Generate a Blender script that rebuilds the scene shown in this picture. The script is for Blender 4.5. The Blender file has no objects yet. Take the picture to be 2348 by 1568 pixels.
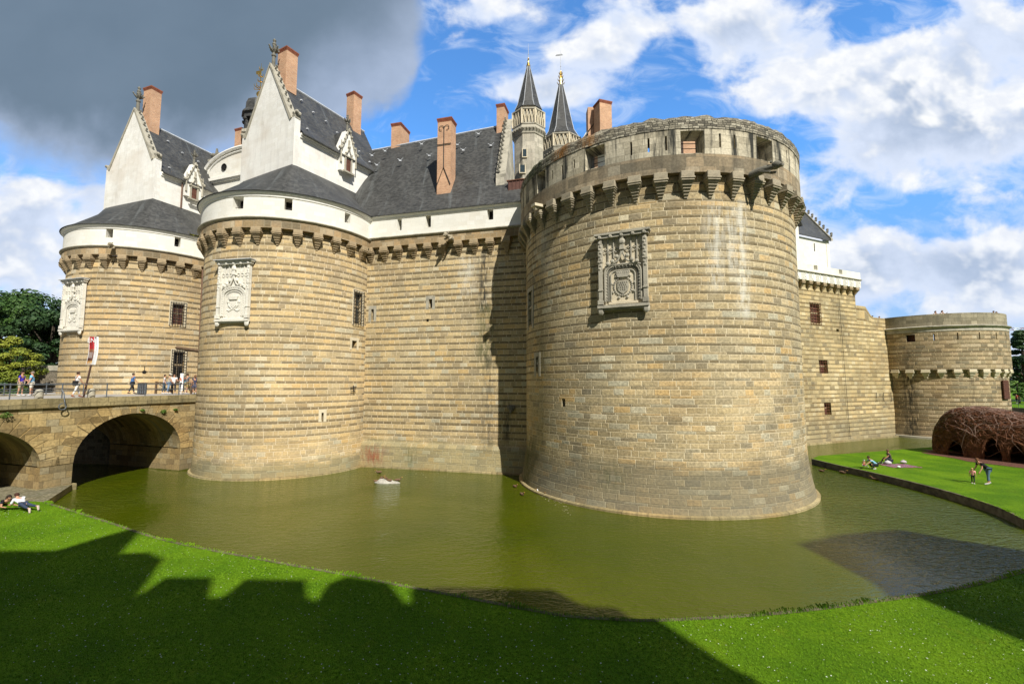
import bpy, bmesh, math, random
from mathutils import Vector, Matrix, noise as mnoise
R_ = math.radians
random.seed(7)
sc = bpy.context.scene
COL = sc.collection
# ------------------------------------------------------------------ camera
FPX = 1050.0; W0, H0 = 2348.0, 1568.0; HY = 91.0
PITCH = math.atan(HY / FPX); CAMZ = 7.0
cd = bpy.data.cameras.new('camera'); cam = bpy.data.objects.new('camera', cd); COL.objects.link(cam)
cam.location = (0, 0, CAMZ); cam.rotation_euler = (math.pi / 2 + PITCH, 0, 0)
cd.sensor_width = 36.0; cd.lens = 36.0 * FPX / W0; cd.clip_start = 0.1; cd.clip_end = 3000
sc.camera = cam
# ------------------------------------------------------------------ sun
SAZ = R_(-64.1); SEL = R_(43.5)
SUN = Vector((math.cos(SAZ) * math.cos(SEL), math.sin(SAZ) * math.cos(SEL), math.sin(SEL)))
sl = bpy.data.lights.new('sun', 'SUN'); sl.energy = 5.0; sl.angle = R_(0.5); sl.color = (1.0, 0.955, 0.87)
so = bpy.data.objects.new('sun', sl); COL.objects.link(so)
so.rotation_euler = SUN.to_track_quat('Z', 'Y').to_euler()
sc.view_settings.view_transform = 'Standard'; sc.view_settings.look = 'None'
sc.view_settings.exposure = 0.32; sc.view_settings.gamma = 1.0
sc.cycles.max_bounces = 6

# ------------------------------------------------------------------ layout helpers: from a direction to a place in the world
def ray(u, v):
    x = (u - W0 / 2) / FPX; y = (H0 / 2 - v) / FPX
    return Vector((x, math.cos(PITCH) - y * math.sin(PITCH), math.sin(PITCH) + y * math.cos(PITCH)))
def onz(u, v, z=0.0):
    d = ray(u, v); t = (z - CAMZ) / d.z
    return Vector((d.x * t, d.y * t, z))
def atY(u, v, Y):
    d = ray(u, v); t = Y / d.y
    return Vector((d.x * t, Y, CAMZ + d.z * t))
def onpl(u, v, A, dr):
    d = ray(u, v); n = (-dr[1], dr[0])
    t = (n[0] * A[0] + n[1] * A[1]) / (n[0] * d.x + n[1] * d.y)
    return Vector((d.x * t, d.y * t, CAMZ + d.z * t))
def oncyl(u, v, cx, cy, R):
    d = ray(u, v); a = d.x ** 2 + d.y ** 2; b = -(d.x * cx + d.y * cy); c = cx * cx + cy * cy - R * R
    D = max(b * b - a * c, 0); t = (-b - math.sqrt(D)) / a
    return Vector((d.x * t, d.y * t, CAMZ + d.z * t))

# ------------------------------------------------------------------ node helper
class NT:
    def __init__(s, nt): s.nt = nt; s.n = nt.nodes; s.l = nt.links
    def _set(s, sock, v):
        if v is None: return
        if isinstance(v, bpy.types.NodeSocket): s.l.new(v, sock)
        elif isinstance(v, (tuple, list)):
            sock.default_value = tuple(v) + ((1.0,) if len(v) == 3 and len(sock.default_value) == 4 else ())
        else: sock.default_value = v
    def m(s, op, a, b=None, c=None, clamp=False):
        n = s.n.new('ShaderNodeMath'); n.operation = op; n.use_clamp = clamp
        for i, v in enumerate((a, b, c)): s._set(n.inputs[i], v)
        return n.outputs[0]
    def add(s, a, b): return s.m('ADD', a, b)
    def sub(s, a, b): return s.m('SUBTRACT', a, b)
    def mul(s, a, b): return s.m('MULTIPLY', a, b)
    def sstep(s, x, a, b):
        n = s.n.new('ShaderNodeMapRange'); n.interpolation_type = 'SMOOTHSTEP'; n.clamp = True
        s._set(n.inputs['Value'], x); s._set(n.inputs['From Min'], a); s._set(n.inputs['From Max'], b)
        return n.outputs[0]
    def rng(s, x, a, b, c, d):
        n = s.n.new('ShaderNodeMapRange'); n.clamp = True
        for k, v in zip(('Value', 'From Min', 'From Max', 'To Min', 'To Max'), (x, a, b, c, d)): s._set(n.inputs[k], v)
        return n.outputs[0]
    def xyz(s, x, y=0.0, z=0.0):
        n = s.n.new('ShaderNodeCombineXYZ')
        for i, v in enumerate((x, y, z)): s._set(n.inputs[i], v)
        return n.outputs[0]
    def sep(s, v):
        n = s.n.new('ShaderNodeSeparateXYZ'); s._set(n.inputs[0], v); return n.outputs
    def white(s, x, y=0.0, z=0.0):
        n = s.n.new('ShaderNodeTexWhiteNoise'); n.noise_dimensions = '3D'; s._set(n.inputs['Vector'], s.xyz(x, y, z))
        return n.outputs['Value']
    def noise(s, vec, scale, detail=4.0, rough=0.55, dist=0.0, out='Fac'):
        n = s.n.new('ShaderNodeTexNoise'); s._set(n.inputs['Vector'], vec)
        n.inputs['Scale'].default_value = scale; n.inputs['Detail'].default_value = detail
        n.inputs['Roughness'].default_value = rough; n.inputs['Distortion'].default_value = dist
        return n.outputs[out]
    def vm(s, op, a, b=None):
        n = s.n.new('ShaderNodeVectorMath'); n.operation = op
        s._set(n.inputs[0], a)
        if b is not None:
            if op == 'SCALE': s._set(n.inputs['Scale'], b)
            else: s._set(n.inputs[1], b)
        return n.outputs['Value'] if op in ('DOT_PRODUCT', 'LENGTH') else n.outputs[0]
    def ramp(s, fac, stops, interp='LINEAR'):
        n = s.n.new('ShaderNodeValToRGB'); n.color_ramp.interpolation = interp; e = n.color_ramp.elements
        while len(e) < len(stops): e.new(0.5)
        for el, (p, c) in zip(e, stops): el.position = p; el.color = tuple(c) + (1.0,)
        s._set(n.inputs[0], fac); return n.outputs[0]
    def mix(s, f, a, b, mode='MIX'):
        n = s.n.new('ShaderNodeMix'); n.data_type = 'RGBA'; n.blend_type = mode; n.clamp_factor = True
        s._set(n.inputs['Factor'], f); s._set(n.inputs['A'], a) if False else None
        s._set(n.inputs[6], a); s._set(n.inputs[7], b)
        return n.outputs[2]
    def val(s, c, f):   # scale a colour
        return s.vm('SCALE', c, f)
    def coord(s, k='UV'): return s.n.new('ShaderNodeTexCoord').outputs[k]
    def pos(s): return s.n.new('ShaderNodeNewGeometry').outputs['Position']
    def bump(s, h, strength=1.0, dist=0.02):
        n = s.n.new('ShaderNodeBump'); n.inputs['Strength'].default_value = strength; n.inputs['Distance'].default_value = dist
        s._set(n.inputs['Height'], h); return n.outputs[0]
MATS = {}
def mat(name):
    m = bpy.data.materials.new(name); m.use_nodes = True; t = NT(m.node_tree)
    b = m.node_tree.nodes['Principled BSDF']; MATS[name] = m
    return m, t, b
def simple(name, col, rough=0.8, var=0.25, scale=3.0, metal=0.0, bump=0.0, bscale=20.0, spec=0.3):
    m, t, b = mat(name)
    p = t.coord('Object')
    n = t.noise(p, scale, 5, 0.6)
    c = t.mix(t.sstep(n, 0.25, 0.75), [x * (1 - var) for x in col], [min(1, x * (1 + var)) for x in col])
    t._set(b.inputs['Base Color'], c); b.inputs['Roughness'].default_value = rough; b.inputs['Metallic'].default_value = metal
    b.inputs['Specular IOR Level'].default_value = spec
    if bump: t._set(b.inputs['Normal'], t.bump(t.noise(p, bscale, 4), 1.0, bump))
    return m

# ------------------------------------------------------------------ world: daylight sky with clouds
wd = bpy.data.worlds.new('World'); sc.world = wd; wd.use_nodes = True
t = NT(wd.node_tree); bg = wd.node_tree.nodes['Background']; SKYS = 0.1
sky = t.n.new('ShaderNodeTexSky'); sky.sky_type = 'NISHITA'; sky.sun_disc = False
sky.sun_elevation = SEL; sky.sun_rotation = math.pi / 2 - SAZ; sky.air_density = 1.0; sky.dust_density = 0.3; sky.ozone_density = 2.5
D = t.vm('NORMALIZE', t.coord('Generated'))
dz = t.sep(D)[2]
base = t.mix(1.0, sky.outputs[0], t.mix(t.sstep(dz, .05, .45), (.82, .92, 1.20), (1.02, 1.78, 2.35)), 'MULTIPLY')
# cloud layout in angles about the view direction of the photograph (fixed in the world, not in the window)
cF = Vector((0, math.cos(PITCH), math.sin(PITCH))); cU = Vector((0, -math.sin(PITCH), math.cos(PITCH)))
fw_d = t.m('MAXIMUM', t.vm('DOT_PRODUCT', D, tuple(cF)), 0.08)
U_ = t.add(1174.0, t.mul(1050.0, t.m('DIVIDE', t.sep(D)[0], fw_d))); V_ = t.sub(784.0, t.mul(1050.0, t.m('DIVIDE', t.vm('DOT_PRODUCT', D, tuple(cU)), fw_d)))
def tot(lst):
    r = lst[0]
    for x in lst[1:]: r = t.add(r, x)
    return r
def ell(u, v, su, sv, amp):
    a = t.mul(t.sub(U_, u), 1.0 / su); b_ = t.mul(t.sub(V_, v), 1.0 / sv)
    return t.mul(t.m('EXPONENT', t.mul(t.add(t.mul(a, a), t.mul(b_, b_)), -1.0)), amp)
def nz(du, dv, sc_, det=8, rough=.56, dist=.2, seed=0.0, sv=1.25):
    return t.noise(t.xyz(t.mul(t.add(U_, du), 1 / 100.0), t.mul(t.add(V_, dv), sv / 100.0), seed), sc_, det, rough, dist)
# storm cloud: lower edge as a curve of the bearing
wn = t.mul(t.sub(nz(0, 0, .75, 6, .5, .1, 5.0, 1.0), .5), 190.0)
vb = t.mul(t.ramp(t.rng(U_, -600, 1100, 0, 1), [(0, (.80,) * 3), (.353, (.55,) * 3), (.47, (.64,) * 3), (.67, (.60,) * 3), (.765, (.53,) * 3), (.853, (.40,) * 3), (.912, (.27,) * 3), (.93, (.13,) * 3), (.945, (0,) * 3)]), 600.0)
dep = t.add(t.sub(t.add(vb, 28.0), V_), wn)
soft = t.rng(U_, 650, 880, 75, 24)
past = t.sstep(t.add(U_, t.mul(wn, .4)), 985, 945)
storm_m = t.mul(t.sstep(dep, t.mul(soft, -1.0), t.mul(soft, 1.1)), past)
storm_core = t.mul(t.sstep(dep, 0, t.rng(U_, 500, 950, 170, 420)), 1.0)
# cumulus: noise plus places where it gathers or opens
bias = tot([t.mul(t.sstep(U_, 1500, 1900), .055), ell(2250, 290, 200, 90, .14), ell(1780, 520, 160, 60, .12), ell(1850, 130, 150, 60, .1), ell(40, 570, 260, 150, .34), ell(150, 440, 130, 45, .14), ell(20, 350, 160, 32, -.26), ell(230, 390, 120, 35, -.2), ell(1390, 110, 120, 62, .24), ell(1190, 205, 110, 36, .24), ell(1330, 225, 140, 56, .24), ell(1150, 22, 200, 42, .13), ell(1450, 30, 120, 45, .12),
            ell(1720, 60, 190, 70, .22), ell(2210, 150, 260, 120, .27), ell(1880, 190, 240, 60, .15), ell(2060, 330, 200, 70, .17), ell(1950, 420, 150, 60, .20), ell(2230, 400, 160, 90, .14), ell(2010, 630, 300, 75, .30), ell(2260, 610, 150, 80, .24),
            ell(1985, 45, 90, 36, -.24), ell(2090, 480, 100, 42, -.30), ell(2190, 545, 80, 28, -.18), ell(1560, 270, 220, 60, -.16), ell(1010, 240, 160, 130, -.22), ell(1500, 150, 70, 50, -.1), ell(1850, 300, 90, 40, -.12), ell(900, 330, 260, 60, -.1)])
n1 = nz(0, 0, .50, 8, .53); n2 = nz(12, -42, .50, 4, .53)
n0 = nz(0, 0, .50, 4, .53)
dens = t.add(n1, t.sub(bias, .06))
cm = t.sstep(dens, .495, .64)
thin_ = t.mul(t.sstep(t.add(nz(0, 0, .9, 7, .6, .8, 3.0, 2.0), t.mul(bias, .5)), .42, .78), .62)
lit = t.sstep(t.sub(n0, n2), -.06, .10)
thick = t.sstep(dens, .60, .92)
grey = t.mix(thick, (5.9, 6.6, 8.0), (3.5, 4.3, 5.7))
ccol = t.mix(lit, grey, t.mix(t.sstep(nz(0, 0, 2.2, 4), .35, .65), (6.9, 7.2, 7.8), (8.0, 8.1, 8.2)))
low = t.sstep(dz, 0.30, 0.04)
ccol = t.mix(t.mul(low, 0.30), ccol, (4.6, 5.6, 7.4))
c1 = t.mix(thin_, base, (5.6, 6.6, 8.3))
c1 = t.mix(cm, c1, ccol)
rim = t.mix(nz(0, 0, .9, 5), (2.4, 3.1, 4.3), (4.0, 4.8, 6.4))
dark = t.mix(nz(0, 0, .35, 4, .5, 0, 9.0), (1.05, 1.55, 2.15), (1.65, 2.25, 3.0))
sc_col = t.mix(storm_core, rim, dark)
c2 = t.mix(storm_m, t.mix(t.sstep(dz, -.05, -.01), (2.0, 2.2, 2.4), c1), sc_col)
# grey cloud added to the unseen sky overhead and behind, lowering the fill light
back = t.mul(t.sstep(t.vm('DOT_PRODUCT', D, tuple(ray(1174, 700).normalized())), 0.45, 0.05), t.sstep(dz, -0.1, 0.1))
over = t.mix(t.noise(D, 2.0, 4), (0.8, 1.0, 1.3), (1.8, 2.0, 2.4))
c3 = t.mix(t.mul(back, 0.9), c2, over)
t._set(bg.inputs[0], c3); bg.inputs[1].default_value = SKYS

# ------------------------------------------------------------------ materials
def masonry(name, pair=0.46, thin=0.26, w0=0.52, stops=None, thincol=(.105, .080, .045), mortar=(.62, .52, .36), mw=0.036,
            band=(-9, -8), low=None, lowcol=(.6, .6, .55), stains=(), bump=0.03, streak=0.0, wear=0.35, zvar=0.03, dullthin=0.25, rubble=0.0, top=None, tint=None, pat=1.0):
    m, t, b = mat(name)
    uv = t.sep(t.coord('UV')); U, Z = uv[0], uv[1]
    P = t.xyz(U, Z)
    Z1 = t.add(Z, t.mul(t.sub(t.noise(t.xyz(t.mul(U, .25), t.mul(Z, 1.3)), 1.0, 3), .5), zvar * 2.2))
    if rubble: Z1 = t.add(Z1, t.mul(t.sub(t.noise(P, 2.2, 3), .5), rubble))
    q = t.m('DIVIDE', Z1, pair); k = t.m('FLOOR', q); f = t.m('FRACT', q)
    if thin > 0:
        th = t.mul(thin, t.add(.7, t.mul(.6, t.white(k, 3.0))))
        isT = t.m('LESS_THAN', f, th)
        fl = t.add(t.mul(isT, f), t.mul(t.sub(1.0, isT), t.sub(f, th)))
        hh = t.add(t.mul(isT, th), t.mul(t.sub(1.0, isT), t.sub(1.0, th)))
    else:
        isT = t.m('MULTIPLY', 0.0, 0.0); fl = f; hh = 1.0
    row = t.add(t.mul(k, 2.0), isT)
    w = t.mul(w0, t.add(t.add(.75, t.mul(.6, t.white(row, 5.0))), t.mul(isT, .35)))
    ux = t.add(t.m('DIVIDE', U, w), t.mul(t.white(row, 9.0), 13.0))
    i = t.m('FLOOR', ux); fx = t.m('FRACT', ux)
    e0 = t.mul(.55, t.white(i, row, 1.0)); e1 = t.add(1.0, t.mul(.55, t.white(t.add(i, 1.0), row, 1.0)))
    lt = t.m('LESS_THAN', fx, e0)
    cid = t.sub(i, lt)
    dx = t.mul(t.m('MINIMUM', t.m('ABSOLUTE', t.sub(fx, e0)), t.m('ABSOLUTE', t.sub(e1, fx))), w)
    dzz = t.mul(t.m('MINIMUM', fl, t.sub(hh, fl)), pair)
    dm = t.m('MINIMUM', t.mul(dx, 1.15), t.mul(dzz, 1.9))
    wob = t.mul(t.sub(t.noise(P, 9.0, 2), .5), .03)
    joint = t.sub(1.0, t.sstep(t.add(dm, wob), mw * .35, mw * 1.15))
    c = t.white(cid, row, 2.0)
    stops = stops or [(0, (.34, .265, .16)), (.10, (.43, .33, .18)), (.42, (.50, .375, .20)), (.66, (.53, .41, .225)), (.82, (.53, .37, .17)), (.92, (.44, .39, .27)), (1, (.60, .50, .33))]
    col = t.ramp(c, stops)
    patch = t.noise(P, .35, 4, .6)
    col = t.mix(t.mul(t.sstep(patch, .42, .66), .6 * pat), col, t.mix(.55, t.val(col, .85), (.27, .255, .20)))
    col = t.val(col, t.rng(t.noise(t.vm('ADD', P, (11, 3, 9)), .22, 5, .62), .32, .68, 1 - .26 * pat, 1 + .16 * pat))
    ero = t.noise(t.vm('MULTIPLY', P, (1.0, 2.2, 1.0)), 1.6, 6, .7); col = t.mix(t.mul(t.sstep(ero, .60, .72), .55 * pat), col, t.val(col, .45))
    ora = t.noise(t.vm('ADD', P, (40, 7, 3)), .22, 3, .5)
    col = t.mix(t.mul(t.sstep(ora, .52, .70), .35), col, t.mix(.6, col, (.42, .25, .09)))
    fine = t.noise(P, 7.0, 6, .65)
    col = t.val(col, t.rng(fine, .25, .75, 1 - wear, 1 + wear * .8))
    if thin > 0:
        tc = t.val(t.mix(t.white(cid, row, 8.0), thincol, [x * 1.45 for x in thincol]), t.rng(fine, .3, .7, .65, 1.25))  # dark slate rows, the tone also painting the shadow of their recess
        bz = t.sstep(t.add(Z, t.mul(t.sub(t.noise(P, .3, 2), .5), 1.2)), band[0], band[1])
        tf = t.mul(isT, t.add(dullthin, t.mul(bz, .82 - dullthin)))
        tf = t.mul(tf, t.sub(1.0, t.mul(t.m('GREATER_THAN', t.white(cid, row, 4.0), .94), .6)))
        col = t.mix(tf, col, tc)
    jf = t.mul(joint, t.rng(t.noise(P, 1.3, 4), .35, .65, .35, .95))
    col = t.mix(jf, col, mortar)
    if low is not None:
        lf = t.mul(t.sub(1.0, t.sstep(t.add(Z, t.mul(t.sub(t.noise(t.xyz(t.mul(U, .45), Z), .9, 6, .68), .5), 2.6)), low[0], low[1])), low[2])
        col = t.mix(lf, col, t.mix(.62, t.mix(1.0, col, lowcol, 'MULTIPLY'), [x * .22 for x in lowcol]))
    if top is not None:
        tf2 = t.mul(t.sstep(t.add(Z, t.mul(t.sub(t.noise(t.xyz(t.mul(U, 1.6), t.mul(Z, .35)), 1.2, 5, .6), .5), 2.2)), top[0], top[1]), top[2])
        col = t.mix(tf2, col, t.mix(1.0, col, (.42, .40, .36), 'MULTIPLY'))
    if streak:
        sn = t.noise(t.xyz(t.mul(U, 2.4), t.mul(Z, .22)), 1.0, 6, .62)
        col = t.mix(t.mul(t.sstep(sn, .47, .63), streak), col, (.045, .045, .038))
    for (u0, wd_, z0, z1, sc_c, am) in stains:
        g = t.m('DIVIDE', t.add(t.sub(U, u0), t.mul(t.sub(t.noise(t.xyz(t.mul(U, .4), t.mul(Z, 1.0)), 1.0, 5), .5), wd_ * 1.2)), wd_)
        g = t.m('EXPONENT', t.mul(t.mul(g, g), -1.0))
        zz = t.mul(t.sstep(Z, z0 - .4, z0 + .5), t.sub(1.0, t.sstep(Z, z1 - .8, z1)))
        nn = t.sstep(t.noise(t.xyz(t.mul(U, 4.0), t.mul(Z, .9)), 1.0, 6, .65), .36, .60)
        col = t.mix(t.mul(t.mul(t.mul(g, zz), nn), am), col, sc_c)
    if tint: col = t.mix(1.0, col, tint, 'MULTIPLY')
    t._set(b.inputs['Base Color'], col); b.inputs['Roughness'].default_value = .92
    b.inputs['Specular IOR Level'].default_value = .15
    h = t.add(t.mul(t.sub(1.0, joint), .5), t.mul(fine, .7))
    h = t.add(h, t.mul(c, .5))
    if thin > 0: h = t.sub(h, t.mul(tf, .9))
    t._set(b.inputs['Normal'], t.bump(h, .9, bump))
    return m
GREEN = (.055, .065, .02); BLK = (.03, .03, .026); WHT = (.62, .60, .54)
greyish = [(0, (.13, .118, .09)), (.3, (.235, .20, .145)), (.6, (.34, .29, .20)), (.8, (.36, .32, .25)), (1, (.46, .41, .31))]
M_T3 = masonry('weathered sandstone and slate courses', tint=(1.21, 1.23, 1.19), pair=.47, thin=.34, w0=.75, stops=[(0, (.25, .205, .135)), (.12, (.35, .275, .16)), (.42, (.43, .335, .19)), (.66, (.48, .38, .23)), (.80, (.50, .34, .155)), (.92, (.38, .345, .25)), (1, (.58, .50, .35))], band=(5.5, 8.5), low=(2.0, 3.1, .82), lowcol=(.58, .56, .46), top=(16.3, 18.2, .35), dullthin=.18, wear=.5,
               stains=[(3.5, .5, 12.0, 17.2, WHT, .5), (5.1, .4, 10.5, 17.4, WHT, .6), (4.4, .25, 13.0, 17.0, WHT, .5), (-7.5, .8, 14.0, 17.2, WHT, .25), (-9.3, 1.8, 12.5, 18.4, BLK, .35), (-10.5, 1.6, -1, 3.6, GREEN, .8), (-2.5, 1.0, 1.0, 3.0, GREEN, .3)])
M_T2 = masonry('golden sandstone with thin slate courses', tint=(1.27, 1.27, 1.26), pair=.49, thin=.35, w0=.62, band=(2.0, 3.4), low=(.7, 1.5, .8), lowcol=(.70, .70, .50), dullthin=.1, wear=.28,
               thincol=(.115, .088, .05))
M_T1 = masonry('golden sandstone on the far gate tower', tint=(1.19, 1.18, 1.18), pair=.52, thin=.33, w0=.66, band=(1, 2), wear=.28, mortar=(.5, .43, .3), thincol=(.085, .064, .034))
M_CUR = masonry('curtain wall sandstone', tint=(1.19, 1.21, 1.21), pair=.50, thin=.35, w0=.62, band=(2.0, 3.0), low=(1.9, 2.5, .65), lowcol=(.60, .62, .42), wear=.32, dullthin=.1, thincol=(.105, .080, .045),
                stains=[(10.6, .45, 12.3, 17.8, BLK, .95), (10.75, .7, 8.0, 13.5, GREEN, .7), (11.0, .55, 1.5, 9.5, BLK, .55), (1.2, 1.0, .3, 2.0, (.20, .05, .03), .8), (12.6, .35, 2.4, 6.0, BLK, .8), (9.2, .7, 14, 17.6, WHT, .4), (4.6, .5, 0.2, 2.2, GREEN, .5)])
M_RW = masonry('pale sandstone of the east wall', tint=(1.14, 1.10, .98), pair=.50, thin=.28, w0=.7, band=(-3, -2), low=(1.5, 3.2, .5), lowcol=(.72, .72, .6), wear=.25, mortar=(.5, .44, .3), thincol=(.13, .09, .045),
               stops=[(0, (.24, .20, .135)), (.2, (.36, .29, .17)), (.5, (.45, .37, .22)), (.75, (.50, .39, .22)), (1, (.56, .49, .34))],
               stains=[(5.0, .35, 10.5, 18.5, BLK, .7), (7.2, .3, 11.5, 18.5, BLK, .5), (16.4, 1.4, 11, 17, BLK, .3)])
M_T4 = masonry('grey buff sandstone of the far bastion', tint=(1.10, 1.03, .92), pair=.50, thin=.30, w0=.7, band=(-3, -2), low=(1.0, 2.0, .4), wear=.38, thincol=(.09, .065, .035),
               stops=[(0, (.17, .15, .11)), (.3, (.29, .25, .17)), (.6, (.38, .31, .20)), (.8, (.42, .34, .23)), (1, (.50, .44, .33))],
               stains=[(-1.6, .7, .2, 8.6, BLK, .95), (4.3, .35, 4, 8.0, BLK, .5), (-6.0, 1.6, 7.5, 11.5, BLK, .4), (-1.5, .5, 8, 11.5, BLK, .45)])
M_BAND = masonry('brown ashlar band', pair=.46, thin=0, w0=.8, stops=[(0, (.24, .18, .10)), (.4, (.36, .26, .14)), (.75, (.46, .32, .17)), (1, (.50, .41, .27))], mortar=(.34, .29, .2), wear=.3, bump=.015)
M_BANDB = masonry('brown ashlar of the horseshoe tower', pair=.55, thin=0, w0=1.0, stops=[(0, (.20, .165, .11)), (.4, (.30, .24, .155)), (.75, (.38, .29, .18)), (1, (.44, .38, .27))], mortar=(.22, .19, .13), mw=.02, wear=.4, bump=.015, streak=.35)
M_PAR = masonry('pale lichen stained parapet stone', pair=.38, thin=0, w0=.75, stops=[(0, (.44, .39, .28)), (.5, (.58, .52, .38)), (1, (.70, .63, .47))], mortar=(.34, .30, .22), mw=.022, wear=.35, bump=.02, streak=1.0, top=(20.3, 21.4, .75))
M_RUB = masonry('slate rubble coping', pair=.11, thin=0, w0=.26, stops=[(0, (.12, .11, .09)), (.5, (.30, .27, .20)), (1, (.52, .48, .37))], mortar=(.05, .05, .04), mw=.03, wear=.5, bump=.05, rubble=.12, zvar=.05,
                stains=[(-9.0, 2.0, 20, 24, (.05, .10, .02), .7), (-5.4, .6, 20, 24, (.32, .14, .03), .9), (-3.4, .5, 20, 24, (.32, .14, .03), .7)])
M_BR = masonry('mossy bridge stone', tint=(1.28, 1.19, .95), pair=.42, thin=0, w0=.75, stops=[(0, (.16, .12, .065)), (.3, (.27, .205, .115)), (.6, (.36, .27, .14)), (.85, (.40, .32, .19)), (1, (.30, .27, .21))], mortar=(.12, .10, .06), mw=.018, wear=.42, low=(.4, 2.2, .5), bump=.03, streak=.12)
M_KERB = masonry('mossy coping stone', tint=(1.3, 1.2, .95), pair=.8, thin=0, w0=1.5, stops=[(0, (.19, .17, .11)), (1, (.33, .29, .19))], mortar=(.1, .09, .06), mw=.02, wear=.4, streak=.3)
M_MOATW = masonry('dark moat wall stone', pair=.3, thin=0, w0=.5, stops=[(0, (.10, .09, .07)), (1, (.26, .23, .17))], mortar=(.3, .27, .2), wear=.45, streak=.3)
M_RUBW = masonry('old rubble wall', pair=.15, thin=0, w0=.28, stops=[(0, (.12, .10, .07)), (.5, (.22, .18, .13)), (1, (.34, .28, .21))], mortar=(.2, .17, .12), wear=.5, rubble=.12, bump=.05)
M_GRT = masonry('turret limestone', pair=.42, thin=0, w0=.75, stops=[(0, (.42, .39, .31)), (.5, (.52, .48, .39)), (1, (.62, .57, .46))], mortar=(.35, .32, .26), mw=.014, wear=.2, streak=.25, bump=.01)
M_WHT = masonry('white tuffeau blocks', pat=.15, pair=.34, thin=0, w0=.6, stops=[(0, (.74, .715, .63)), (.5, (.77, .75, .67)), (1, (.80, .785, .715))], mortar=(.62, .59, .50), mw=.010, wear=.05, bump=.006)
M_WHT2 = masonry('stained white tuffeau', pat=.2, pair=.34, thin=0, w0=.6, stops=[(0, (.80, .78, .71)), (.5, (.84, .82, .76)), (1, (.87, .86, .80))], mortar=(.70, .67, .59), mw=.010, wear=.05, bump=.006, streak=.08)
M_HOUSE = masonry('town house stone', pair=.4, thin=0, w0=.7, stops=[(0, (.5, .46, .38)), (1, (.62, .58, .5))], mortar=(.4, .38, .32), mw=.015, wear=.15)
M_PAVE = masonry('moat path setts', pair=.16, thin=0, w0=.24, stops=[(0, (.16, .14, .09)), (1, (.30, .26, .18))], mortar=(.08, .1, .03), wear=.4)

def trim(name, col, dirt=.35):
    m, t, b = mat(name); p = t.coord('Object')
    n = t.noise(p, 1.6, 6, .65); f = t.noise(p, 14.0, 4, .6)
    c = t.mix(t.mul(t.sstep(n, .45, .72), dirt), col, (.10, .095, .075))
    c = t.val(c, t.rng(f, .25, .75, .85, 1.12))
    t._set(b.inputs['Base Color'], c); b.inputs['Roughness'].default_value = .9; b.inputs['Specular IOR Level'].default_value = .15
    t._set(b.inputs['Normal'], t.bump(f, .7, .015)); return m
M_TW = trim('white carved stone', (.84, .82, .75), .10)
M_TWP = trim('weathered white panel stone', (.74, .71, .62), .22)
M_TG = trim('grey carved stone', (.42, .39, .31), .55)
M_TD = trim('dark weathered and shade-painted carving', (.20, .19, .155), .7)
M_TP = trim('cream panel stone', (.66, .58, .42), .25)
M_TB = trim('brown corbel stone', (.40, .31, .19), .4)
M_TBD = trim('dark brown corbel stone', (.38, .33, .235), .5)
M_LEAD = simple('lead flashing', (.50, .52, .54), .5, .2, 2.0)
def slate(name, base=(.040, .046, .052)):
    m, t, b = mat(name); uv = t.coord('UV'); s = t.sep(uv)
    row = t.m('FLOOR', t.m('DIVIDE', s[1], .14)); fr = t.m('FRACT', t.m('DIVIDE', s[1], .14))
    ci = t.m('FLOOR', t.add(t.m('DIVIDE', s[0], .24), t.mul(row, .5)))
    r = t.white(ci, row)
    big = t.noise(uv, .5, 5, .6)
    stk = t.noise(t.xyz(t.mul(s[0], 1.1), t.mul(s[1], .10)), 1.0, 6, .65)
    c = t.val(base, t.rng(r, 0, 1, .72, 1.35)); c = t.val(c, t.rng(big, .3, .7, .75, 1.35))
    c = t.mix(t.mul(t.sstep(stk, .53, .70), .5), c, (.17, .185, .185))
    c = t.mix(t.mul(t.sstep(t.noise(uv, .9, 4), .60, .8), .25), c, (.10, .09, .05))
    t._set(b.inputs['Base Color'], c); t._set(b.inputs['Roughness'], t.rng(r, 0, 1, .45, .68)); b.inputs['Specular IOR Level'].default_value = .35
    t._set(b.inputs['Normal'], t.bump(t.add(fr, t.mul(r, .4)), .5, .012)); return m
M_SL = slate('grey roof slate', (.052, .052, .049))
def brick(name, a=(.45, .215, .105), bcol=(.60, .335, .175)):
    m, t, b = mat(name)
    n = t.n.new('ShaderNodeTexBrick'); t._set(n.inputs['Vector'], t.coord('UV')); n.inputs['Scale'].default_value = 1.0
    t._set(n.inputs['Color1'], a); t._set(n.inputs['Color2'], bcol); t._set(n.inputs['Mortar'], (.52, .40, .30))
    n.inputs['Mortar Size'].default_value = .010; n.inputs['Brick Width'].default_value = .22; n.inputs['Row Height'].default_value = .075; n.inputs['Bias'].default_value = .1
    nn = t.noise(t.coord('UV'), .8, 5, .6)
    t._set(b.inputs['Base Color'], t.val(n.outputs[0], t.rng(nn, .3, .7, .78, 1.15))); b.inputs['Roughness'].default_value = .9
    t._set(b.inputs['Normal'], t.bump(n.outputs['Fac'], -.5, .01)); return m
M_BK = brick('pale red chimney brick'); M_BKCAP = simple('red chimney cap', (.26, .085, .045), .85, .2)
M_GOLD = simple('gilded lead', (.80, .52, .14), .28, .12, 4, metal=1.0)
M_IRON = simple('dark iron', (.035, .032, .03), .5, .3, 6)
M_RAIL = simple('grey painted railing', (.10, .115, .13), .4, .2, 6, spec=.5)
M_RUST = simple('rusty iron', (.16, .065, .035), .8, .4, 8)
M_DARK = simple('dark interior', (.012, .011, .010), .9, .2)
M_SHUT = simple('red brown shutter', (.11, .045, .03), .75, .4, 5)
M_ZINC = simple('brown metal sheet', (.13, .065, .05), .5, .2, 3)
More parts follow.
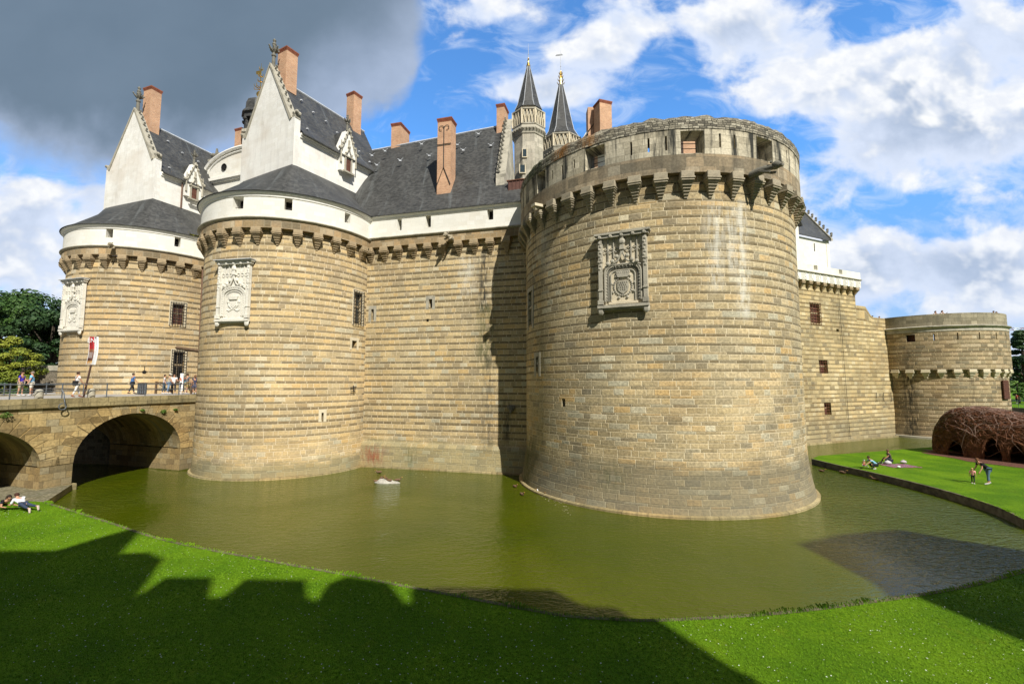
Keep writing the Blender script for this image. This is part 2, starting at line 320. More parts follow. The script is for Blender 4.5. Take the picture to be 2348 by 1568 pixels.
M_WOOD = simple('old brown timber', (.13, .085, .05), .85, .35, 5, bump=.01)
M_GLASS = simple('dark leaded glass', (.03, .045, .05), .15, .3, 8, spec=.8)
M_PIPE = simple('copper downpipe', (.16, .09, .055), .5, .3, 3)
M_DECK = simple('bridge paving', (.36, .34, .31), .9, .15, 1.2, bump=.01, bscale=6)
M_TERR = simple('terrace paving', (.25, .23, .19), .9, .2, 1.0)
# ------------------------------------------------------------------ mesh helpers
ORG = {}
class MB:
    def __init__(s): s.v = []; s.f = []; s.uv = []; s.mi = []; s.M = None; s.cm = 0
    def P(s, p):
        p = Vector(p)
        if s.M is not None: p = s.M @ p
        s.v.append(p); return len(s.v) - 1
    def F(s, idx, uv=None, mi=None): s.f.append(tuple(idx)); s.uv.append(uv); s.mi.append(s.cm if mi is None else mi)
    def poly(s, pts, uv=None): s.F([s.P(p) for p in pts], uv)
    def box(s, c, size, rz=0.0, taper=1.0, shear=(0, 0)):
        hx, hy, hz = size[0] / 2, size[1] / 2, size[2] / 2; ids = []; ca, sa = math.cos(rz), math.sin(rz)
        for dz in (-1, 1):
            k = taper if dz > 0 else 1.0
            for dx, dy in ((-1, -1), (1, -1), (1, 1), (-1, 1)):
                x, y = dx * hx * k + (shear[0] if dz > 0 else 0), dy * hy * k + (shear[1] if dz > 0 else 0)
                ids.append(s.P((c[0] + x * ca - y * sa, c[1] + x * sa + y * ca, c[2] + dz * hz)))
        a = ids
        for q in ((0, 3, 2, 1), (4, 5, 6, 7), (0, 1, 5, 4), (1, 2, 6, 5), (2, 3, 7, 6), (3, 0, 4, 7)): s.F([a[i] for i in q])
    def b2(s, x0, x1, y0, y1, z0, z1): s.box(((x0 + x1) / 2, (y0 + y1) / 2, (z0 + z1) / 2), (x1 - x0, y1 - y0, z1 - z0))
    def prism(s, pts, z0, z1, top=True, bot=True):
        n = len(pts); a = [s.P((p[0], p[1], z0)) for p in pts]; b = [s.P((p[0], p[1], z1)) for p in pts]
        for i in range(n): j = (i + 1) % n; s.F([a[i], a[j], b[j], b[i]])
        if top: s.F(b)
        if bot: s.F(a[::-1])
    def extr(s, pts, d):   # polygon of 3D points swept along vector d
        n = len(pts); d = Vector(d); a = [s.P(p) for p in pts]; b = [s.P(Vector(p) + d) for p in pts]
        s.F(a[::-1]); s.F(b)
        for i in range(n): j = (i + 1) % n; s.F([a[i], a[j], b[j], b[i]])
    def tube(s, pts, r, n=6, cap=True):
        pts = [Vector(p) for p in pts]; rings = []; m = len(pts)
        rr = r if isinstance(r, (list, tuple)) else [r] * m
        up0 = None
        for i, p in enumerate(pts):
            d = (pts[min(i + 1, m - 1)] - pts[max(i - 1, 0)])
            if d.length < 1e-9: d = Vector((0, 0, 1))
            d.normalize()
            if up0 is None: up0 = Vector((0, 0, 1)) if abs(d.z) < .9 else Vector((1, 0, 0))
            x = d.cross(up0)
            if x.length < 1e-4: x = d.cross(Vector((0, 1, 0)))
            x.normalize(); y = x.cross(d); up0 = y
            rings.append([s.P(p + (x * math.cos(2 * math.pi * k / n) + y * math.sin(2 * math.pi * k / n)) * rr[i]) for k in range(n)])
        for i in range(m - 1):
            for k in range(n): j = (k + 1) % n; s.F([rings[i][k], rings[i][j], rings[i + 1][j], rings[i + 1][k]])
        if cap: s.F(rings[0][::-1]); s.F(rings[-1])
    def lathe(s, prof, n=32, c=(0, 0), a0=0.0, a1=2 * math.pi, uvr=None, rot=0.0, cap=False):
        full = abs(a1 - a0 - 2 * math.pi) < 1e-6; m = n if full else n + 1; rings = []
        for (r, z) in prof:
            rings.append([s.P((c[0] + r * math.cos(rot + a0 + (a1 - a0) * k / n), c[1] + r * math.sin(rot + a0 + (a1 - a0) * k / n), z)) for k in range(m)])
        L = 0
        for i in range(len(prof) - 1):
            dl = math.hypot(prof[i + 1][0] - prof[i][0], prof[i + 1][1] - prof[i][1])
            ur = uvr or max(prof[i][0], prof[i + 1][0], .05)
            for k in range(n):
                j = (k + 1) % m if full else k + 1
                u0 = ur * (a1 - a0) * k / n; u1 = ur * (a1 - a0) * (k + 1) / n
                s.F([rings[i][k], rings[i][j], rings[i + 1][j], rings[i + 1][k]], ((u0, L), (u1, L), (u1, L + dl), (u0, L + dl)))
            L += dl
        if cap: s.F(rings[-1]); s.F(rings[0][::-1])
    def ball(s, c, r, n=8, sq=(1, 1, 1)):
        prof = [(max(1e-4, math.sin(math.pi * i / n)), -math.cos(math.pi * i / n)) for i in range(n + 1)]
        rings = []
        for (rr, z) in prof: rings.append([s.P((c[0] + r * sq[0] * rr * math.cos(2 * math.pi * k / n), c[1] + r * sq[1] * rr * math.sin(2 * math.pi * k / n), c[2] + r * sq[2] * z)) for k in range(n)])
        for i in range(n):
            for k in range(n): j = (k + 1) % n; s.F([rings[i][k], rings[i][j], rings[i + 1][j], rings[i + 1][k]])
    def build(s, name, mats, parent=None, smooth=None, bevel=0.0, org=None, merge=False):
        if not isinstance(mats, (list, tuple)): mats = [mats]
        o_ = Vector(ORG[parent.name] if parent is not None else (org or (0, 0, 0)))
        me = bpy.data.meshes.new(name)
        me.from_pydata([tuple(p - o_) for p in s.v], [], s.f)
        for m_ in mats: me.materials.append(m_)
        ul = me.uv_layers.new(name='UVMap'); li = 0
        for fi, f in enumerate(s.f):
            uv = s.uv[fi]
            if uv is None:
                p = [s.v[i] for i in f]; nrm = Vector((0, 0, 0))
                for i in range(len(p)):
                    a, b = p[i], p[(i + 1) % len(p)]; nrm += Vector(((a.y - b.y) * (a.z + b.z), (a.z - b.z) * (a.x + b.x), (a.x - b.x) * (a.y + b.y)))
                if nrm.length > 1e-12: nrm.normalize()
                h = math.hypot(nrm.x, nrm.y)
                if h < .25: uv = [(q.x, q.y) for q in p]
                else:
                    tx, ty = -nrm.y / h, nrm.x / h; sx, sy, sz = nrm.x * nrm.z / h * -1, nrm.y * nrm.z / h * -1, h
                    uv = [(q.x * tx + q.y * ty, (q.x * sx + q.y * sy + q.z * sz) if h < .98 else q.z) for q in p]
            for k in range(len(f)): ul.data[li + k].uv = uv[k]
            li += len(f)
        me.polygons.foreach_set('material_index', s.mi)
        if merge or smooth is not None:
            bm = bmesh.new(); bm.from_mesh(me)
            if merge: bmesh.ops.remove_doubles(bm, verts=bm.verts, dist=1e-4)
            bmesh.ops.recalc_face_normals(bm, faces=bm.faces) if merge else None
            bm.to_mesh(me); bm.free()
        if smooth is not None:
            for p in me.polygons: p.use_smooth = True
            me.set_sharp_from_angle(angle=R_(smooth))
        me.update()
        ob = bpy.data.objects.new(name, me); COL.objects.link(ob)
        if parent is not None: ob.parent = parent; ORG[ob.name] = tuple(o_)
        else: ob.location = o_; ORG[ob.name] = tuple(o_)
        if bevel:
            bv = ob.modifiers.new('bevel', 'BEVEL'); bv.width = bevel; bv.segments = 1; bv.limit_method = 'ANGLE'
        return ob
def tag(o, label=None, cat=None, group=None, kind=None):
    if label: o['label'] = label
    if cat: o['category'] = cat
    if group: o['group'] = group
    if kind: o['kind'] = kind
    return o
def empty(name, loc, label, cat, group=None):
    o = bpy.data.objects.new(name, None); COL.objects.link(o); o.location = loc; o.empty_display_size = .3
    ORG[o.name] = tuple(loc); return tag(o, label, cat, group)
def inst(src, name, parent, loc, rz, scale=(1, 1, 1)):   # a part copy, loc in world
    o = src.copy(); o.name = name; COL.objects.link(o); o.parent = parent
    po = Vector(ORG[parent.name]); o.location = Vector(loc) - po; o.rotation_euler = (0, 0, rz); o.scale = scale
    ORG[o.name] = tuple(po); return o

class Cyl:   # cylinder wall frame: s = arc length from the side facing the camera, to the image right
    def __init__(s, cx, cy, R, prof=None):
        s.c = Vector((cx, cy)); s.R = R; s.prof = prof; e0 = Vector((-cx, -cy)).normalized(); s.e0 = e0; s.e1 = Vector((-e0.y, e0.x))
    def r(s, z): return s.R if s.prof is None else s.prof(z)
    def map(s, a, z, ins=0.0):
        th = a / s.R; r = s.r(z) - ins; d = s.e0 * math.cos(th) + s.e1 * math.sin(th)
        return (s.c.x + d.x * r, s.c.y + d.y * r, z)
    def az(s, a): th = a / s.R; d = s.e0 * math.cos(th) + s.e1 * math.sin(th); return math.atan2(d.y, d.x)   # outward normal azimuth
    def px(s, u, v):
        p = oncyl(u, v, s.c.x, s.c.y, s.R); q = Vector((p.x, p.y)) - s.c
        return math.atan2(q.dot(s.e1), q.dot(s.e0)) * s.R, p.z
class Pla:   # flat wall frame through A along unit d (image right), outward normal to the viewer side
    def __init__(s, A, B, prof=None):
        s.A = Vector(A[:2]); s.B = Vector(B[:2]); s.d = (s.B - s.A).normalized(); s.L = (s.B - s.A).length
        n = Vector((s.d.y, -s.d.x)); s.n = n; s.prof = prof
    def map(s, a, z, ins=0.0):
        o = 0 if s.prof is None else s.prof(z)
        p = s.A + s.d * a + s.n * (o - ins); return (p.x, p.y, z)
    def az(s, a): return math.atan2(s.n.y, s.n.x)
    def px(s, u, v):
        p = onpl(u, v, s.A, s.d); return (Vector((p.x, p.y)) - s.A).dot(s.d), p.z
def wall(mb, fr, s0, s1, zs, ds=.6, holes=(), thick=.8, inner=True, topz=None, jmi=None, uv0=0.0):
    """wall skin with real openings: holes = (sa, sb, za, zb); jambs go in by thick"""
    ss = set([s0, s1]); n = max(1, int(abs(s1 - s0) / ds)); grid = [s0 + (s1 - s0) * i / n for i in range(n + 1)]
    for h in holes: ss.add(h[0]); ss.add(h[1])
    for g in grid:
        if all(abs(g - x) > .05 for x in ss): ss.add(g)
    ss = sorted(ss); zz = set(zs)
    for h in holes: zz.add(h[2]); zz.add(h[3])
    zz = sorted(zz); V = {}
    def vid(i, j, k):
        if (i, j, k) not in V:
            z = zz[j]
            V[(i, j, k)] = mb.P(fr.map(ss[i], z, thick if k else 0.0))
            if topz and j == len(zz) - 1:
                p = mb.v[V[(i, j, k)]]; p.z += topz(ss[i])
        return V[(i, j, k)]
    def isin(i, j):
        a = (ss[i] + ss[i + 1]) / 2; z = (zz[j] + zz[j + 1]) / 2
        return any(h[0] < a < h[1] and h[2] < z < h[3] for h in holes)
    NI, NJ = len(ss) - 1, len(zz) - 1
    O = [[isin(i, j) for j in range(NJ)] for i in range(NI)]
    for i in range(NI):
        for j in range(NJ):
            if O[i][j]:
                for (ii, jj, e) in ((i - 1, j, ((i, j), (i, j + 1))), (i + 1, j, ((i + 1, j + 1), (i + 1, j))), (i, j - 1, ((i + 1, j), (i, j))), (i, j + 1, ((i, j + 1), (i + 1, j + 1)))):
                    if 0 <= ii < NI and 0 <= jj < NJ and not O[ii][jj]:
                        (a, b), (c, d) = e
                        q = [vid(a, b, 0), vid(c, d, 0), vid(c, d, 1), vid(a, b, 1)]
                        if a == c: uv = [(0, zz[b]), (0, zz[d]), (thick, zz[d]), (thick, zz[b])]
                        else: uv = [(ss[a], 0), (ss[c], 0), (ss[c], thick), (ss[a], thick)]
                        mb.F(q, uv, jmi)
                continue
            uv = ((ss[i] + uv0, zz[j]), (ss[i + 1] + uv0, zz[j]), (ss[i + 1] + uv0, zz[j + 1]), (ss[i] + uv0, zz[j + 1]))
            mb.F([vid(i, j, 0), vid(i + 1, j, 0), vid(i + 1, j + 1, 0), vid(i, j + 1, 0)], uv)
            if inner: mb.F([vid(i, j, 1), vid(i, j + 1, 1), vid(i + 1, j + 1, 1), vid(i + 1, j, 1)], (uv[0], uv[3], uv[2], uv[1]))
    if inner:
        for i in range(NI):
            mb.F([vid(i, NJ, 0), vid(i + 1, NJ, 0), vid(i + 1, NJ, 1), vid(i, NJ, 1)], ((ss[i], 0), (ss[i + 1], 0), (ss[i + 1], thick), (ss[i], thick)))
            mb.F([vid(i, 0, 1), vid(i + 1, 0, 1), vid(i + 1, 0, 0), vid(i, 0, 0)], ((ss[i], 0), (ss[i + 1], 0), (ss[i + 1], thick), (ss[i], thick)))
def ring(mb, fr, s0, s1, prof, ds=.5):   # moulding: profile of (outset, z)
    n = max(2, int((s1 - s0) / ds)); rows = []
    for (o, z) in prof: rows.append([mb.P(fr.map(s0 + (s1 - s0) * i / n, z, -o)) for i in range(n + 1)])
    m = len(prof)
    for j in range(m):
        j2 = (j + 1) % m
        if j2 == 0: continue
        for i in range(n):
            a0 = s0 + (s1 - s0) * i / n; a1 = s0 + (s1 - s0) * (i + 1) / n; d = math.hypot(prof[j2][0] - prof[j][0], prof[j2][1] - prof[j][1])
            mb.F([rows[j][i], rows[j][i + 1], rows[j2][i + 1], rows[j2][i]], ((a0, 0), (a1, 0), (a1, d), (a0, d)))
def lmat(fr, s, z, ins=0.0):   # local frame on a wall: X to the image right, Y outwards, Z up
    p = Vector(fr.map(s, z, ins)); a = fr.az(s); n = Vector((math.cos(a), math.sin(a), 0)); x = Vector((-n.y, n.x, 0))
    return Matrix(((x.x, n.x, 0, p.x), (x.y, n.y, 0, p.y), (0, 0, 1, p.z), (0, 0, 0, 1)))
# ---- stepped corbel, local: +X outwards, origin at the wall face under the band
def corbel_mesh(name, mt, w=.60, proj=.5, h=1.15, steps=5):
    mb = MB(); z = 0.0; top = h * .42
    mb.b2(-.15, proj + .02, -w / 2, w / 2, -top * .55, 0)
    for i, (dw, dp, hh) in enumerate(((1.12, .05, .10), (1.04, .02, .09), (1.12, .05, .10))):
        pass
    z = -top * .55
    mb.box(((proj + .07 - .15) / 2, 0, z - .06), (proj + .07 + .15, w * 1.10, .12)); z -= .12
    mb.box(((proj + .03 - .15) / 2, 0, z - .05), (proj + .03 + .15, w * 1.0, .10)); z -= .10
    rest = h + z; sh = rest / steps
    for i in range(steps):
        k = 1 - (i + .6) / (steps + .3); ww = w * (.22 + .72 * k); pp = proj * (k * .95 + .04)
        mb.b2(-.15, pp, -ww / 2, ww / 2, z - sh * .62, z); z -= sh * .62
        mb.b2(-.15, pp - .05, -ww / 2 + .03, ww / 2 - .03, z - sh * .38, z); z -= sh * .38
    o = mb.build(name, mt, bevel=.025); bpy.data.objects.remove(o) if False else None
    return o
def put_corbels(parent, src, fr, ss, z, first=[False]):
    for k, s in enumerate(ss):
        p = fr.map(s, z, .02)
        inst(src, 'corbel', parent, p, fr.az(s), (1, 1, 1 + random.uniform(-.04, .04)))
def grille(parent, fr, s0, s1, z0, z1, mt, pane, nx=5, nz=8, ext=.15, out=.08, sillname=True, depth=.35):
    mb = MB(); mb.M = lmat(fr, (s0 + s1) / 2, z0, depth); w = (s1 - s0); h = z1 - z0
    mb.b2(-w / 2, w / 2, -.04, 0, 0, h)
    win = mb.build('window', pane, parent)
    fb = MB(); fb.M = lmat(fr, (s0 + s1) / 2, z0, depth); fb.b2(-w / 2, w / 2, 0, .06, h * .52, h * .60); fb.b2(-.03, .03, 0, .05, 0, h); fb.build('mullion', M_TB, win)
    g = MB(); g.M = lmat(fr, (s0 + s1) / 2, z0, -out); r = .017
    for i in range(nx):
        x = -w / 2 - ext + (w + 2 * ext) * i / (nx - 1); g.box((x, 0, h / 2), (r * 2, r * 2, h + 2 * ext + .06))
    for j in range(nz):
        z = -ext + (h + 2 * ext) * j / (nz - 1); g.box((0, .012, z), (w + 2 * ext, r * 2, r * 2))
        for sx in (-1, 1): g.box((sx * (w / 2 + ext), -out / 2 - .05, z), (.022, out + .12, .022))
    g.build('grille', mt, win)
    return win
def rails(mb, fr, h):  # unused placeholder for symmetric API
    pass

# ------------------------------------------------------------------ ground, water, lawns
wat, t, b = mat('murky green water')
p = t.pos(); s3 = t.sep(p)
big = t.noise(p, .10, 4, .5)
t._set(b.inputs['Base Color'], t.mix(t.sstep(big, .3, .7), (.044, .064, .0015), (.074, .086, .003)))
b.inputs['Roughness'].default_value = .025; b.inputs['IOR'].default_value = 1.33; b.inputs['Specular IOR Level'].default_value = .42
pw = t.vm('MULTIPLY', p, (1.0, 1.9, 1.0))
h1 = t.noise(pw, 1.7, 3, .5, .3); h2 = t.noise(pw, 5.0, 3, .5, .4)
rough_area = t.add(t.rng(t.noise(p, .09, 3, .5), .40, .62, .18, .8), t.mul(t.sstep(s3[0], 12.0, 20.0), .7))
rough_area = t.add(rough_area, t.mul(t.sstep(s3[0], -20.0, -25.0), 1.0))
t._set(b.inputs['Normal'], t.bump(t.mul(t.add(t.mul(h1, .6), t.mul(h2, .4)), rough_area), 1.0, .17))
grs, t, b = mat('mown lawn grass')
p = t.pos(); a = t.noise(p, .35, 5, .6); f = t.noise(p, 9.0, 5, .7); ff = t.noise(p, 45.0, 3, .7); yel = t.noise(p, 1.3, 4, .6)
c = t.mix(t.sstep(a, .35, .65), (.080, .18, .004), (.14, .26, .006))
c = t.mix(t.mul(t.sstep(yel, .55, .75), .4), c, (.19, .25, .01))
c = t.val(c, t.mul(t.rng(f, .3, .7, .65, 1.3), t.rng(ff, .3, .7, .6, 1.35)))
t._set(b.inputs['Base Color'], c); b.inputs['Roughness'].default_value = .85; b.inputs['Specular IOR Level'].default_value = .1
t._set(b.inputs['Normal'], t.bump(t.add(f, ff), 1.0, .05))
M_WATER, M_GRASS = wat, grs
blm, t, b = mat('grass blade')
p = t.pos(); c = t.mix(t.sstep(t.noise(p, .5, 4, .6), .35, .65), (.105, .235, .005), (.185, .34, .010))
c = t.mix(t.mul(t.sstep(t.noise(p, 1.5, 4), .55, .8), .5), c, (.25, .34, .015)); c = t.val(c, t.rng(t.noise(p, 23.0, 2), .3, .7, .7, 1.3))
t._set(b.inputs['Base Color'], c); b.inputs['Roughness'].default_value = .6; b.inputs['Specular IOR Level'].default_value = .2
M_BLADE = blm

def flat(name, pts, z, mt, z0=None, sidemat=None, kind='structure', label=None):
    mb = MB(); me_pts = [(p[0], p[1], z) for p in pts]
    bm = bmesh.new(); vs = [bm.verts.new(p) for p in me_pts]; fc = bm.faces.new(vs)
    bmesh.ops.triangulate(bm, faces=[fc]); bm.verts.index_update()
    for v in bm.verts: mb.P(v.co)
    for f_ in bm.faces:
        ids = [v.index for v in f_.verts]
        if f_.normal.z < 0: ids = ids[::-1]
        mb.F(ids)
    bm.free()
    if z0 is not None:
        mb.cm = 1
        for i in range(len(pts)):
            a, b_ = pts[i], pts[(i + 1) % len(pts)]
            mb.poly([(a[0], a[1], z0), (b_[0], b_[1], z0), (b_[0], b_[1], z), (a[0], a[1], z)])
    o = mb.build(name, [mt] + ([sidemat] if sidemat else []))
    tag(o, label, None, None, kind); return o
def smoothline(pts, n=6):
    out = []
    for i in range(len(pts) - 1):
        p0 = pts[max(i - 1, 0)]; p1 = pts[i]; p2 = pts[i + 1]; p3 = pts[min(i + 2, len(pts) - 1)]
        for k in range(n):
            tt = k / n
            out.append(tuple(.5 * ((2 * p1[j]) + (-p0[j] + p2[j]) * tt + (2 * p0[j] - 5 * p1[j] + 4 * p2[j] - p3[j]) * tt ** 2 + (-p0[j] + 3 * p1[j] - 3 * p2[j] + p3[j]) * tt ** 3) for j in (0, 1)))
    out.append(tuple(pts[-1][:2])); return out
flat('moat_bed', [(-900, -900), (900, -900), (900, 900), (-900, 900)], -1.2, M_TERR, label='wide ground under the moat and city')
flat('water', [(-75, 2), (75, 2), (75, 95), (-75, 95)], 0.0, M_WATER, label='murky olive green moat water')
LZ = .45
near = [tuple(onz(u, v, LZ)[:2]) for u, v in ((100, 1150), (235, 1192), (380, 1238), (590, 1280), (790, 1316), (940, 1345), (1080, 1371), (1200, 1394), (1300, 1411), (1400, 1418), (1500, 1421), (1650, 1414), (1800, 1403), (1950, 1385), (2100, 1364), (2230, 1340), (2348, 1308))]
far = [tuple(onz(u, v, LZ)[:2]) for u, v in ((2348, 1190), (2290, 1163), (2200, 1134), (2100, 1107), (2000, 1083), (1930, 1068), (1862, 1052))]
joint = [(near[-1][0] + 2.2, near[-1][1] + .6), (far[0][0] - .4, far[0][1] - 1.8)]
bank = smoothline(near, 5)[:-1] + smoothline([near[-1]] + joint + [far[0]], 5)[:-1] + smoothline(far, 5)
backedge = [(27.2, 41.4), (33.9, 43.8), (43.3, 47.3), (75, 58)]
lawn_pts = bank + backedge + [(75, 2), (-60, 2), (-60, 28.5), (-29.2, 26.2)]
lawn = flat('lawn', lawn_pts, LZ, M_GRASS, -.6, M_MOATW, label='sloping bright green mown lawn along the moat')
# thin stone edging round the water
mb = MB(); bw = .22
for i in range(len(bank) - 1):
    a, c_ = Vector(bank[i]), Vector(bank[i + 1]); d = (c_ - a); 
    if d.length < 1e-4: continue
    d.normalize(); n = Vector((-d.y, d.x))
    o0, i0 = a + n * .05, a - n * .10; o1, i1 = c_ + n * .05, c_ - n * .10
    mb.poly([(i0.x, i0.y, LZ + .012), (i1.x, i1.y, LZ + .012), (o1.x, o1.y, LZ + .012), (o0.x, o0.y, LZ + .012)])
    mb.poly([(o0.x, o0.y, LZ + .012), (o1.x, o1.y, LZ + .012), (o1.x, o1.y, -.3), (o0.x, o0.y, -.3)])
tag(mb.build('lawn_edging', simple('dark earth edging', (.12, .10, .06), .95, .5, 2.5, bump=.02)), 'low dark edging between the lawn and the moat', None, None, 'structure')
# street terrace behind the viewer and retaining wall
flat('street', [(-400, -400), (400, -400), (400, 2.0), (-400, 2.0)], 5.4, M_TERR, -1, M_RUBW, label='street on top of the moat wall')
# ground beyond the moat, left and right
flat('ground_left', [(-900, 30), (-46.5, 30), (-46.5, 900), (-900, 900)], 4.6, M_TERR, -1, M_RUBW, label='raised ground beyond the bridge')
flat('ground_right', [(78, -100), (900, -100), (900, 900), (78, 900)], 3.0, M_GRASS, -1, M_MOATW, label='raised park ground beyond the far bastion')
flat('courtyard', [(-46.4, 56), (49, 62), (77.9, 84), (77.9, 300), (-46.4, 300)], 5.0, M_TERR, -1, M_RUBW, label='castle courtyard ground hidden behind the walls')
flat('moat_path', [near[0], (-28.75, 30.75), (-60, 31.5), (-60, 28.52), (-29.2, 26.22)], .38, M_PAVE, -.6, M_KERB, label='narrow stone sett path at the foot of the bridge')
# ------------------------------------------------------------------ corbel sources (built once, hidden far inside the castle is avoided: first use moves the source)
SRC = {}
def corbels(parent, fr, ss, z, kind, mt, **kw):
    if kind not in SRC:
        o = corbel_mesh('corbel', mt, **kw); SRC[kind] = o.data; ORG.pop(o.name, None); mods = [(m.width) for m in o.modifiers]; bpy.data.objects.remove(o)
    po = Vector(ORG[parent.name])
    for s in ss:
        o = bpy.data.objects.new('corbel', SRC[kind]); COL.objects.link(o); o.parent = parent
        o.location = Vector(fr.map(s, z, .03)) - po; o.rotation_euler = (0, random.uniform(-.02, .02), fr.az(s))
        o.scale = (1, random.uniform(.93, 1.05), random.uniform(.94, 1.05)); ORG[o.name] = tuple(po)
        bv = o.modifiers.new('bevel', 'BEVEL'); bv.width = .03; bv.segments = 1
# ------------------------------------------------------------------ carved heraldic panel
def panel(parent, fr, s0, s1, z0, z1, m1, m2, style=0, curved=False):
    w = s1 - s0; h = z1 - z0; M = lmat(fr, (s0 + s1) / 2, z0, .04) @ Matrix.Diagonal((1, .55 if style else .68, 1, 1))
    b_ = MB(); b_.M = M; b_.b2(-w / 2, w / 2, 0, .16, 0, h)
    if style == 0: b_.b2(-w * .30, w * .30, .02, .30, h * .02, h * .05)
    P0 = b_.build('carved_panel', m1, parent)
    f = MB(); f.M = M; T = .42
    # stepped frame, pilasters and pinnacles
    for sx in (-1, 1):
        f.box((sx * (w / 2 - .11), .30, h * .47), (.20, .34, h * .90)); f.box((sx * (w / 2 - .11), .34, h * .22), (.26, .40, h * .02)); f.box((sx * (w / 2 - .11), .36, h * .05), (.30, .42, h * .06))
        f.box((sx * (w / 2 - .11), .34, h * .62), (.24, .4, h * .02))
        for k in range(9): f.ball((sx * (w / 2 - .11) + sx * .03 * (-1) ** k, .46, h * (.52 + .045 * k)), .085, 5, (1, 1, 1.1))
        f.build('pilaster', m2, P0); f = MB(); f.M = M
    c_ = MB(); c_.M = M
    c_.box((0, .30, h - .02), (w + .40, .70, .11)); c_.box((0, .27, h - .16), (w + .22, .55, .16));
    for k in range(5): c_.ball((-w * .46 + w * .92 * k / 4, .56, h - .17), .12, 6)
    c_.build('cornice', m2, P0); c_ = MB(); c_.M = M
    c_.box((0, .34, -.06), (w + .12, .50, .16)); c_.box((0, .24, -.18), (w - .1, .3, .14))
    for sx in (-1, 1): c_.ball((sx * (w / 2 - .1), .34, -.26), .20, 6, (1, 1, 1.3))
    c_.build('sill', m2, P0)
    # arch mouldings round the shield niche: rounded rectangle of two rope courses
    a_ = MB(); a_.M = M
    def arch(x, zt, y, r, **kw):
        pts = [(-x, y, h * .06)]; n = 8; rr = x * .45
        if style == 0:
            for k in range(n + 1): an = math.pi - math.pi / 2 * k / n; pts.append((-x + rr + rr * math.cos(an), y, zt - rr + rr * math.sin(an)))
            for k in range(n + 1): an = math.pi / 2 - math.pi / 2 * k / n; pts.append((x - rr + rr * math.cos(an), y, zt - rr + rr * math.sin(an)))
        else:
            for k in range(15): an = math.pi - math.pi * k / 14; pts.append((x * math.cos(an), y, zt - x * .55 + x * .55 * math.sin(an)))
        pts.append((x, y, h * .06)); a_.tube(pts, r, 6)
        return pts
    zt = h * .56
    for x, y, r in ((w * .37, .34, .055), (w * .25, .22, .045)): arch(x, zt - (w * .37 - x), y, r)
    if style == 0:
        keep = a_; a_ = MB(); a_.M = M; arch(w * .31, zt - w * .06, .20, .075); a_.build('shade_moulding', M_TD, P0); a_ = keep  # middle course coloured dark to paint the deep shadow in the arch hollows
    else: arch(w * .31, zt - w * .06, .28, .05)
    pts = arch(w * .34, zt - w * .03, .30, .03)
    for i in range(len(pts) - 1):
        A_, B_ = Vector(pts[i]), Vector(pts[i + 1]); n = max(1, int((B_ - A_).length / .17))
        for k in range(n): q = A_ + (B_ - A_) * (k + .5) / n; a_.ball((q.x, q.y + .02, q.z), .055, 4)
    # ogee rising to a finial
    for sx in (-1, 1):
        a_.tube([(sx * w * .37, .36, zt - .1), (sx * w * .22, .38, zt + h * .01), (sx * w * .09, .40, zt + h * .05), (sx * w * .025, .42, zt + h * .14), (0, .42, zt + h * .22)], .06, 6)
        for (x, z) in ((.30, .02), (.20, .05), (.11, .11)): a_.ball((sx * w * x, .44, zt + h * z), .12, 6)
    a_.box((0, .42, zt + h * .25), (.26, .26, h * .10), 0, .6); a_.ball((0, .44, zt + h * .31), .20, 6); a_.box((0, .42, zt + h * .35), (.16, .2, h * .07)); a_.ball((0, .42, h * .93), .13, 6)
    a_.build('ogee_arch', m2, P0)
    # blind tracery of the upper field
    tr = MB(); tr.M = M; n = 7
    for i in range(n + 1):
        x = -w * .42 + w * .84 * i / n
        if abs(x) > w * .06: tr.box((x, .22, h * .79), (.055, .14, h * .34))
    for i in range(n):
        x = -w * .42 + w * .84 * (i + .5) / n; d = w * .84 / n / 2
        for zz in (h * .925, h * .77): tr.tube([(x - d, .24, zz - .05), (x - d * .6, .24, zz + .06), (x, .24, zz + .12), (x + d * .6, .24, zz + .06), (x + d, .24, zz - .05)], .032, 4)
        tr.tube([(x - d, .24, h * .77), (x, .24, h * .735), (x + d, .24, h * .77)], .03, 4)
    tr.build('tracery', m2, P0)
    # shield, crown and collar of knots
    s_ = MB(); cz = h * .25; s_.M = M @ Matrix.Translation((0, 0, cz)) @ Matrix.Scale(.84 if style == 0 else .9, 4) @ Matrix.Translation((0, 0, -cz))
    if style == 0:
        sh = [(-.36, .42), (-.38, .0), (-.30, -.26), (0, -.50), (.30, -.26), (.38, .0), (.36, .42)]
        s_.extr([(x, .18, cz + z) for x, z in sh], (0, .14, 0))
        for r_ in range(4):
            for k in range(5 - (r_ % 2) - (1 if r_ == 3 else 0)):
                x = (k - (4 - (r_ % 2) - (1 if r_ == 3 else 0)) / 2) * .14; z = .33 - r_ * .16
                s_.box((x, .34, cz + z), (.045, .04, .11))
        s_.extr([(x, .16, cz + z) for x, z in ((-.34, .66), (-.44, .92), (.44, .92), (.34, .66))], (0, .22, 0))
        for k in range(7): s_.ball((-.40 + .8 * k / 6, .30, cz + .98), .085, 5, (1, 1, 1.3))
        for k in range(22):
            an = R_(-235 + 290 * k / 21); x, z = .60 * math.cos(an), .62 * math.sin(an) + .05
            s_.ball((x, .24, cz + z), .075, 5)
            if k % 3 == 0: s_.ball((x * 1.32, .25, cz + z * 1.32), .10, 5); s_.tube([(x, .2, cz + z), (x * 1.3, .22, cz + z * 1.3)], .04, 4)
    else:
        s_.extr([(x, .16, cz + z + .35) for x, z in ((-.34, .10), (-.44, .36), (.44, .36), (.34, .10))], (0, .20, 0))
        for k in range(5): s_.box((-.38 + .19 * k, .27, cz + .80), (.09, .12, .22), 0, .2)
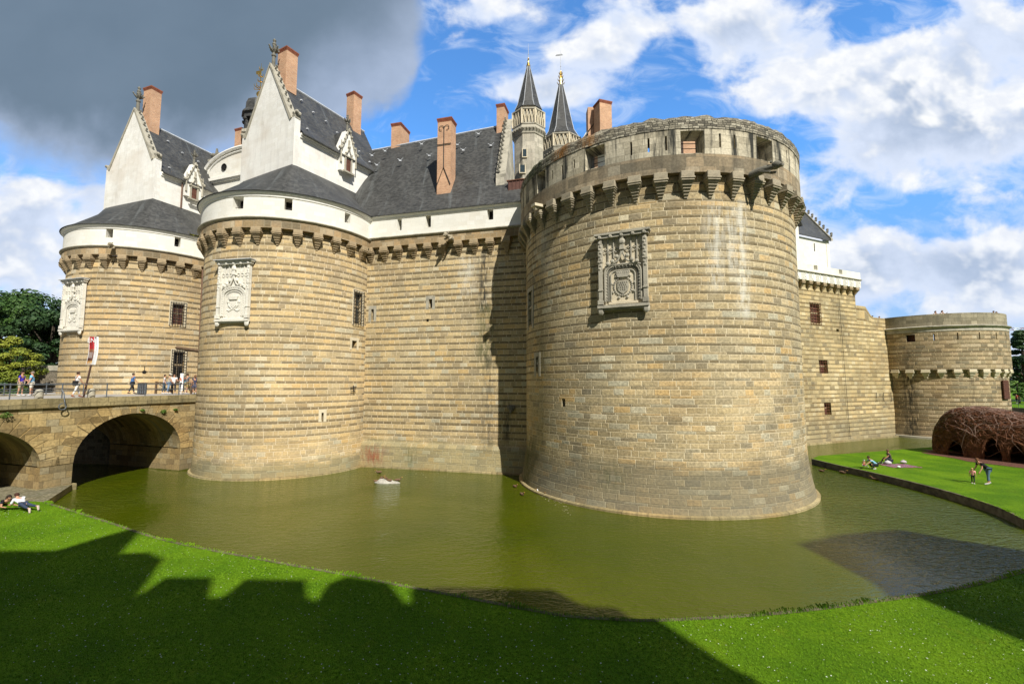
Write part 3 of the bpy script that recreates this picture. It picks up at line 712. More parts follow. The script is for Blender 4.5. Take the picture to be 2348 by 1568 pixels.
        s_.extr([(x, .16, cz + z) for x, z in ((-.26, .30), (-.26, -.05), (0, -.28), (.26, -.05), (.26, .30))], (0, .12, 0))
        for sx in (-1, 1):
            s_.tube([(sx * .12, .22, cz - .32), (sx * .42, .24, cz - .05), (sx * .50, .22, cz + .20)], .07, 5); s_.tube([(sx * .05, .22, cz - .30), (sx * .40, .24, cz - .48), (sx * .62, .2, cz - .38)], .06, 5); s_.ball((sx * .50, .24, cz + .26), .12, 5)
    s_.build('crowned_shield', m2, P0)
    return P0
# ------------------------------------------------------------------ crockets, finials
def crocket_row(parent, A, B, n, mt, size=.22, out=(0, 0, 1)):
    A, B = Vector(A), Vector(B); out = Vector(out)
    d = (B - A).normalized()
    for k in range(n):
        p = A + (B - A) * (k + .5) / n; mb = MB(); q = p + out * size * .6
        mb.tube([p - out * .05, p + out * size * .7, p + out * size * 1.1 + d * size * .5], [size * .28, size * .34, size * .2], 5)
        mb.ball(tuple(p + out * size * 1.0 + d * size * .35), size * .42, 5); mb.ball(tuple(p + out * size * .5 - d * size * .3), size * .28, 4)
        mb.build('crocket', mt, parent)
def finial(parent, base, h, mt, r=.16, name='finial'):
    x, y, z = base; mb = MB()
    mb.lathe([(r, z - .1), (r * .8, z + h * .35), (r * 1.2, z + h * .38), (r * 1.2, z + h * .42), (r * .7, z + h * .45), (r * .8, z + h * .75), (r * 1.1, z + h * .80), (r * .5, z + h * .86), (r * .9, z + h * .93), (.02, z + h)], 8, (x, y))
    for k in range(8):
        a = k * math.pi / 4 + .3; rr = r * (2.3 if k % 2 else 1.7)
        mb.tube([(x, y, z + h * .50), (x + rr * .7 * math.cos(a), y + rr * .7 * math.sin(a), z + h * .58), (x + rr * 1.25 * math.cos(a), y + rr * 1.25 * math.sin(a), z + h * .66)], [r * .6, r * .55, r * .3], 5)
        mb.ball((x + rr * 1.2 * math.cos(a), y + rr * 1.2 * math.sin(a), z + h * .66), r * .5, 4)
    return mb.build(name, mt, parent)
def chimney(parent, c, sx, sy, z0, z1, rz, ties=None):
    mb = MB(); mb.box((c[0], c[1], (z0 + z1) / 2), (sx, sy, z1 - z0), rz); o = mb.build('chimney', M_BK, parent)
    cb = MB()
    for k, (e, hh) in enumerate(((.05, .10), (.10, .10), (.15, .12))): cb.box((c[0], c[1], z1 + .05 + k * .105 - .02), (sx + e, sy + e, hh - .005), rz)
    cb.build('chimney_cap', M_BKCAP, o)
    fb = MB(); fb.box((c[0], c[1], z0 + .0), (sx + .12, sy + .12, .05), rz)
    return o
# generic steep house on a gate tower
def gable_house(parent, Q, s, g, w, L, zb, ze, zr, mt_wall, chim, dormer, hip=False, kn=.55, zb2=None):
    """Q corner nearest the viewer (plan), g along the gable front (to image left), s along the side wall"""
    Q = Vector(Q); s = Vector(s).normalized(); g = Vector(g).normalized(); T = .55
    pt = lambda l, a, z: (Q.x + s.x * l + g.x * a, Q.y + s.y * l + g.y * a, z)
    zb = zb
    # front gable wall (slab) with raised coping
    wb = MB(); zk = ze + 1.1; zap = zr + .75
    prof = [(0, zb - 3), (0, zk), (kn, zk), (w / 2, zap), (w - kn, zk), (w, zk), (w, zb - 3)]
    wb.extr([pt(0, a, z) for a, z in prof], Vector((s.x, s.y, 0)) * T)
    # rear gable, side walls
    prof2 = [(.0, zb - 4), (.0, ze - .1), (.9, ze + .55 * 1.3), (w / 2, zr - .35), (w - .9, ze + .55 * 1.3), (w, ze - .1), (w, zb - 4)]
    wb.extr([pt(L - T, a, z) for a, z in prof2], Vector((s.x, s.y, 0)) * T)
    for a0 in (.003, w - T - .003):
        a1 = a0 + T
        pts = [pt(T, a0, zb - 4), pt(L - T, a0, zb - 4), pt(L - T, a1, zb - 4), pt(T, a1, zb - 4)]
        wb.prism([(p[0], p[1]) for p in pts], zb - 4, ze)
    W = wb.build('house_wall', mt_wall, parent)
    # cornice under the eaves on the visible side
    cb = MB()
    for (o, z0, z1) in ((.10, ze - .42, ze - .24), (.22, ze - .24, ze - .06)):
        q = [pt(T, -o, 0), pt(L + .1, -o, 0), pt(L + .1, .3, 0), pt(T, .3, 0)]
        cb.prism([(p[0], p[1]) for p in q], z0, z1)
    cb.build('eaves_cornice', M_TW, W)
    # roof: two slopes with a flare at the eaves
    rb = MB(); sl = (zr - ze) / (w / 2); ov = .42
    for sg in (0, 1):
        A = (lambda a: a) if sg == 0 else (lambda a: w - a)
        rows = [(-ov, ze - .12), (.9, ze + .9 * sl * .80), (w / 2, zr)]
        for k in range(2):
            (a0, z0), (a1, z1) = rows[k], rows[k + 1]; d0 = 0 if k == 0 else math.hypot(rows[1][0] - rows[0][0], rows[1][1] - rows[0][1]); d1 = d0 + math.hypot(a1 - a0, z1 - z0)
            L1 = L + .25
            q = [pt(T, A(a0), z0), pt(L1, A(a0), z0), pt(L1 - (0), A(a1), z1), pt(T, A(a1), z1)]
            uv = ((0, d0), (L, d0), (L, d1), (0, d1))
            if sg: q = q[::-1]; uv = uv[::-1]
            rb.F([rb.P(p) for p in q], uv)
            q2 = [Vector(p) - Vector((0, 0, .12)) for p in q][::-1]; rb.F([rb.P(p) for p in q2], uv[::-1])
        e = [pt(T, A(-ov), ze - .12), pt(L + .25, A(-ov), ze - .12), pt(L + .25, A(-ov), ze - .24), pt(T, A(-ov), ze - .24)]
        rb.poly(e)
    for (a, b) in (((-ov, ze - .12), (.9, ze + .9 * sl * .80)), ((.9, ze + .9 * sl * .80), (w / 2, zr)), ((w + ov, ze - .12), (w - .9, ze + .9 * sl * .80)), ((w - .9, ze + .9 * sl * .80), (w / 2, zr))):
        rb.poly([pt(L + .25, a[0], a[1]), pt(L + .25, b[0], b[1]), pt(L + .25, b[0], b[1] - .14), pt(L + .25, a[0], a[1] - .14)])
    RF = rb.build('roof', M_SL, parent)
    lb = MB(); lb.tube([pt(T, w / 2, zr + .03), pt(L + .25, w / 2, zr + .03)], .11, 6); lb.build('ridge_lead', M_LEAD, RF)
    # small lead snow hooks
    for k in range(7):
        l = T + 1 + (L - 2) * ((k * .37) % 1); a = .5 + (w / 2 - .9) * ((k * .61) % 1); z = ze + a * sl
        hb = MB(); hb.box(pt(l, a - .06, z + .1), (.16, .16, .10)); hb.build('roof_hook', M_LEAD, RF)
    # coping with crockets and kneeler blocks
    kb = MB()
    for sg in (0, 1):
        A = (lambda a: a) if sg == 0 else (lambda a: w - a)
        p0, p1 = pt(-.06, A(kn - .15), zk - .1), pt(-.06, A(w / 2), zap + .12)
        v = Vector(p1) - Vector(p0)
        kb.extr([pt(-.08, A(kn - .22), zk + .02), pt(-.08, A(w / 2), zap + .22), pt(-.08, A(w / 2), zap - .05), pt(-.08, A(kn + .0), zk - .12)], Vector((s.x, s.y, 0)) * (T + .16))
        kb.box(pt(T / 2, A(.22), zk + .10), (.5, .5, .30), math.atan2(s.y, s.x))
        kb.ball(pt(T / 2, A(.05), zk + .38), .26, 6, (1.3, 1, .9)); kb.ball(pt(T / 2 - .2, A(-.15), zk + .45), .16, 5)
    CP = kb.build('gable_coping', M_TG, W)
    for sg in (0, 1):
        A = (lambda a: a) if sg == 0 else (lambda a: w - a)
        sgv = -1 if sg == 0 else 1; out = Vector((g.x * sgv, g.y * sgv, .55)).normalized()
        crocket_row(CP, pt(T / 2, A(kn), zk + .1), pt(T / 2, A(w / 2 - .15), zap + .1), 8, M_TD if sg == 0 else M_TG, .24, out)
    finial(CP, pt(T / 2, w / 2, zap), 2.65, M_TD, .17)
    for (l, a, sl_, sa, zt) in chim:
        c = pt(l, a, 0); zc = ze + min(a, w - a) * sl - 1.0
        chimney(RF, c, sl_, sa, zc, zt, math.atan2(s.y, s.x))
    # stone dormer rising through the eaves on the side wall
    if dormer:
        l0, ww, z0, zw0, zw1, zg0, zt = dormer
        fr = Pla(pt(0, 0, 0), pt(10, 0, 0)); db = MB(); db.M = lmat(fr, l0, 0)
        hw = ww / 2
        db.extr([(-hw, -.6, ze - 1.6), (hw, -.6, ze - 1.6), (hw, -.6, zg0), (0, -.6, zt), (-hw, -.6, zg0)], (0, .95, 0))
        DM = db.build('dormer', M_TW, parent)
        wb2 = MB(); wb2.M = lmat(fr, l0, 0); wb2.b2(-.28, .28, .355, .37, zw0, zw1); WN = wb2.build('window', M_SHUT, DM)
        tb = MB(); tb.M = lmat(fr, l0, 0)
        tb.b2(-.42, -.28, .35, .46, zw0 - .1, zw1 + .1); tb.b2(.28, .42, .35, .46, zw0 - .1, zw1 + .1); tb.b2(-.55, .55, .35, .52, zw1 + .1, zw1 + .22); tb.b2(-.6, .6, .35, .58, zw0 - .25, zw0 - .1)
        for sx in (-1, 1):
            tb.tube([(sx * hw, .42, zg0 - .05), (0, .42, zt + .05)], .07, 5)
            for k in range(5): q = (k + .5) / 5; tb.ball((sx * hw * (1 - q) * 1.08, .44, zg0 + (zt - zg0) * q), .13, 5)
            tb.tube([(sx * hw, .42, zw1 - .6), (sx * hw, .42, zg0 + .9)], [.10, .04], 5); tb.ball((sx * (hw + .12), .42, zg0 + .15), .17, 5)
            tb.tube([(sx * .45, .44, zw1 + .2), (sx * .18, .46, zw1 + .55), (0, .46, zw1 + 1.0)], .05, 4); tb.ball((sx * .35, .46, zw1 + .45), .09, 5)
        tb.ball((0, .48, zw1 + 1.1), .16, 5); tb.box((0, .44, zw1 + 1.45), (.14, .1, .6))
        tb.build('dormer_carving', M_TG, DM)
        finial(DM, tuple(lmat(fr, l0, 0) @ Vector((0, .1, zt))), 1.5, M_TD, .12)
        rr = MB(); rr.M = lmat(fr, l0, 0)
        for sx in (-1, 1): rr.poly([(sx * hw, -.6, zg0), (0, -.6, zt), (0, -3.2, zt), (sx * hw, -3.2, zg0)])
        rr.build('dormer_roof', M_SL, DM)
    return pt

def gate_tower(name, label, cx, cy, Q, s, g, w, L, chim, dormer, band_w, wallmat, pan, wins, arc=(-1.9, 1.9), cor_off=0.0, cor_rng=(-14, 14), eave=21.12):
    R = 6.78
    fr = Cyl(cx, cy, R, lambda z: R + (.0 if z > 1.6 else (1.6 - z) * .06))
    O = (cx, cy, 0); T = empty(name, O, label, 'tower')
    holes = [h[:4] for h in wins]
    mb = MB(); zs = [-.6, 0, .5, 1.0, 1.6, 2.6] + [4.0 + 1.6 * k for k in range(9)] + [18.35]
    wall(mb, fr, arc[0] * R, arc[1] * R, zs, .45, holes, .7)
    mb.build('tower_wall', wallmat, T, smooth=30)
    pb = MB(); ring(pb, fr, arc[0] * R, arc[1] * R, [(-.02, .14), (.16, .12), (.18, .09), (.18, -.5)]); pb.build('plinth', M_KERB, T, smooth=40)
    for h in wins:
        if h[4] == 'grille': grille(T, fr, h[0], h[1], h[2], h[3], h[5], h[6], h[7], h[8])
        elif h[4] == 'dark':
            d = MB(); d.M = lmat(fr, (h[0] + h[1]) / 2, h[2], .5); ww = (h[1] - h[0]) / 2; d.b2(-ww, ww, -.04, 0, 0, h[3] - h[2]); d.build('window', M_DARK, T)
        sur = MB(); sur.M = lmat(fr, (h[0] + h[1]) / 2, h[2], -.012); ww = (h[1] - h[0]) / 2
        for q in ((-ww - .22, -ww, -.12, h[3] - h[2] + .25), (ww, ww + .22, -.12, h[3] - h[2] + .25)): sur.b2(q[0], q[1], -.05, 0, q[2], q[3])
        sur.b2(-ww, ww, -.05, 0, h[3] - h[2], h[3] - h[2] + .25)
        sur.build('window_surround', M_TP, T)
    # corbels, brown band, white gallery
    fb = Cyl(cx, cy, R)
    ss = [cor_off + 1.36 * k for k in range(cor_rng[0], cor_rng[1])]
    corbels(T, fb, [x for x in ss if arc[0] * R < x < arc[1] * R], 18.38, 'gate', M_TB, w=.68, proj=.52, h=1.34)
    fbn = Cyl(cx, cy, R + .42)
    mb = MB(); wall(mb, fbn, arc[0] * (R + .42), arc[1] * (R + .42), [18.36, 18.75, 19.05], .4, (), .45); mb.build('stone_band', M_BAND, T, smooth=30)
    led = MB(); ring(led, fbn, arc[0] * (R + .42), arc[1] * (R + .42), [(0, 18.98), (.10, 19.02), (.16, 19.08), (.16, 19.13), (.04, 19.2), (-.04, 19.2)]); led.build('string_course', M_TG, T, smooth=40)
    fw = Cyl(cx, cy, R + .36); gh = [h for h in band_w]
    hs = []
    for (u0, u1, v0, v1) in gh:
        a, z1 = fw.px(u0, v0); b_, _ = fw.px(u1, v0); _, z0 = fw.px((u0 + u1) / 2, v1); hs.append((a, b_, z0, z1))
    mb = MB(); wall(mb, fw, arc[0] * (R + .36), arc[1] * (R + .36), [19.1, 20.3, 20.86], .4, hs, .75); G = mb.build('white_gallery', M_WHT, T, smooth=30)
    for h in hs:
        d = MB(); d.M = lmat(fw, (h[0] + h[1]) / 2, h[2], .74); ww = (h[1] - h[0]) / 2 + .1; d.b2(-ww, ww, -.05, 0, -.05, h[3] - h[2] + .05); Wd = d.build('window', M_DARK, G)
        k = MB(); k.M = lmat(fw, (h[0] + h[1]) / 2, h[2], .3); k.box((0, 0, .22), (h[1] - h[0], .03, .03)); k.build('window_bar', M_IRON, Wd)
    led = MB(); ring(led, fw, arc[0] * (R + .36), arc[1] * (R + .36), [(0, 20.70), (.06, 20.74), (.08, 20.86), (.20, 20.96), (.24, 21.04), (.24, 21.08), (-.3, 21.10)]); led.build('eaves_moulding', M_TW, T, smooth=40)
    # low roof skirt: from the round eaves to the house walls
    mb = MB(); N = 96; Re = R + .36 + .30; Q = Vector(Q); sv = Vector(s).normalized(); gv = Vector(g).normalized()
    ctr = Vector((cx, cy)); rows = []
    def rect_hit(d):   # from the tower axis outwards, where the ray leaves the house rectangle
        o = ctr - Q; best = 1e9
        for (n, lo, hi) in ((sv, 0, L), (gv, 0, w)):
            dn = d.dot(n); on = o.dot(n)
            if abs(dn) > 1e-6:
                for e in (lo, hi):
                    tt = (e - on) / dn
                    if tt > 0: best = min(best, tt)
        return best
    zb = 24.75
    for k in range(N):
        a = 2 * math.pi * k / N; d = fr.e0 * math.cos(a) + fr.e1 * math.sin(a); ri = min(rect_hit(d), Re - .3) - .05
        row = []
        for (q, zf) in ((0, 0), (.14, .115), (.5, .48), (1, 1)):
            r_ = Re + (ri - Re) * q; z_ = eave + (zb - eave) * zf * (1 if ri < Re - 1.0 else max(.1, (Re - ri) / 1.0)); row.append((ctr.x + d.x * r_, ctr.y + d.y * r_, z_))
        rows.append(row)
    ids = [[mb.P(p) for p in row] for row in rows]
    for k in range(N):
        j = (k + 1) % N; u0, u1 = 7.2 * 2 * math.pi * k / N, 7.2 * 2 * math.pi * (k + 1) / N; Ls = [0, .7, 2.2, 4.6]
        for i in range(3): mb.F([ids[k][i], ids[j][i], ids[j][i + 1], ids[k][i + 1]], ((u0, Ls[i]), (u1, Ls[i]), (u1, Ls[i + 1]), (u0, Ls[i + 1])))
    mb.build('skirt_roof', M_SL, T, smooth=22)
    eb = MB(); ring(eb, Cyl(cx, cy, Re), arc[0] * Re, arc[1] * Re, [(.02, eave - .05), (.03, eave - .02), (.0, eave + .015), (-.2, eave + .06)]); eb.build('eaves_edge', M_SL, T, smooth=40)
    pt = gable_house(T, Q, s, g, w, L, 24.5, 27.65, 33.75, M_WHT2, chim, dormer)
    if pan:
        ff = fr; a0, _ = ff.px(pan[0], pan[2]); a1, _ = ff.px(pan[1], pan[2]); um = (pan[0] + pan[1]) / 2; _, z1 = ff.px(um, pan[2]); _, z0 = ff.px(um, pan[3])
        panel(T, fr, a0, a1, z0, z1, M_TWP, M_TWP, 1)
        lb = MB(); lb.M = lmat(fr, (a0 + a1) / 2, z1); lb.box((0, .18, .07), ((a1 - a0) + .5, .60, .05)); lb.build('lead_hood', M_LEAD, T)
    return T, fr, pt
def ahole(fr, u0, u1, v0, v1):
    um = (u0 + u1) / 2; a, _ = fr.px(u0, (v0 + v1) / 2); b_, _ = fr.px(u1, (v0 + v1) / 2); _, z1 = fr.px(um, v0); _, z0 = fr.px(um, v1)
    return (min(a, b_), max(a, b_), z0, z1)
def chat(Q, s, g, w, l, a, ut, vt, zguess=37):   # height of a chimney top at place (l, a)
    x = Q[0] + s[0] * l + g[0] * a; y = Q[1] + s[1] * l + g[1] * a
    y -= 1.15; d = ray(ut, vt); return CAMZ + d.z * (y / d.y)
# tower nearer the viewer (beside the curtain)
C2 = (-19.29, 40.12); f2 = Cyl(C2[0], C2[1], 6.78)
Q2 = (-17.91, 36.0); s2 = (.480, .877); g2 = (-.877, .480)
w2h = ahole(f2, 812, 830, 672, 742) + ('grille', M_IRON, M_GLASS, 5, 11)
T2, fr2, pt2 = gate_tower('gate_tower', 'round tower topped by a tall white gabled house, beside the flat curtain wall', C2[0], C2[1], Q2, s2, g2, 7.25, 10.5,
    [(1.6, 3.62, 1.1, 1.25, chat(Q2, s2, g2, 7.25, 1.6, 3.62, 655, 99) - .3), (9.3, 3.62, 1.05, 1.05, chat(Q2, s2, g2, 7.25, 9.3, 3.62, 801, 203) - .3)],
    (5.3, 1.7, 26, 26.2, 27.35, 27.9, 30.2),
    [(534.6, 559, 453, 479), (653, 671, 455, 482), (791, 804, 487, 512)], M_T2, (510, 581, 600, 733),
    [w2h, ahole(f2, 807, 818, 781, 799) + ('dark',), ahole(f2, 737, 742, 946, 963) + ('dark',)], cor_off=.05)
# tower farther left, behind the bridge
C1 = (-37.33, 47.3); f1 = Cyl(C1[0], C1[1], 6.78)
Q1 = (-34.77, 43.0); s1 = (.344, .939); g1 = (-.939, .344)
T1, fr1, pt1 = gate_tower('gate_tower', 'round gate tower with white gallery and gabled house, farthest left behind the bridge', C1[0], C1[1], Q1, s1, g1, 7.6, 13.0,
    [(1.55, 3.8, 1.0, 1.2, chat(Q1, s1, g1, 7.6, 1.55, 3.8, 345, 190) - .3), (12.0, 3.8, 1.1, 1.1, chat(Q1, s1, g1, 7.6, 12.0, 3.8, 502, 288) - .3)],
    (3.6, 1.7, 26, 26.0, 27.1, 27.6, 29.8),
    [(244, 260, 522, 545), (401, 415, 543, 566)], M_T1, (157, 203, 643, 755),
    [ahole(f1, 394, 422, 697, 744) + ('grille', M_IRON, M_SHUT, 7, 9), ahole(f1, 396, 422, 806, 876) + ('grille', M_IRON, M_DARK, 7, 13)], cor_off=.3)
# ------------------------------------------------------------------ curtain wall with gallery and the long slate roof
cA, cB = Vector((-12.55, 39.15)), Vector((1.0, 35.55)); cd_ = (cB - cA).normalized(); cn = Vector((cd_.y, -cd_.x)); cp = -cn
WING = empty('castle_wing', (cA.x, cA.y, 0), 'flat curtain wall wing under a long slate roof with three brick chimneys', 'castle wing')
frc = Pla(cA, cB, lambda z: 0.0 if z > 2.1 else (.30 if z < 1.75 else (2.1 - z) / .35 * .30) + (.22 * max(0, 1 - z / 1.75)))
frp = Pla(cA, cB)
def phole(fr, u0, u1, v0, v1):
    a, _ = fr.px(u0, (v0 + v1) / 2); b_, _ = fr.px(u1, (v0 + v1) / 2); _, z1 = fr.px((u0 + u1) / 2, v0); _, z0 = fr.px((u0 + u1) / 2, v1)
    return (a, b_, z0, z1)
ch = [phole(frp, 983, 991, 686, 705), phole(frp, 851, 857, 709, 734), phole(frp, 977, 983, 731, 738)]
mb = MB(); wall(mb, frc, -1.5, 19.0, [-.6, 0, .6, 1.2, 1.75, 1.95, 2.1, 4, 7, 10, 13, 16, 18.6], .6, ch, .6)
mb.build('wall', M_CUR, WING, smooth=20)
pb = MB(); ring(pb, Pla(cA, cB), -1.5, 19, [(.48, .14), (.60, .12), (.62, .09), (.62, -.5)]); pb.build('plinth', M_KERB, WING)
for h in ch[:2]:
    d = MB(); d.M = lmat(frp, (h[0] + h[1]) / 2, h[2], .5); ww = (h[1] - h[0]) / 2; d.b2(-ww, ww, -.04, 0, 0, h[3] - h[2]); d.build('window', M_DARK, WING)
    sur = MB(); sur.M = lmat(frp, (h[0] + h[1]) / 2, h[2], -.012)
    sur.b2(-ww - .25, -ww, -.05, 0, -.15, h[3] - h[2] + .28); sur.b2(ww, ww + .25, -.05, 0, -.15, h[3] - h[2] + .28); sur.b2(-ww, ww, -.05, 0, h[3] - h[2], h[3] - h[2] + .28); sur.build('window_surround', M_TG, WING)
corbels(WING, frp, [.35 + 1.36 * k for k in range(0, 13)], 18.5, 'gate', M_TB)
fb = Pla(cA + cn * .42, cB + cn * .42)
mb = MB(); wall(mb, fb, -1.0, 17, [18.48, 19.2], .8, (), .5); mb.build('stone_band', M_BAND, WING)
led = MB(); ring(led, fb, -1, 17, [(0, 19.13), (.10, 19.17), (.16, 19.23), (.16, 19.28), (.02, 19.36), (-.06, 19.36)]); led.build('string_course', M_TG, WING)
fg = Pla(cA + cn * .34, cB + cn * .34)
gh = [phole(fg, 911, 921, 502, 528), phole(fg, 976, 988, 494, 521), phole(fg, 1117, 1131, 478, 504)]
mb = MB(); wall(mb, fg, -1, 17, [19.3, 21.02], .8, gh, .7); G = mb.build('white_gallery', M_WHT, WING)
for h in gh:
    d = MB(); d.M = lmat(fg, (h[0] + h[1]) / 2, h[2], .69); ww = (h[1] - h[0]) / 2 + .1; d.b2(-ww, ww, -.05, 0, -.05, h[3] - h[2] + .05); d.build('window', M_DARK, G)
led = MB(); ring(led, fg, -1, 17, [(0, 20.84), (.06, 20.88), (.08, 21.0), (.20, 21.1), (.24, 21.18), (.24, 21.22), (-.3, 21.24)]); led.build('eaves_moulding', M_TW, WING)
ER = 31.3; ev = lambda s, o=.62, z=21.22: Vector((cA.x + cd_.x * s + cn.x * o, cA.y + cd_.y * s + cn.y * o, z))
r0 = onz(848, 348, ER); r1 = onz(1155, 289.5, ER); rd = (r1 - r0).normalized(); rL = r0 - rd * 7
def onplane(u, v, p0, n):
    d = ray(u, v); o = Vector((0, 0, CAMZ)); t_ = (p0 - o).dot(n) / d.dot(n); return o + d * t_
eL, eR = ev(-3), ev(18)
rn = (ev(14) - ev(0)).cross(r1 - ev(0)).normalized()
F_ = onplane(1137, 418, ev(0), rn); R1 = r1
mb = MB()
def rp(p): return mb.P(p)
def roofquad(a, b, c, d, uv): mb.F([rp(a), rp(b), rp(c), rp(d)], uv)
# flared foot, main slope left of the gable, lower strip right of it
kf = .14
def onroof(s_, q):   # q 0 at the eaves, 1 at the ridge
    e = ev(s_); rr = rL + rd * ((s_ + 10.2) * .985); p = e + (rr - e) * q; p.z += -.30 * math.sin(math.pi * min(q / .5, 1)) if q < .5 else 0; return p
sF = 12.35
N = 10; qs = [0, .07, .14, .25, .37, .5, 1.0]
for i in range(N):
    s0_, s1_ = -3 + (sF + 3) * i / N, -3 + (sF + 3) * (i + 1) / N
    for j in range(len(qs) - 1):
        roofquad(onroof(s0_, qs[j]), onroof(s1_, qs[j]), onroof(s1_, qs[j + 1]), onroof(s0_, qs[j + 1]), ((s0_, qs[j] * 12), (s1_, qs[j] * 12), (s1_, qs[j + 1] * 12), (s0_, qs[j + 1] * 12)))
for i in range(5):
    s0_, s1_ = sF + 5.0 * i / 5, sF + 5.0 * (i + 1) / 5
    for j in range(3):
        roofquad(onroof(s0_, qs[j]), onroof(s1_, qs[j]), onroof(s1_, qs[j + 1]), onroof(s0_, qs[j + 1]), ((s0_, qs[j] * 12), (s1_, qs[j] * 12), (s1_, qs[j + 1] * 12), (s0_, qs[j + 1] * 12)))
# rear slope
back_ = -cn
ra, rb_ = rL + rd * ((-3 + 10.2) * .985), rL + rd * ((sF + 10.2) * .985)
roofquad(rb_, ra, ra + Vector((cp.x, cp.y, 0)) * 6.5 - Vector((0, 0, 10)), rb_ + Vector((cp.x, cp.y, 0)) * 6.5 - Vector((0, 0, 10)), ((0, 0), (15, 0), (15, 12), (0, 12)))
RFC = mb.build('roof', M_SL, WING, smooth=25, merge=True)
lb = MB(); lb.tube([tuple(ra + Vector((0, 0, .04))), tuple(rb_ + Vector((0, 0, .04)))], .12, 6); lb.build('ridge_lead', M_LEAD, RFC)
eb = MB(); eb.poly([ev(-3), ev(18), ev(18) - Vector((0, 0, .07)), ev(-3) - Vector((0, 0, .07))]); eb.poly([ev(-3) - Vector((0, 0, .07)), ev(18) - Vector((0, 0, .07)), ev(18, 0) - Vector((0, 0, .07)), ev(-3, 0) - Vector((0, 0, .07))]); eb.build('eaves_edge', M_SL, RFC)
for (u, v) in ((913, 463), (962, 463), (1000, 505 - 20), (973, 395), (1055, 400), (1062, 385), (1095, 370), (1130, 500 - 140), (1085, 398), (933, 368), (890, 470 - 80), (868, 460 - 70), (1100, 345), (1057, 350), (1127, 372)):
    pass
for (X, Y) in ((260, 840), (363, 905), (508, 793), (560, 872), (750, 798), (790, 835), (893, 725), (977, 803), (205, 935), (172, 870)):
    p = onplane((1200 + X / 1.96) * .6627, (100 + Y / 1.96) * .6627, ev(0), rn) 
    hb = MB(); hb.box(tuple(p + Vector((0, 0, .12))), (.22, .2, .10)); hb.tube([p + Vector((0, 0, .1)) - Vector((cd_.x, cd_.y, -.9)) * .3, p + Vector((0, -.08, .15)), p + Vector((0, 0, .1)) + Vector((cd_.x, cd_.y, .9)) * .3], .03, 4); hb.build('roof_hook', M_LEAD, RFC)
rz = math.atan2(cd_.y, cd_.x)
# chimneys
def wchim(u0, u1, vt, vb, dep, roofp, back=0.0, cap=True):
    um = (u0 + u1) / 2; p = roofp
    y = p.y; w_ = (u1 - u0) / FPX * (y) / max(.2, abs(cd_.x)); 
    zt = CAMZ + ray(um, vt).z * y / ray(um, vt).y
    c = Vector((p.x, p.y)) + cp * (dep / 2 - back)
    return chimney(RFC, (c.x, c.y), w_ * .92, dep, p.z - 1.6, zt - .33, rz), c, w_, zt
pb_ = onplane(1017, 434, ev(0), rn)
c1_, cc, w1, zt1 = wchim(999.5, 1036, 270, 434, 1.1, pb_)
ti = MB(); frt = Pla(cc - cp * .55 - cd_ * w1 / 2, cc - cp * .55 + cd_ * w1 / 2); ti.M = lmat(frt, w1 / 2, zt1, -.04)
x_ = w1 * .46; H_ = zt1 - pb_.z
ti.tube([(0, .02, -.8), (0, .02, -4.6)], .035, 4); ti.tube([(-x_, .02, -6.1), (0, .02, -4.5), (x_, .02, -6.1)], .04, 4); ti.tube([(-x_ - .02, .02, -2.45), (x_ + .02, .02, -2.45)], .04, 4)
for sx in (-1, 1): ti.tube([(0, .02, -.85)] + [(sx * (.25 + .22 * math.cos(a)), .02, -.95 + .22 * math.sin(a)) for a in [math.pi - k * .7 for k in range(8)]], .025, 4)
ti.build('iron_tie', M_IRON, c1_)
pa_ = rL + rd * 0; pA = onz(917, 345, ER); wchim(904, 930, 282, 345, 1.9, pA - Vector((cp.x, cp.y, 0)) * .9)
pB = onz(1152, 292, ER); wchim(1142, 1162, 238, 296, 1.4, pB - Vector((cp.x, cp.y, 0)) * .7)
# crocketed gable at the right end
gb = MB(); Gd = Vector((R1.x - F_.x, R1.y - F_.y)).normalized(); top = R1 + Vector((0, 0, .35)); f0 = F_ + Vector((0, 0, .35))
bk = Vector((R1.x + (R1.x - F_.x), R1.y + (R1.y - F_.y), f0.z))
gb.extr([(F_.x, F_.y, F_.z - 4), tuple(f0), tuple(top), tuple(bk), (bk.x, bk.y, F_.z - 4)], (cd_.x * .75, cd_.y * .75, 0))
GB = gb.build('gable_wall', M_GRT, WING)
cb = MB(); cb.extr([tuple(f0 + Vector((0, 0, .0))), tuple(top), tuple(top + Vector((0, 0, .25))), tuple(f0 + Vector((0, 0, .28)))], (cd_.x * .85, cd_.y * .85, 0)); CP = cb.build('gable_coping', M_TG, GB)
crocket_row(CP, f0 + Vector((cd_.x * .3, cd_.y * .3, .25)), top + Vector((cd_.x * .3, cd_.y * .3, .25)), 13, M_TD, .30, Vector((cn.x - cd_.x * .5, cn.y - cd_.y * .5, .7)).normalized())
# brown sheet lean-to and white end wall between gable and horseshoe tower
ln = MB(); p0 = onplane(1150, 419, ev(0), rn); q0 = onroof(13.2, .14)
frl = Pla(onroof(12.9, .16)[:2], (onroof(12.9, .16)[:2][0] + cd_.x * 2.6, onroof(12.9, .16)[:2][1] + cd_.y * 2.6))
ln.M = lmat(frl, 1.3, onroof(13, .14).z); ln.b2(-1.4, 1.25, -2.2, 0, -.6, .95)
for k in range(9): ln.b2(-1.35 + k * .32, -1.31 + k * .32, 0, .04, -.4, .9)
LT = ln.build('lean_to', M_ZINC, WING); l2 = MB(); l2.M = ln.M; l2.b2(-1.5, 1.35, -2.3, .08, .952, 1.02); l2.build('lean_to_roof', M_RUST, LT)
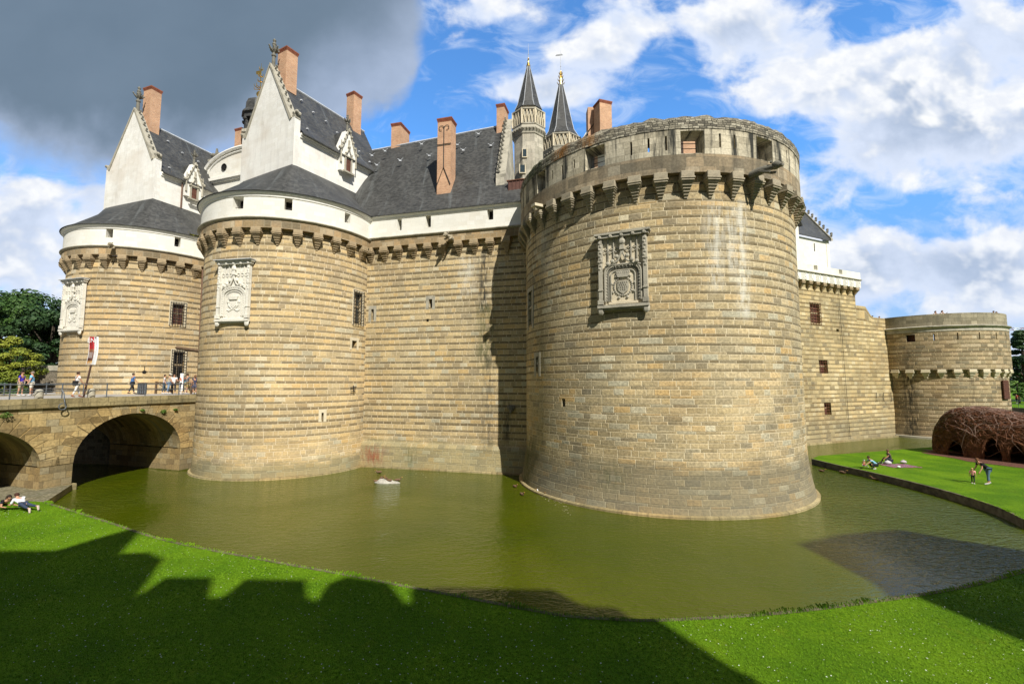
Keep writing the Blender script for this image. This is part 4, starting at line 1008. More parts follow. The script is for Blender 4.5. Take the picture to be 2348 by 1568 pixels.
# gargoyle on the band
def gargoyle(parent, fr, s, z, L_, mt, side=0.0, r=.16):
    mb = MB(); mb.M = lmat(fr, s, z)
    pts = [(0, -.1, 0), (side * .3, L_ * .35, .06), (side * .7, L_ * .7, .12), (side, L_, .10)]
    mb.tube(pts, [r * 1.1, r * 1.25, r * .95, r * .8], 8); mb.ball((side * 1.05, L_ + .06, .14), r * 1.15, 7, (1, 1.4, 1)); mb.box((side * 1.12, L_ + r * 1.5, .02), (r * .9, r * 1.8, r * .5))
    for sx in (-1, 1):
        mb.ball((side * .95 + sx * r * .8, L_ - .05, .14 + r * 1.1), r * .45, 4); mb.tube([(side * .4 + sx * r * .9, L_ * .45, .05), (side * .75 + sx * r * 1.3, L_ * .75, -.12), (side * .85 + sx * r, L_ * .95, -.18)], r * .4, 5)
    return mb.build('gargoyle', mt, parent, smooth=60)
gargoyle(WING, fb, fb.px(1037, 549)[0], fb.px(1037, 549)[1], .8, M_TBD, -.2, .17)
gargoyle(T1, Cyl(C1[0], C1[1], 7.2), Cyl(C1[0], C1[1], 7.2).px(261, 577)[0], 18.95, .7, M_TBD, .1, .14)
mo = MB(); random.seed(21); Pm = Cyl(C1[0], C1[1], 7.5)
for k in range(260):
    s0_, z0_ = Pm.px(436 + 30 * random.random(), 541); p = Vector(Pm.map(s0_, 21.12 + random.random() * .12, random.uniform(0, .35))); q = Vector((random.uniform(-1, 1), random.uniform(-1, 1), random.uniform(-.3, 1))).normalized() * .07; r = q.cross(Vector((.3, .5, .9))).normalized() * .06
    mo.poly([p - q, p - r, p + q, p + r])
tag(mo.build('moss', simple('yellow green moss', (.26, .25, .03), .95, .3, 6), T1), 'yellow green moss on the gallery eaves', None, None, 'stuff')
dp_ = MB(); pA_ = Vector(pt1(2.55, -.12, 27.3)); dp_.tube([tuple(pA_), (pA_.x, pA_.y, 24.6)], .07, 6); dp_.build('downpipe', M_PIPE, T1)
# iron bracket on the gate tower wall
ib = MB(); s_, z_ = fr2.px(808, 891); ib.M = lmat(fr2, s_, z_, -.05)
ib.tube([(-.35, .05, .1), (.35, .05, .15)], .035, 5); ib.tube([(0, .05, .25), (0, .15, -.25)], .04, 5); ib.tube([(-.3, .06, -.2), (.3, .06, -.15)], .03, 5); ib.build('iron_bracket', M_IRON, T2)
hd = MB(); s_, z_ = frp.px(1173, 937); hd.M = lmat(frp, s_, z_, 0); hd.ball((0, .12, 0), .26, 6, (1, .7, 1)); hd.tube([(0, .2, -.05), (0, .35, -.3)], .08, 5); hd.ball((-.2, .12, .1), .14, 5); hd.ball((.2, .12, .1), .14, 5); hd.build('stone_spout', M_TD, WING)

# ------------------------------------------------------------------ horseshoe tower, the big one in front
C3 = (10.4, 33.8); RB = 9.33; RD = 9.72
fr3 = Cyl(C3[0], C3[1], RB, lambda z: RB if z > 3.0 else RB + .42 * ((3.0 - max(z, 0)) / 3.0) ** 1.8)
T3 = empty('horseshoe_tower', (C3[0], C3[1], 0), 'huge round roofless tower with machicolated parapet and carved coat of arms, right of centre', 'tower')
f3 = Cyl(C3[0], C3[1], RB)
h3 = [ahole(f3, 1288, 1296, 914, 932), ahole(f3, 1212, 1221, 668, 745), ahole(f3, 1229, 1235, 818, 852)]
mb = MB(); AR = 2.05
wall(mb, fr3, -AR * RB, AR * RB, [-.6, 0, .3, .6, .9, 1.2, 1.6, 2.0, 2.5, 3.0, 4.5, 6, 8, 10, 12, 14, 16, 18.4], .42, h3, .6)
mb.build('tower_wall', M_T3, T3, smooth=30)
for h in h3[:1]:
    d = MB(); d.M = lmat(f3, (h[0] + h[1]) / 2, h[2], .55); ww = (h[1] - h[0]) / 2; d.b2(-ww, ww, -.04, 0, 0, h[3] - h[2]); d.build('window', M_DARK, T3)
for h in h3[1:]:
    d = MB(); d.M = lmat(f3, (h[0] + h[1]) / 2, h[2], .18); ww = (h[1] - h[0]) / 2; d.b2(-ww, ww, -.04, 0, 0, h[3] - h[2]); Wn = d.build('window', M_GLASS, T3)
    sur = MB(); sur.M = lmat(f3, (h[0] + h[1]) / 2, h[2], -.015); hh = h[3] - h[2]
    sur.b2(-ww - .25, -ww, -.05, 0, -.3, hh + .3); sur.b2(ww, ww + .25, -.05, 0, -.3, hh + .3); sur.b2(-ww, ww, -.05, 0, hh, hh + .3); sur.b2(-ww, ww, -.16, -.08, hh * .5, hh * .5 + .14); sur.b2(-.07, .07, -.14, -.1, 0, hh); sur.build('window_surround', M_TG, Wn)
pb = MB(); ring(pb, Cyl(C3[0], C3[1], RB + .42), -AR * (RB + .42), AR * (RB + .42), [(-.05, .16), (.10, .14), (.14, .10), (.14, -.5)], .4); pb.build('plinth', M_KERB, T3, smooth=40)
# corbel positions read along the ring
us = [(1283, 505), (1353, 478), (1403, 468), (1453, 458), (1510, 450), (1567, 448), (1622, 446), (1675, 450), (1725, 457)]
sv = [f3.px(u, v)[0] for u, v in us]; stepc = (sv[-1] - sv[2]) / 6.0
cs = [sv[2] + stepc * k for k in range(-11, 13)]
corbels(T3, f3, [x for x in cs if abs(x) < AR * RB], 18.42, 'big', M_TBD, w=.72, proj=.56, h=1.40, steps=6)
fd = Cyl(C3[0], C3[1], RD); A2 = AR * RD
mb = MB(); wall(mb, fd, -A2, A2, [18.40, 18.9, 19.42], .42, (), .8); mb.build('stone_band', M_BANDB, T3, smooth=30)
emb = [ahole(fd, 1342, 1387, 346, 399), ahole(fd, 1561, 1615, 311, 361), ahole(fd, 1736, 1771, 325, 372), ahole(fd, 1232, 1251, 416, 462)]
sl3 = [ahole(fd, a - 2.2, a + 2.2, b_, c) for a, b_, c in ((1438, 331, 368), (1499, 319, 357), (1561 - 1, 311, 355), (1697, 306, 340), (1746 - 1, 318, 349))]
slit = []
for X, y0, y1 in ((755, 335, 415), (860, 312, 396), (965, 298, 385), (1290, 283, 366), (1377, 290, 372), (412, 440, 492), (340, 475, 528), (281, 507, 557), (1692, 385, 455)):
    u = (1750 + X / 1.742) * .6627; v0 = (300 + y0 / 1.742) * .6627; v1 = (300 + y1 / 1.742) * .6627; s_, za = fd.px(u, v0); _, zb_ = fd.px(u, v1); slit.append((s_ - .055, s_ + .055, zb_, za))
EZ0 = 19.45
emb = [(a, b_, EZ0, 20.75) for a, b_, c, d in emb]
mb = MB(); wall(mb, fd, -A2, A2, [19.425, 20.2, 20.85], .42, emb + slit, 1.15); PAR = mb.build('parapet', M_PAR, T3, smooth=30)
for e in emb:   # railing bars across the openings
    g = MB(); g.M = lmat(fd, (e[0] + e[1]) / 2, e[2], 1.05); ww = (e[1] - e[0]) / 2
    for z in (.45, .8, 1.1): g.box((0, 0, z), (2 * ww, .03, .03))
    g.build('safety_rail', M_IRON, PAR)
mb = MB(); rows = []; NN = 170
for k in range(NN + 1):
    a = -A2 + 2 * A2 * k / NN
    j = lambda q, am: am * (mnoise.noise(Vector((a * 1.7 + q * 9, q, 1))) )
    st = (int(a * 1.1 + 50) % 3) * .03
    pr = [(-.05, 20.84), (.03 + j(1, .04), 20.87 + j(2, .03)), (.05 + j(3, .06), 21.36 + j(4, .05) + st), (-.10 + j(5, .1), 21.60 + j(6, .08) + st), (-.55 + j(7, .1), 21.78 + j(8, .08)), (-1.1, 21.82 + j(9, .05)), (-1.15, 20.84)]
    rows.append([mb.P(fd.map(a, z, -o)) for o, z in pr])
for k in range(NN):
    a0, a1 = -A2 + 2 * A2 * k / NN, -A2 + 2 * A2 * (k + 1) / NN
    for i in range(6): mb.F([rows[k][i], rows[k + 1][i], rows[k + 1][i + 1], rows[k][i + 1]], ((a0, 20.8 + i * .45), (a1, 20.8 + i * .45), (a1, 21.25 + i * .45), (a0, 21.25 + i * .45)))
mb.build('rubble_coping', M_RUB, PAR)
fl = MB(); fl.prism([fd.map(-A2 + 2 * A2 * k / 60, 0, .9)[:2] for k in range(61)], 18.2, 18.6); fl.build('terrace_floor', M_TERR, T3)
s_, z_ = fd.px(1722, 402); gargoyle(T3, fd, s_, z_, 1.05, M_TD, .55, .19)
s_, z_ = f3.px(1238, 470); gg = MB(); gg.M = lmat(fd, fd.px(1240, 478)[0], 18.3); gg.box((0, .25, .1), (.5, .7, .18)); gg.tube([(0, .2, 0), (.0, .5, -.1)], .14, 6); gg.build('spout', M_TP, T3)
a0, _ = f3.px(1376, 620); a1, _ = f3.px(1486, 610); _, z1 = f3.px(1430, 535); _, z0 = f3.px(1431, 700)
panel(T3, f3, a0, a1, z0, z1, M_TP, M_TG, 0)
# dry grass tufts on the coping
tu = MB()
for (u0, n) in ((1262, 26), (1300, 14), (1337, 10), (1376, 10), (1386, 6)):
    for k in range(n):
        s_ = fd.px(u0, 330)[0] + random.gauss(0, .35); p = Vector(fd.map(s_, 21.6, .25 + random.random() * .3)); h_ = random.uniform(.10, .26); dx = Vector((random.uniform(-.06, .06), random.uniform(-.06, .06), h_))
        tu.poly([p, p + Vector((.03, 0, 0)), p + dx])
        tu.poly([p, p + Vector((0, .03, 0)), p + dx * .8 + Vector((.05, 0, 0))])
tag(tu.build('dry_grass', simple('dry orange grass', (.33, .17, .05), .9, .4, 6), PAR), 'dry orange grass on the tower coping', None, None, 'stuff')

# ------------------------------------------------------------------ stair turrets with gilded spires
def turret(label, u, Y, rs, rb, rsp, vb0, vb1, vs0, vap, vgold, vtop, curv=0.0, vane=False, wins=()):
    c = atY(u, 300, Y); cx, cy = c.x, Y; zz = lambda v: atY(u, v, Y - rb * .93).z; zA = lambda v: atY(u, v, Y).z; O = (cx, cy, 18)
    T = empty('stair_turret', O, label, 'stair turret'); rot = math.atan2(-cy, -cx) + math.pi / 8
    mb = MB(); mb.lathe([(rs, 16), (rs, zz(vb1) - .7)], 8, (cx, cy), rot=rot, cap=True); mb.build('shaft', M_GRT, T)
    b_ = MB(); z1, z0 = zz(vb0), zz(vb1)
    b_.lathe([(rs, z0 - 1.0), (rs + .08, z0 - .95), (rs + .10, z0 - .8), (rs + .3, z0 - .45), (rb - .06, z0 - .12), (rb, z0 - .05), (rb, z0 + .08), (rb - .1, z0 + .12)], 8, (cx, cy), rot=rot); b_.lathe([(rb - .04, z1 - .18), (rb + .04, z1 - .14), (rb + .04, z1), (rb - .12, z1 + .02), (rb - .3, z1)], 8, (cx, cy), rot=rot)
    b_.lathe([(rb - .16, z0), (rb - .16, z1)], 8, (cx, cy), rot=rot)
    for k in range(8):
        for q in range(4):
            a = rot + (k + (q + .5) / 4) * math.pi / 4; rr = (rs + .28) / math.cos(((q + .5) / 4 - .5) * math.pi / 4) * math.cos(math.pi / 8); b_.ball((cx + rr * math.cos(a), cy + rr * math.sin(a), z0 - .50), .10, 4)
    BL = b_.build('balcony', M_TG, T)
    tr = MB()
    for k in range(8):
        a0, a1 = rot + k * math.pi / 4, rot + (k + 1) * math.pi / 4; A = Vector((cx + (rb - .05) * math.cos(a0), cy + (rb - .05) * math.sin(a0), 0)); B = Vector((cx + (rb - .05) * math.cos(a1), cy + (rb - .05) * math.sin(a1), 0)); n = 4; hh = z1 - z0
        tr.box((A.x, A.y, (z0 + z1) / 2), (.16, .16, hh))
        for q in range(n):
            m0 = A + (B - A) * q / n; m1 = A + (B - A) * (q + 1) / n; md = (m0 + m1) / 2
            for (a_, b2_) in ((m0, m1), (m1, m0)):
                tr.tube([(a_.x, a_.y, z0 + .1), (a_.x * .5 + md.x * .5, a_.y * .5 + md.y * .5, z0 + hh * .5), (md.x, md.y, z0 + hh * .62), (b2_.x * .3 + md.x * .7, b2_.y * .3 + md.y * .7, z1 - .2)], .05, 4)
    tr.build('tracery', M_TP, BL)
    dr = MB(); zs0, zap = atY(u, vs0, Y - rsp * .9).z, zA(vap)
    dr.lathe([(rsp - .12, z0 - .3), (rsp - .12, zs0 - .1), (rsp + .02, zs0 - .05), (rsp + .02, zs0 + .02)], 8, (cx, cy), rot=rot); dr.build('upper_shaft', M_GRT, T)
    sp = MB(); H = zap - zs0; kq = .80 if curv else .87; prof = [(rsp + .12, zs0), (rsp * kq, zs0 + H * .13)]
    prof += [(rsp * kq * (1 - k / 6) + (.28 if curv else .16) * (k / 6), zs0 + H * (.13 + .87 * k / 6)) for k in range(1, 7)]
    sp.lathe(prof, 8, (cx, cy), rot=rot); SPI = sp.build('spire', M_SL, T)
    rg = MB()
    for k in range(8):
        a = rot + k * math.pi / 4; rg.tube([(cx + r_ * math.cos(a), cy + r_ * math.sin(a), z_) for r_, z_ in prof], .03, 4)
    rg.build('spire_ridges', M_LEAD, SPI)
    g = MB(); zg = zA(vgold); zt = zA(vtop); r0_ = rsp * .80 * (zap - zap) / H + .22
    hg = zg - zap
    g.lathe([(.20, zap - hg * .12), (.24, zap - hg * .1), (.14, zap + hg * .35), (.07, zap + hg * .72), (.11, zap + hg * .80), (.06, zap + hg * .88), (.03, zg)], 8, (cx, cy), rot=rot)
    g.ball((cx, cy, zg), .09, 6)
    k_ = MB(); k_.lathe([(.03, zg), (.022, zg + (zt - zg) * .5), (.008, zt)], 6, (cx, cy)); k_.ball((cx, cy, zg + (zt - zg) * .25), .06, 6); k_.build('spike', M_LEAD, SPI)
    if curv:
        for lv in (0.05, .3, .55, .78):
            for k in range(6):
                a = k * math.pi / 3; rr = .34 - .24 * lv; z_ = zap + hg * lv
                g.tube([(cx, cy, z_), (cx + rr * math.cos(a), cy + rr * math.sin(a), z_ + .05), (cx + rr * 1.35 * math.cos(a), cy + rr * 1.35 * math.sin(a), z_ + .28)], [.06, .06, .03], 4)
    g.build('gilded_finial', M_GOLD, SPI, smooth=50)
    if vane:
        v_ = MB(); zv = zg + (zt - zg) * .78; v_.extr([(cx, cy, zv + .12), (cx - .5, cy, zv + .05), (cx - .62, cy, zv - .12), (cx - .2, cy, zv - .1), (cx + .3, cy, zv), (cx + .12, cy, zv + .15)], (0, .03, 0)); v_.build('weather_vane', M_RAIL, SPI)
    for (uw, vt, vb, hw) in wins:
        p = atY(uw, (vt + vb) / 2, Y - rs * .96); h_ = (vb - vt) / FPX * Y; d = MB(); d.box((p.x, cy - rs * math.cos(math.pi / 8) + .0, p.z), (hw, .12, h_)); W = d.build('window', M_GLASS, T)
        s_ = MB()
        for sx in (-1, 1): s_.box((p.x + sx * (hw / 2 + .05), cy - rs * math.cos(math.pi / 8) - .02, p.z), (.08, .14, h_ + .2))
        s_.box((p.x, cy - rs * math.cos(math.pi / 8) - .03, p.z - h_ / 2 - .05), (hw + .1, .16, .08)); s_.build('window_surround', M_TP, W)
    return T
turret('octagonal stair turret with slate spire and small gilded tip, left of the two', 1212, 46.5, 1.62, 1.86, 1.42, 246, 282, 243, 152, 135, 100, 0, False, ((1203, 342, 360, .36), (1198, 378, 396, .48)))
turret('octagonal stair turret with wider gilded spire and weather vane, right of the two', 1287, 51, 1.95, 2.35, 1.95, 303, 333, 303, 196, 165, 116, 1, True)
# chimney block and gable seen over the parapet
BK = empty('gable_building', (11, 50, 16), 'gable with a thick brick chimney rising behind the horseshoe tower parapet', 'building')
p = atY(1376, 310, 47); ch_ = chimney(BK, (p.x + .45, 47.6), 1.45, 1.3, p.z - .5, atY(1376, 232, 46.6).z, R_(18)); c2 = MB(); c2.box((p.x + .45, 47.6, p.z - .9), (1.6, 1.45, 1.0), R_(18)); c2.build('chimney_base', M_GRT, BK)
c3 = MB(); c3.box((p.x - .55, 48.9, 31.2), (1.0, 1.2, atY(1350, 246, 48.3).z * 2 - 62.4)); c3.build('chimney', M_BK, BK)
mb = MB(); apx = atY(1375, 268, 48); l_ = atY(1318, 345, 48); r_ = atY(1440, 330, 48)
mb.extr([(l_.x, 48.6, 18), (l_.x, 48.6, l_.z), (apx.x - .6, 48.6, apx.z), (apx.x + .8, 48.6, apx.z), (r_.x, 48.6, r_.z), (r_.x, 48.6, 18)], (0, .6, 0)); mb.build('wall', M_WHT2, BK)
mb = MB()
for (a, b2_) in ((l_, apx), (apx, r_)):
    a = Vector((a.x + (-.6 if a is apx else 0) * 0, a.y, a.z)); mb.extr([(a.x, 48.3, a.z + .05), (b2_.x, 48.3, b2_.z + .05), (b2_.x, 48.3, b2_.z + .25), (a.x, 48.3, a.z + .25)], (0, 9, 0))
mb.build('roof', M_SL, BK)
# chimney seen through the embrasure
CH2 = tag(None or chimney.__call__, None) if False else None
cb_ = MB(); q = atY(1578, 345, 52); cb_.box((q.x - .1, 52, 28.2), (1.5, 1.5, 15.4)); cb_.box((q.x - .1, 52, 35.9), (1.8, 1.8, .35))
o = cb_.build('brick_chimney', M_BK, None, org=(q.x, 52, 20)); tag(o, 'red brick chimney glimpsed through the middle embrasure of the horseshoe tower', 'chimney')

# ------------------------------------------------------------------ gatehouse range between the two gate towers
GH = empty('gatehouse', (-28, 46, 0), 'white gatehouse range with a curved pediment between the two gate towers', 'gatehouse')
ga, gbp = Vector((-33.5, 46.6)), Vector((-22.0, 42.6)); frg = Pla(ga, gbp)
mb = MB(); wall(mb, frg, -2, 13.5, [-.5, 6, 12, 18.5], .8, (), .6, uv0=3); mb.build('wall', M_T1, GH)
mb = MB(); wall(mb, Pla(ga + frg.n * .3, gbp + frg.n * .3), -2, 13.5, [18.5, 21.2], .8, (), .6); mb.build('white_gallery', M_WHT, GH)
A = atY(467, 417, 50); pd = Vector((-g1[0], -g1[1])).normalized(); frd = Pla((A.x, A.y), (A.x + pd.x * 12, A.y + pd.y * 12))
mb = MB(); M_ = lmat(frd, 0, A.z); mb.M = M_
mb.b2(.2, 12, -6, 0, -8, -.35)
WL = mb.build('upper_wall', M_WHT, GH)
mb = MB(); mb.M = M_; hw = 5.6; hp = 2.9; arc_ = [(hw + .0 - hw * math.cos(math.pi * k / 16), .0, hp * math.sin(math.pi * k / 16) ** .8 if 0 < k < 16 else 0) for k in range(17)]
mb.extr([(x, -1.6, z) for x, y, z in arc_], (0, 1.62, 0)); mb.build('pediment', M_WHT, GH)
mb = MB(); mb.M = M_; mb.tube([(x, .12, z + .1) for x, y, z in arc_], .20, 6); mb.tube([(x * .9 + .56, .06, z * .88 + .05) for x, y, z in arc_], .10, 6); mb.b2(-.1, 12, -.3, .35, -.30, .02); mb.b2(0, 12, -.2, .2, -.5, -.3); mb.build('pediment_moulding', M_TW, GH)
mb = MB(); mb.M = M_; mb.lathe([(.01, 0), (.34, 0)], 14); mb.M = M_ @ Matrix.Translation((3.2, .03, 1.15)) @ Matrix.Rotation(R_(90), 4, 'X'); mb.v = []; mb.f = []; mb.uv = []; mb.mi = []; mb.lathe([(.01, 0), (.36, 0), (.40, -.1)], 14, cap=False); mb.build('round_window', M_DARK, GH)
mb = MB(); mb.M = M_; mb.b2(.5, 1.9, -1.4, -.2, 0, 2.4); mb.b2(.3, 2.1, -1.5, -.1, 2.4, 2.6); mb.build('pedestal', M_TG, GH)
mb = MB(); mb.M = M_; mb.ball((1.2, -.7, 3.1), .5, 7, (1.4, .9, .8)); mb.ball((.5, -.6, 3.3), .26, 6); mb.tube([(1.6, -.6, 3.0), (2.1, -.5, 2.9), (2.4, -.4, 2.7)], [.25, .2, .12], 5); mb.tube([(1.0, -.6, 3.4), (1.0, -.6, 4.0)], [.2, .1], 5); mb.tube([(.6, -.6, 3.0), (.2, -.5, 3.3)], .1, 5); mb.build('statue', M_TD, GH)
# slate and stone lantern with gilded finial
LN = empty('bell_lantern', (atY(592, 300, 55).x, 55, 28), 'slate domed lantern with a gilded finial behind the tall gabled house', 'lantern')
cx, cy = atY(592, 300, 55).x, 55; zz = lambda v: atY(592, v, 55).z; rot = .2
mb = MB(); mb.lathe([(1.55, 20), (1.55, zz(322)), (1.95, zz(318)), (1.95, zz(312)), (1.5, zz(310))], 8, (cx, cy), rot=rot); mb.build('base', M_GRT, LN)
mb = MB()
for k in range(8):
    a = rot + k * math.pi / 4; mb.box((cx + 1.45 * math.cos(a), cy + 1.45 * math.sin(a), (zz(312) + zz(276)) / 2), (.32, .32, zz(276) - zz(312)), a); mb.box((cx + 1.6 * math.cos(a), cy + 1.6 * math.sin(a), zz(285)), (.45, .45, .25), a)
mb.lathe([(1.75, zz(283)), (1.75, zz(272)), (1.9, zz(270))], 8, (cx, cy), rot=rot); mb.build('arcade', M_SL, LN)
mb = MB(); mb.lathe([(2.0, zz(272)), (1.9, zz(268)), (1.62, zz(262)), (1.58, zz(248)), (1.35, zz(238)), (.6, zz(233)), (.2, zz(228)), (.1, zz(215))], 8, (cx, cy), rot=rot, cap=True); DM = mb.build('dome', M_SL, LN)
mb = MB(); mb.lathe([(.10, zz(235)), (.06, zz(222)), (.06, zz(180)), (.02, zz(146))], 6, (cx, cy)); mb.ball((cx, cy, zz(218)), .42, 10)
for v_, r_ in ((205, .75), (200, .5), (187, .35), (175, .3), (160, .22)):
    for k in range(6): a = k * math.pi / 3; mb.tube([(cx, cy, zz(v_) - .1), (cx + r_ * math.cos(a), cy + r_ * math.sin(a), zz(v_)), (cx + r_ * 1.05 * math.cos(a), cy + r_ * 1.05 * math.sin(a), zz(v_) + .22)], .05, 4)
mb.extr([(cx, cy, zz(162)), (cx - .65, cy, zz(164)), (cx - .6, cy, zz(171)), (cx, cy, zz(172))], (0, .03, 0)); mb.build('gilded_finial', M_GOLD, DM, smooth=50)
# downpipe, timber beam
mb = MB(); mb.tube([tuple(atY(465, 618, 44.0)), tuple(atY(452, 905, 44.0))], .08, 6)
dp = mb.build('downpipe', M_PIPE, GH)
mb = MB(); a, b2_ = atY(405, 797, 41.5), atY(466, 806, 40.0); mb.tube([tuple(a), tuple(b2_)], .16, 4); o = mb.build('timber_beam', M_WOOD, None, org=tuple(a)); tag(o, 'dark timber drawbridge beam above the barred gate of the far tower', 'beam')
mb = MB(); a, b2_ = atY(424, 838, 42.8), atY(455, 862, 40.6); mb.tube([tuple(atY(463, 812, 40.2)), tuple(atY(446, 905, 40.2))], .03, 4); o = mb.build('chain', M_IRON, None, org=tuple(a)); tag(o, 'thin iron chain hanging from the drawbridge beam', 'chain')
# dark hole in the tower wall
sh_, zh = fr1.px(331, 853); mb = MB(); mb.M = lmat(fr1, sh_, zh, -.015); mb.ball((0, 0, 0), .16, 8, (1, .12, 1)); mb.box((0, 0, .35), (.05, .02, .4)); mb.build('gun_hole', M_DARK, T1)

# ------------------------------------------------------------------ east wall, white parapet and low wall
wd_ = Vector((16.1, 7.6)).normalized(); Cw = Vector((33.6, 52.4)); Dw = Vector((49.7, 60.0)); Aw = Cw - wd_ * 9
EW = empty('east_wall', (Cw.x, Cw.y, 0), 'straight pale castle wall with barred windows and white parapet, right of the horseshoe tower', 'castle wall')
fe = Pla(Aw, Dw, lambda z: 0 if z > 15 else (15 - z) * .018); fe0 = Pla(Aw, Dw)
sc_, _ = fe0.px(1962, 700); sD = fe0.L
he = [phole(fe0, 1859, 1880, 697, 741), phole(fe0, 1876, 1896, 826, 856), phole(fe0, 1886, 1902, 923, 951), phole(fe0, 1917, 1923, 754, 761), phole(fe0, 2013, 2017, 1414 * .6627 - 10, 1414 * .6627 - 5)]
mb = MB(); wall(mb, fe, 0, sc_, [-.5, 3, 6, 9, 12, 15, 16.6, 19.3], .7, he[:4], .7); mb.build('wall', M_RW, EW)
mb = MB(); s_a, za = fe0.px(1984, 706); s_b, zb_ = fe0.px(1999, 723.5)
zl = 15.25
def tz(s):
    if s < s_a: return 16.55 - zl
    if s < s_b: return (16.55 - zl) * (1 - (s - s_a) / (s_b - s_a))
    return 0
wall(mb, fe, sc_, sD + .6, [-.5, 3, 6, 9, 12, 14.4, zl], .5, (), .8, topz=tz, uv0=.0); LW = mb.build('low_wall', M_RW, EW)
for k in range(0):
    pass
for h in he[:3]: grille(EW, fe0, h[0], h[1], h[2], h[3], M_RUST, M_SHUT, 5, 8 if h[3] - h[2] > 1.8 else 6, .14, .06)
for h in he[3:4]:
    d = MB(); d.M = lmat(fe0, (h[0] + h[1]) / 2, h[2], .5); ww = (h[1] - h[0]) / 2; d.b2(-ww, ww, -.04, 0, 0, h[3] - h[2]); d.build('window', M_DARK, EW)
for u in (2003, 2019, 2036, 2048):
    s_, z1 = fe0.px(u, 900); _, z0 = fe0.px(u, 921); d = MB(); d.M = lmat(fe0, s_, z0, -.30); d.box((0, .02, (z1 - z0) / 2), (.07, .03, z1 - z0)); d.build('slot', M_DARK, LW)
pb = MB(); ring(pb, fe, 0, sD + .6, [(.28, .22), (.40, .2), (.42, .12), (.42, -.5)]); pb.build('plinth', M_KERB, EW)
ffz = Pla(Aw + fe.n * .5, Dw + fe.n * .5); zT = ffz.px(1845, 604)[1]; zS = ffz.px(1845, 624)[1]; zc_ = ffz.px(1845, 642)[1]; zK = fe0.px(1851, 668)[1]
corbels(EW, fe0, [fe0.px(1851, 660)[0] + 1.33 * k for k in range(-4, 9) if fe0.px(1851, 660)[0] + 1.33 * k < sc_ - .1], zc_ + .1, 'east', M_TB, w=.62, proj=.5, h=zc_ - zK, steps=4)
ff = Pla(Aw + fe.n * .5, Dw + fe.n * .5); se = sc_ + .45
mb = MB(); wall(mb, ff, 0, se, [zc_ + .05, zS], .8, (), .5); FRZ = mb.build('carved_frieze', M_TW, EW)
mb = MB()
for k in range(int(se / 1.33) + 1):
    s_ = (fe0.px(1851, 660)[0] % 1.33) + 1.33 * k
    if s_ > se: break
    mb.M = lmat(ff, s_, zc_ + .08)
    for q in range(4): mb.box((-.38 + q * .17, .02, (zS - zc_) * .45), (.07, .07, (zS - zc_) * .8))
    for q in range(6): mb.ball((.38 + random.uniform(-.12, .12), .02, .08 + q * (zS - zc_) * .15), .09, 4)
mb.build('frieze_carving', M_TW, FRZ)
mb = MB(); ring(mb, ff, 0, se, [(0, zS - .02), (.12, zS + .02), (.18, zS + .08), (.18, zS + .14), (.05, zS + .2), (-.05, zS + .2)]); mb.build('string_course', M_TG, EW)
ntch = []
for X in (300, 620):
    u = (2740 + X / 3.733) * .6627; s_, _ = ff.px(u, 610); ntch.append((s_ - .28, s_ + .42, zT - .55, zT))
mb = MB(); wall(mb, ff, 0, se, [zS + .16, zT - .55, zT], .8, ntch, .5); mb.build('parapet', M_WHT, EW)
mb = MB(); mb.M = lmat(ff, se, 0, 0); mb.b2(-.5, 0, -8, -.501, zc_ + .05, zT); mb.b2(-.95, -.45, -8, -.601, 0, zc_ + .04); mb.build('return_wall', M_WHT2, EW)
cb_2 = MB(); s_, _ = fe0.px(1928, 800); cb_2.tube([fe0.map(s_, 18.4, -.12), fe0.map(s_, .3, -.42)], .025, 4); cb_2.build('cable', M_IRON, EW)
# house with crocketed roof behind the white parapet
HB = empty('roofed_house', (36, 57, 18), 'white house with a dark crocketed slate roof behind the white parapet', 'house')
fh = Pla(Aw - fe.n * 3.2, Dw - fe.n * 3.2); fw_ = Pla(Aw - fe.n * .9, Dw - fe.n * .9)
s_l, z_e = fh.px(1851, 556); s_r, _ = fh.px(1903, 557)
s_l, _ = fh.px(1852, 556); s_r, z_e = fh.px(1899, 556)
mb = MB(); mb.M = lmat(fh, 0, 0); mb.b2(s_l - 6, s_r, -8, 0, 17, z_e); mb.build('house_wall', M_WHT, HB)
s_w, _ = fw_.px(1832, 545)
mb = MB(); mb.M = lmat(fw_, 0, 0); mb.b2(s_w - 6, s_w, -2.28, 0, 17, z_e); mb.build('projecting_wall', M_WHT, HB)
mb = MB(); P_ = lambda fr, s, o, z: Vector(fr.map(s, z, -o))
e0 = P_(fh, s_l - .4, .35, z_e + .05); e1 = P_(fh, s_r + .1, .35, z_e + .05); pr = P_(fh, s_r + .1, -6.2, z_e + 9.6); pl_ = P_(fh, s_l - 6, -6.2, z_e + 9.6); el = P_(fh, s_l - 6, .35, z_e + .05)
mb.extr([tuple(el), tuple(e1), tuple(pr), tuple(pl_)], (0, 0, .14)); RF = mb.build('roof', M_SL, HB)
mb = MB(); w0_ = P_(fw_, s_w + .35, .3, z_e + .05); w1_ = P_(fw_, s_w + .35, -5, z_e + .05); w2_ = P_(fw_, s_w - 4.5, -5, z_e + 8.5); w3_ = P_(fw_, s_w - 4.5, .3, z_e + 8.5)
mb.extr([tuple(w0_), tuple(w1_), tuple(w2_), tuple(w3_)], (0, 0, .14)); mb.build('wing_roof', M_SL, HB)
mb = MB(); a = e1 + Vector((0, 0, .1)); b2_ = pr + Vector((0, 0, .1)); mb.extr([tuple(a), tuple(b2_), tuple(b2_ + Vector((0, 0, .35))), tuple(a + Vector((0, 0, .35)))], (wd_.x * .35, wd_.y * .35, 0)); CPH = mb.build('gable_coping', M_TG, HB)
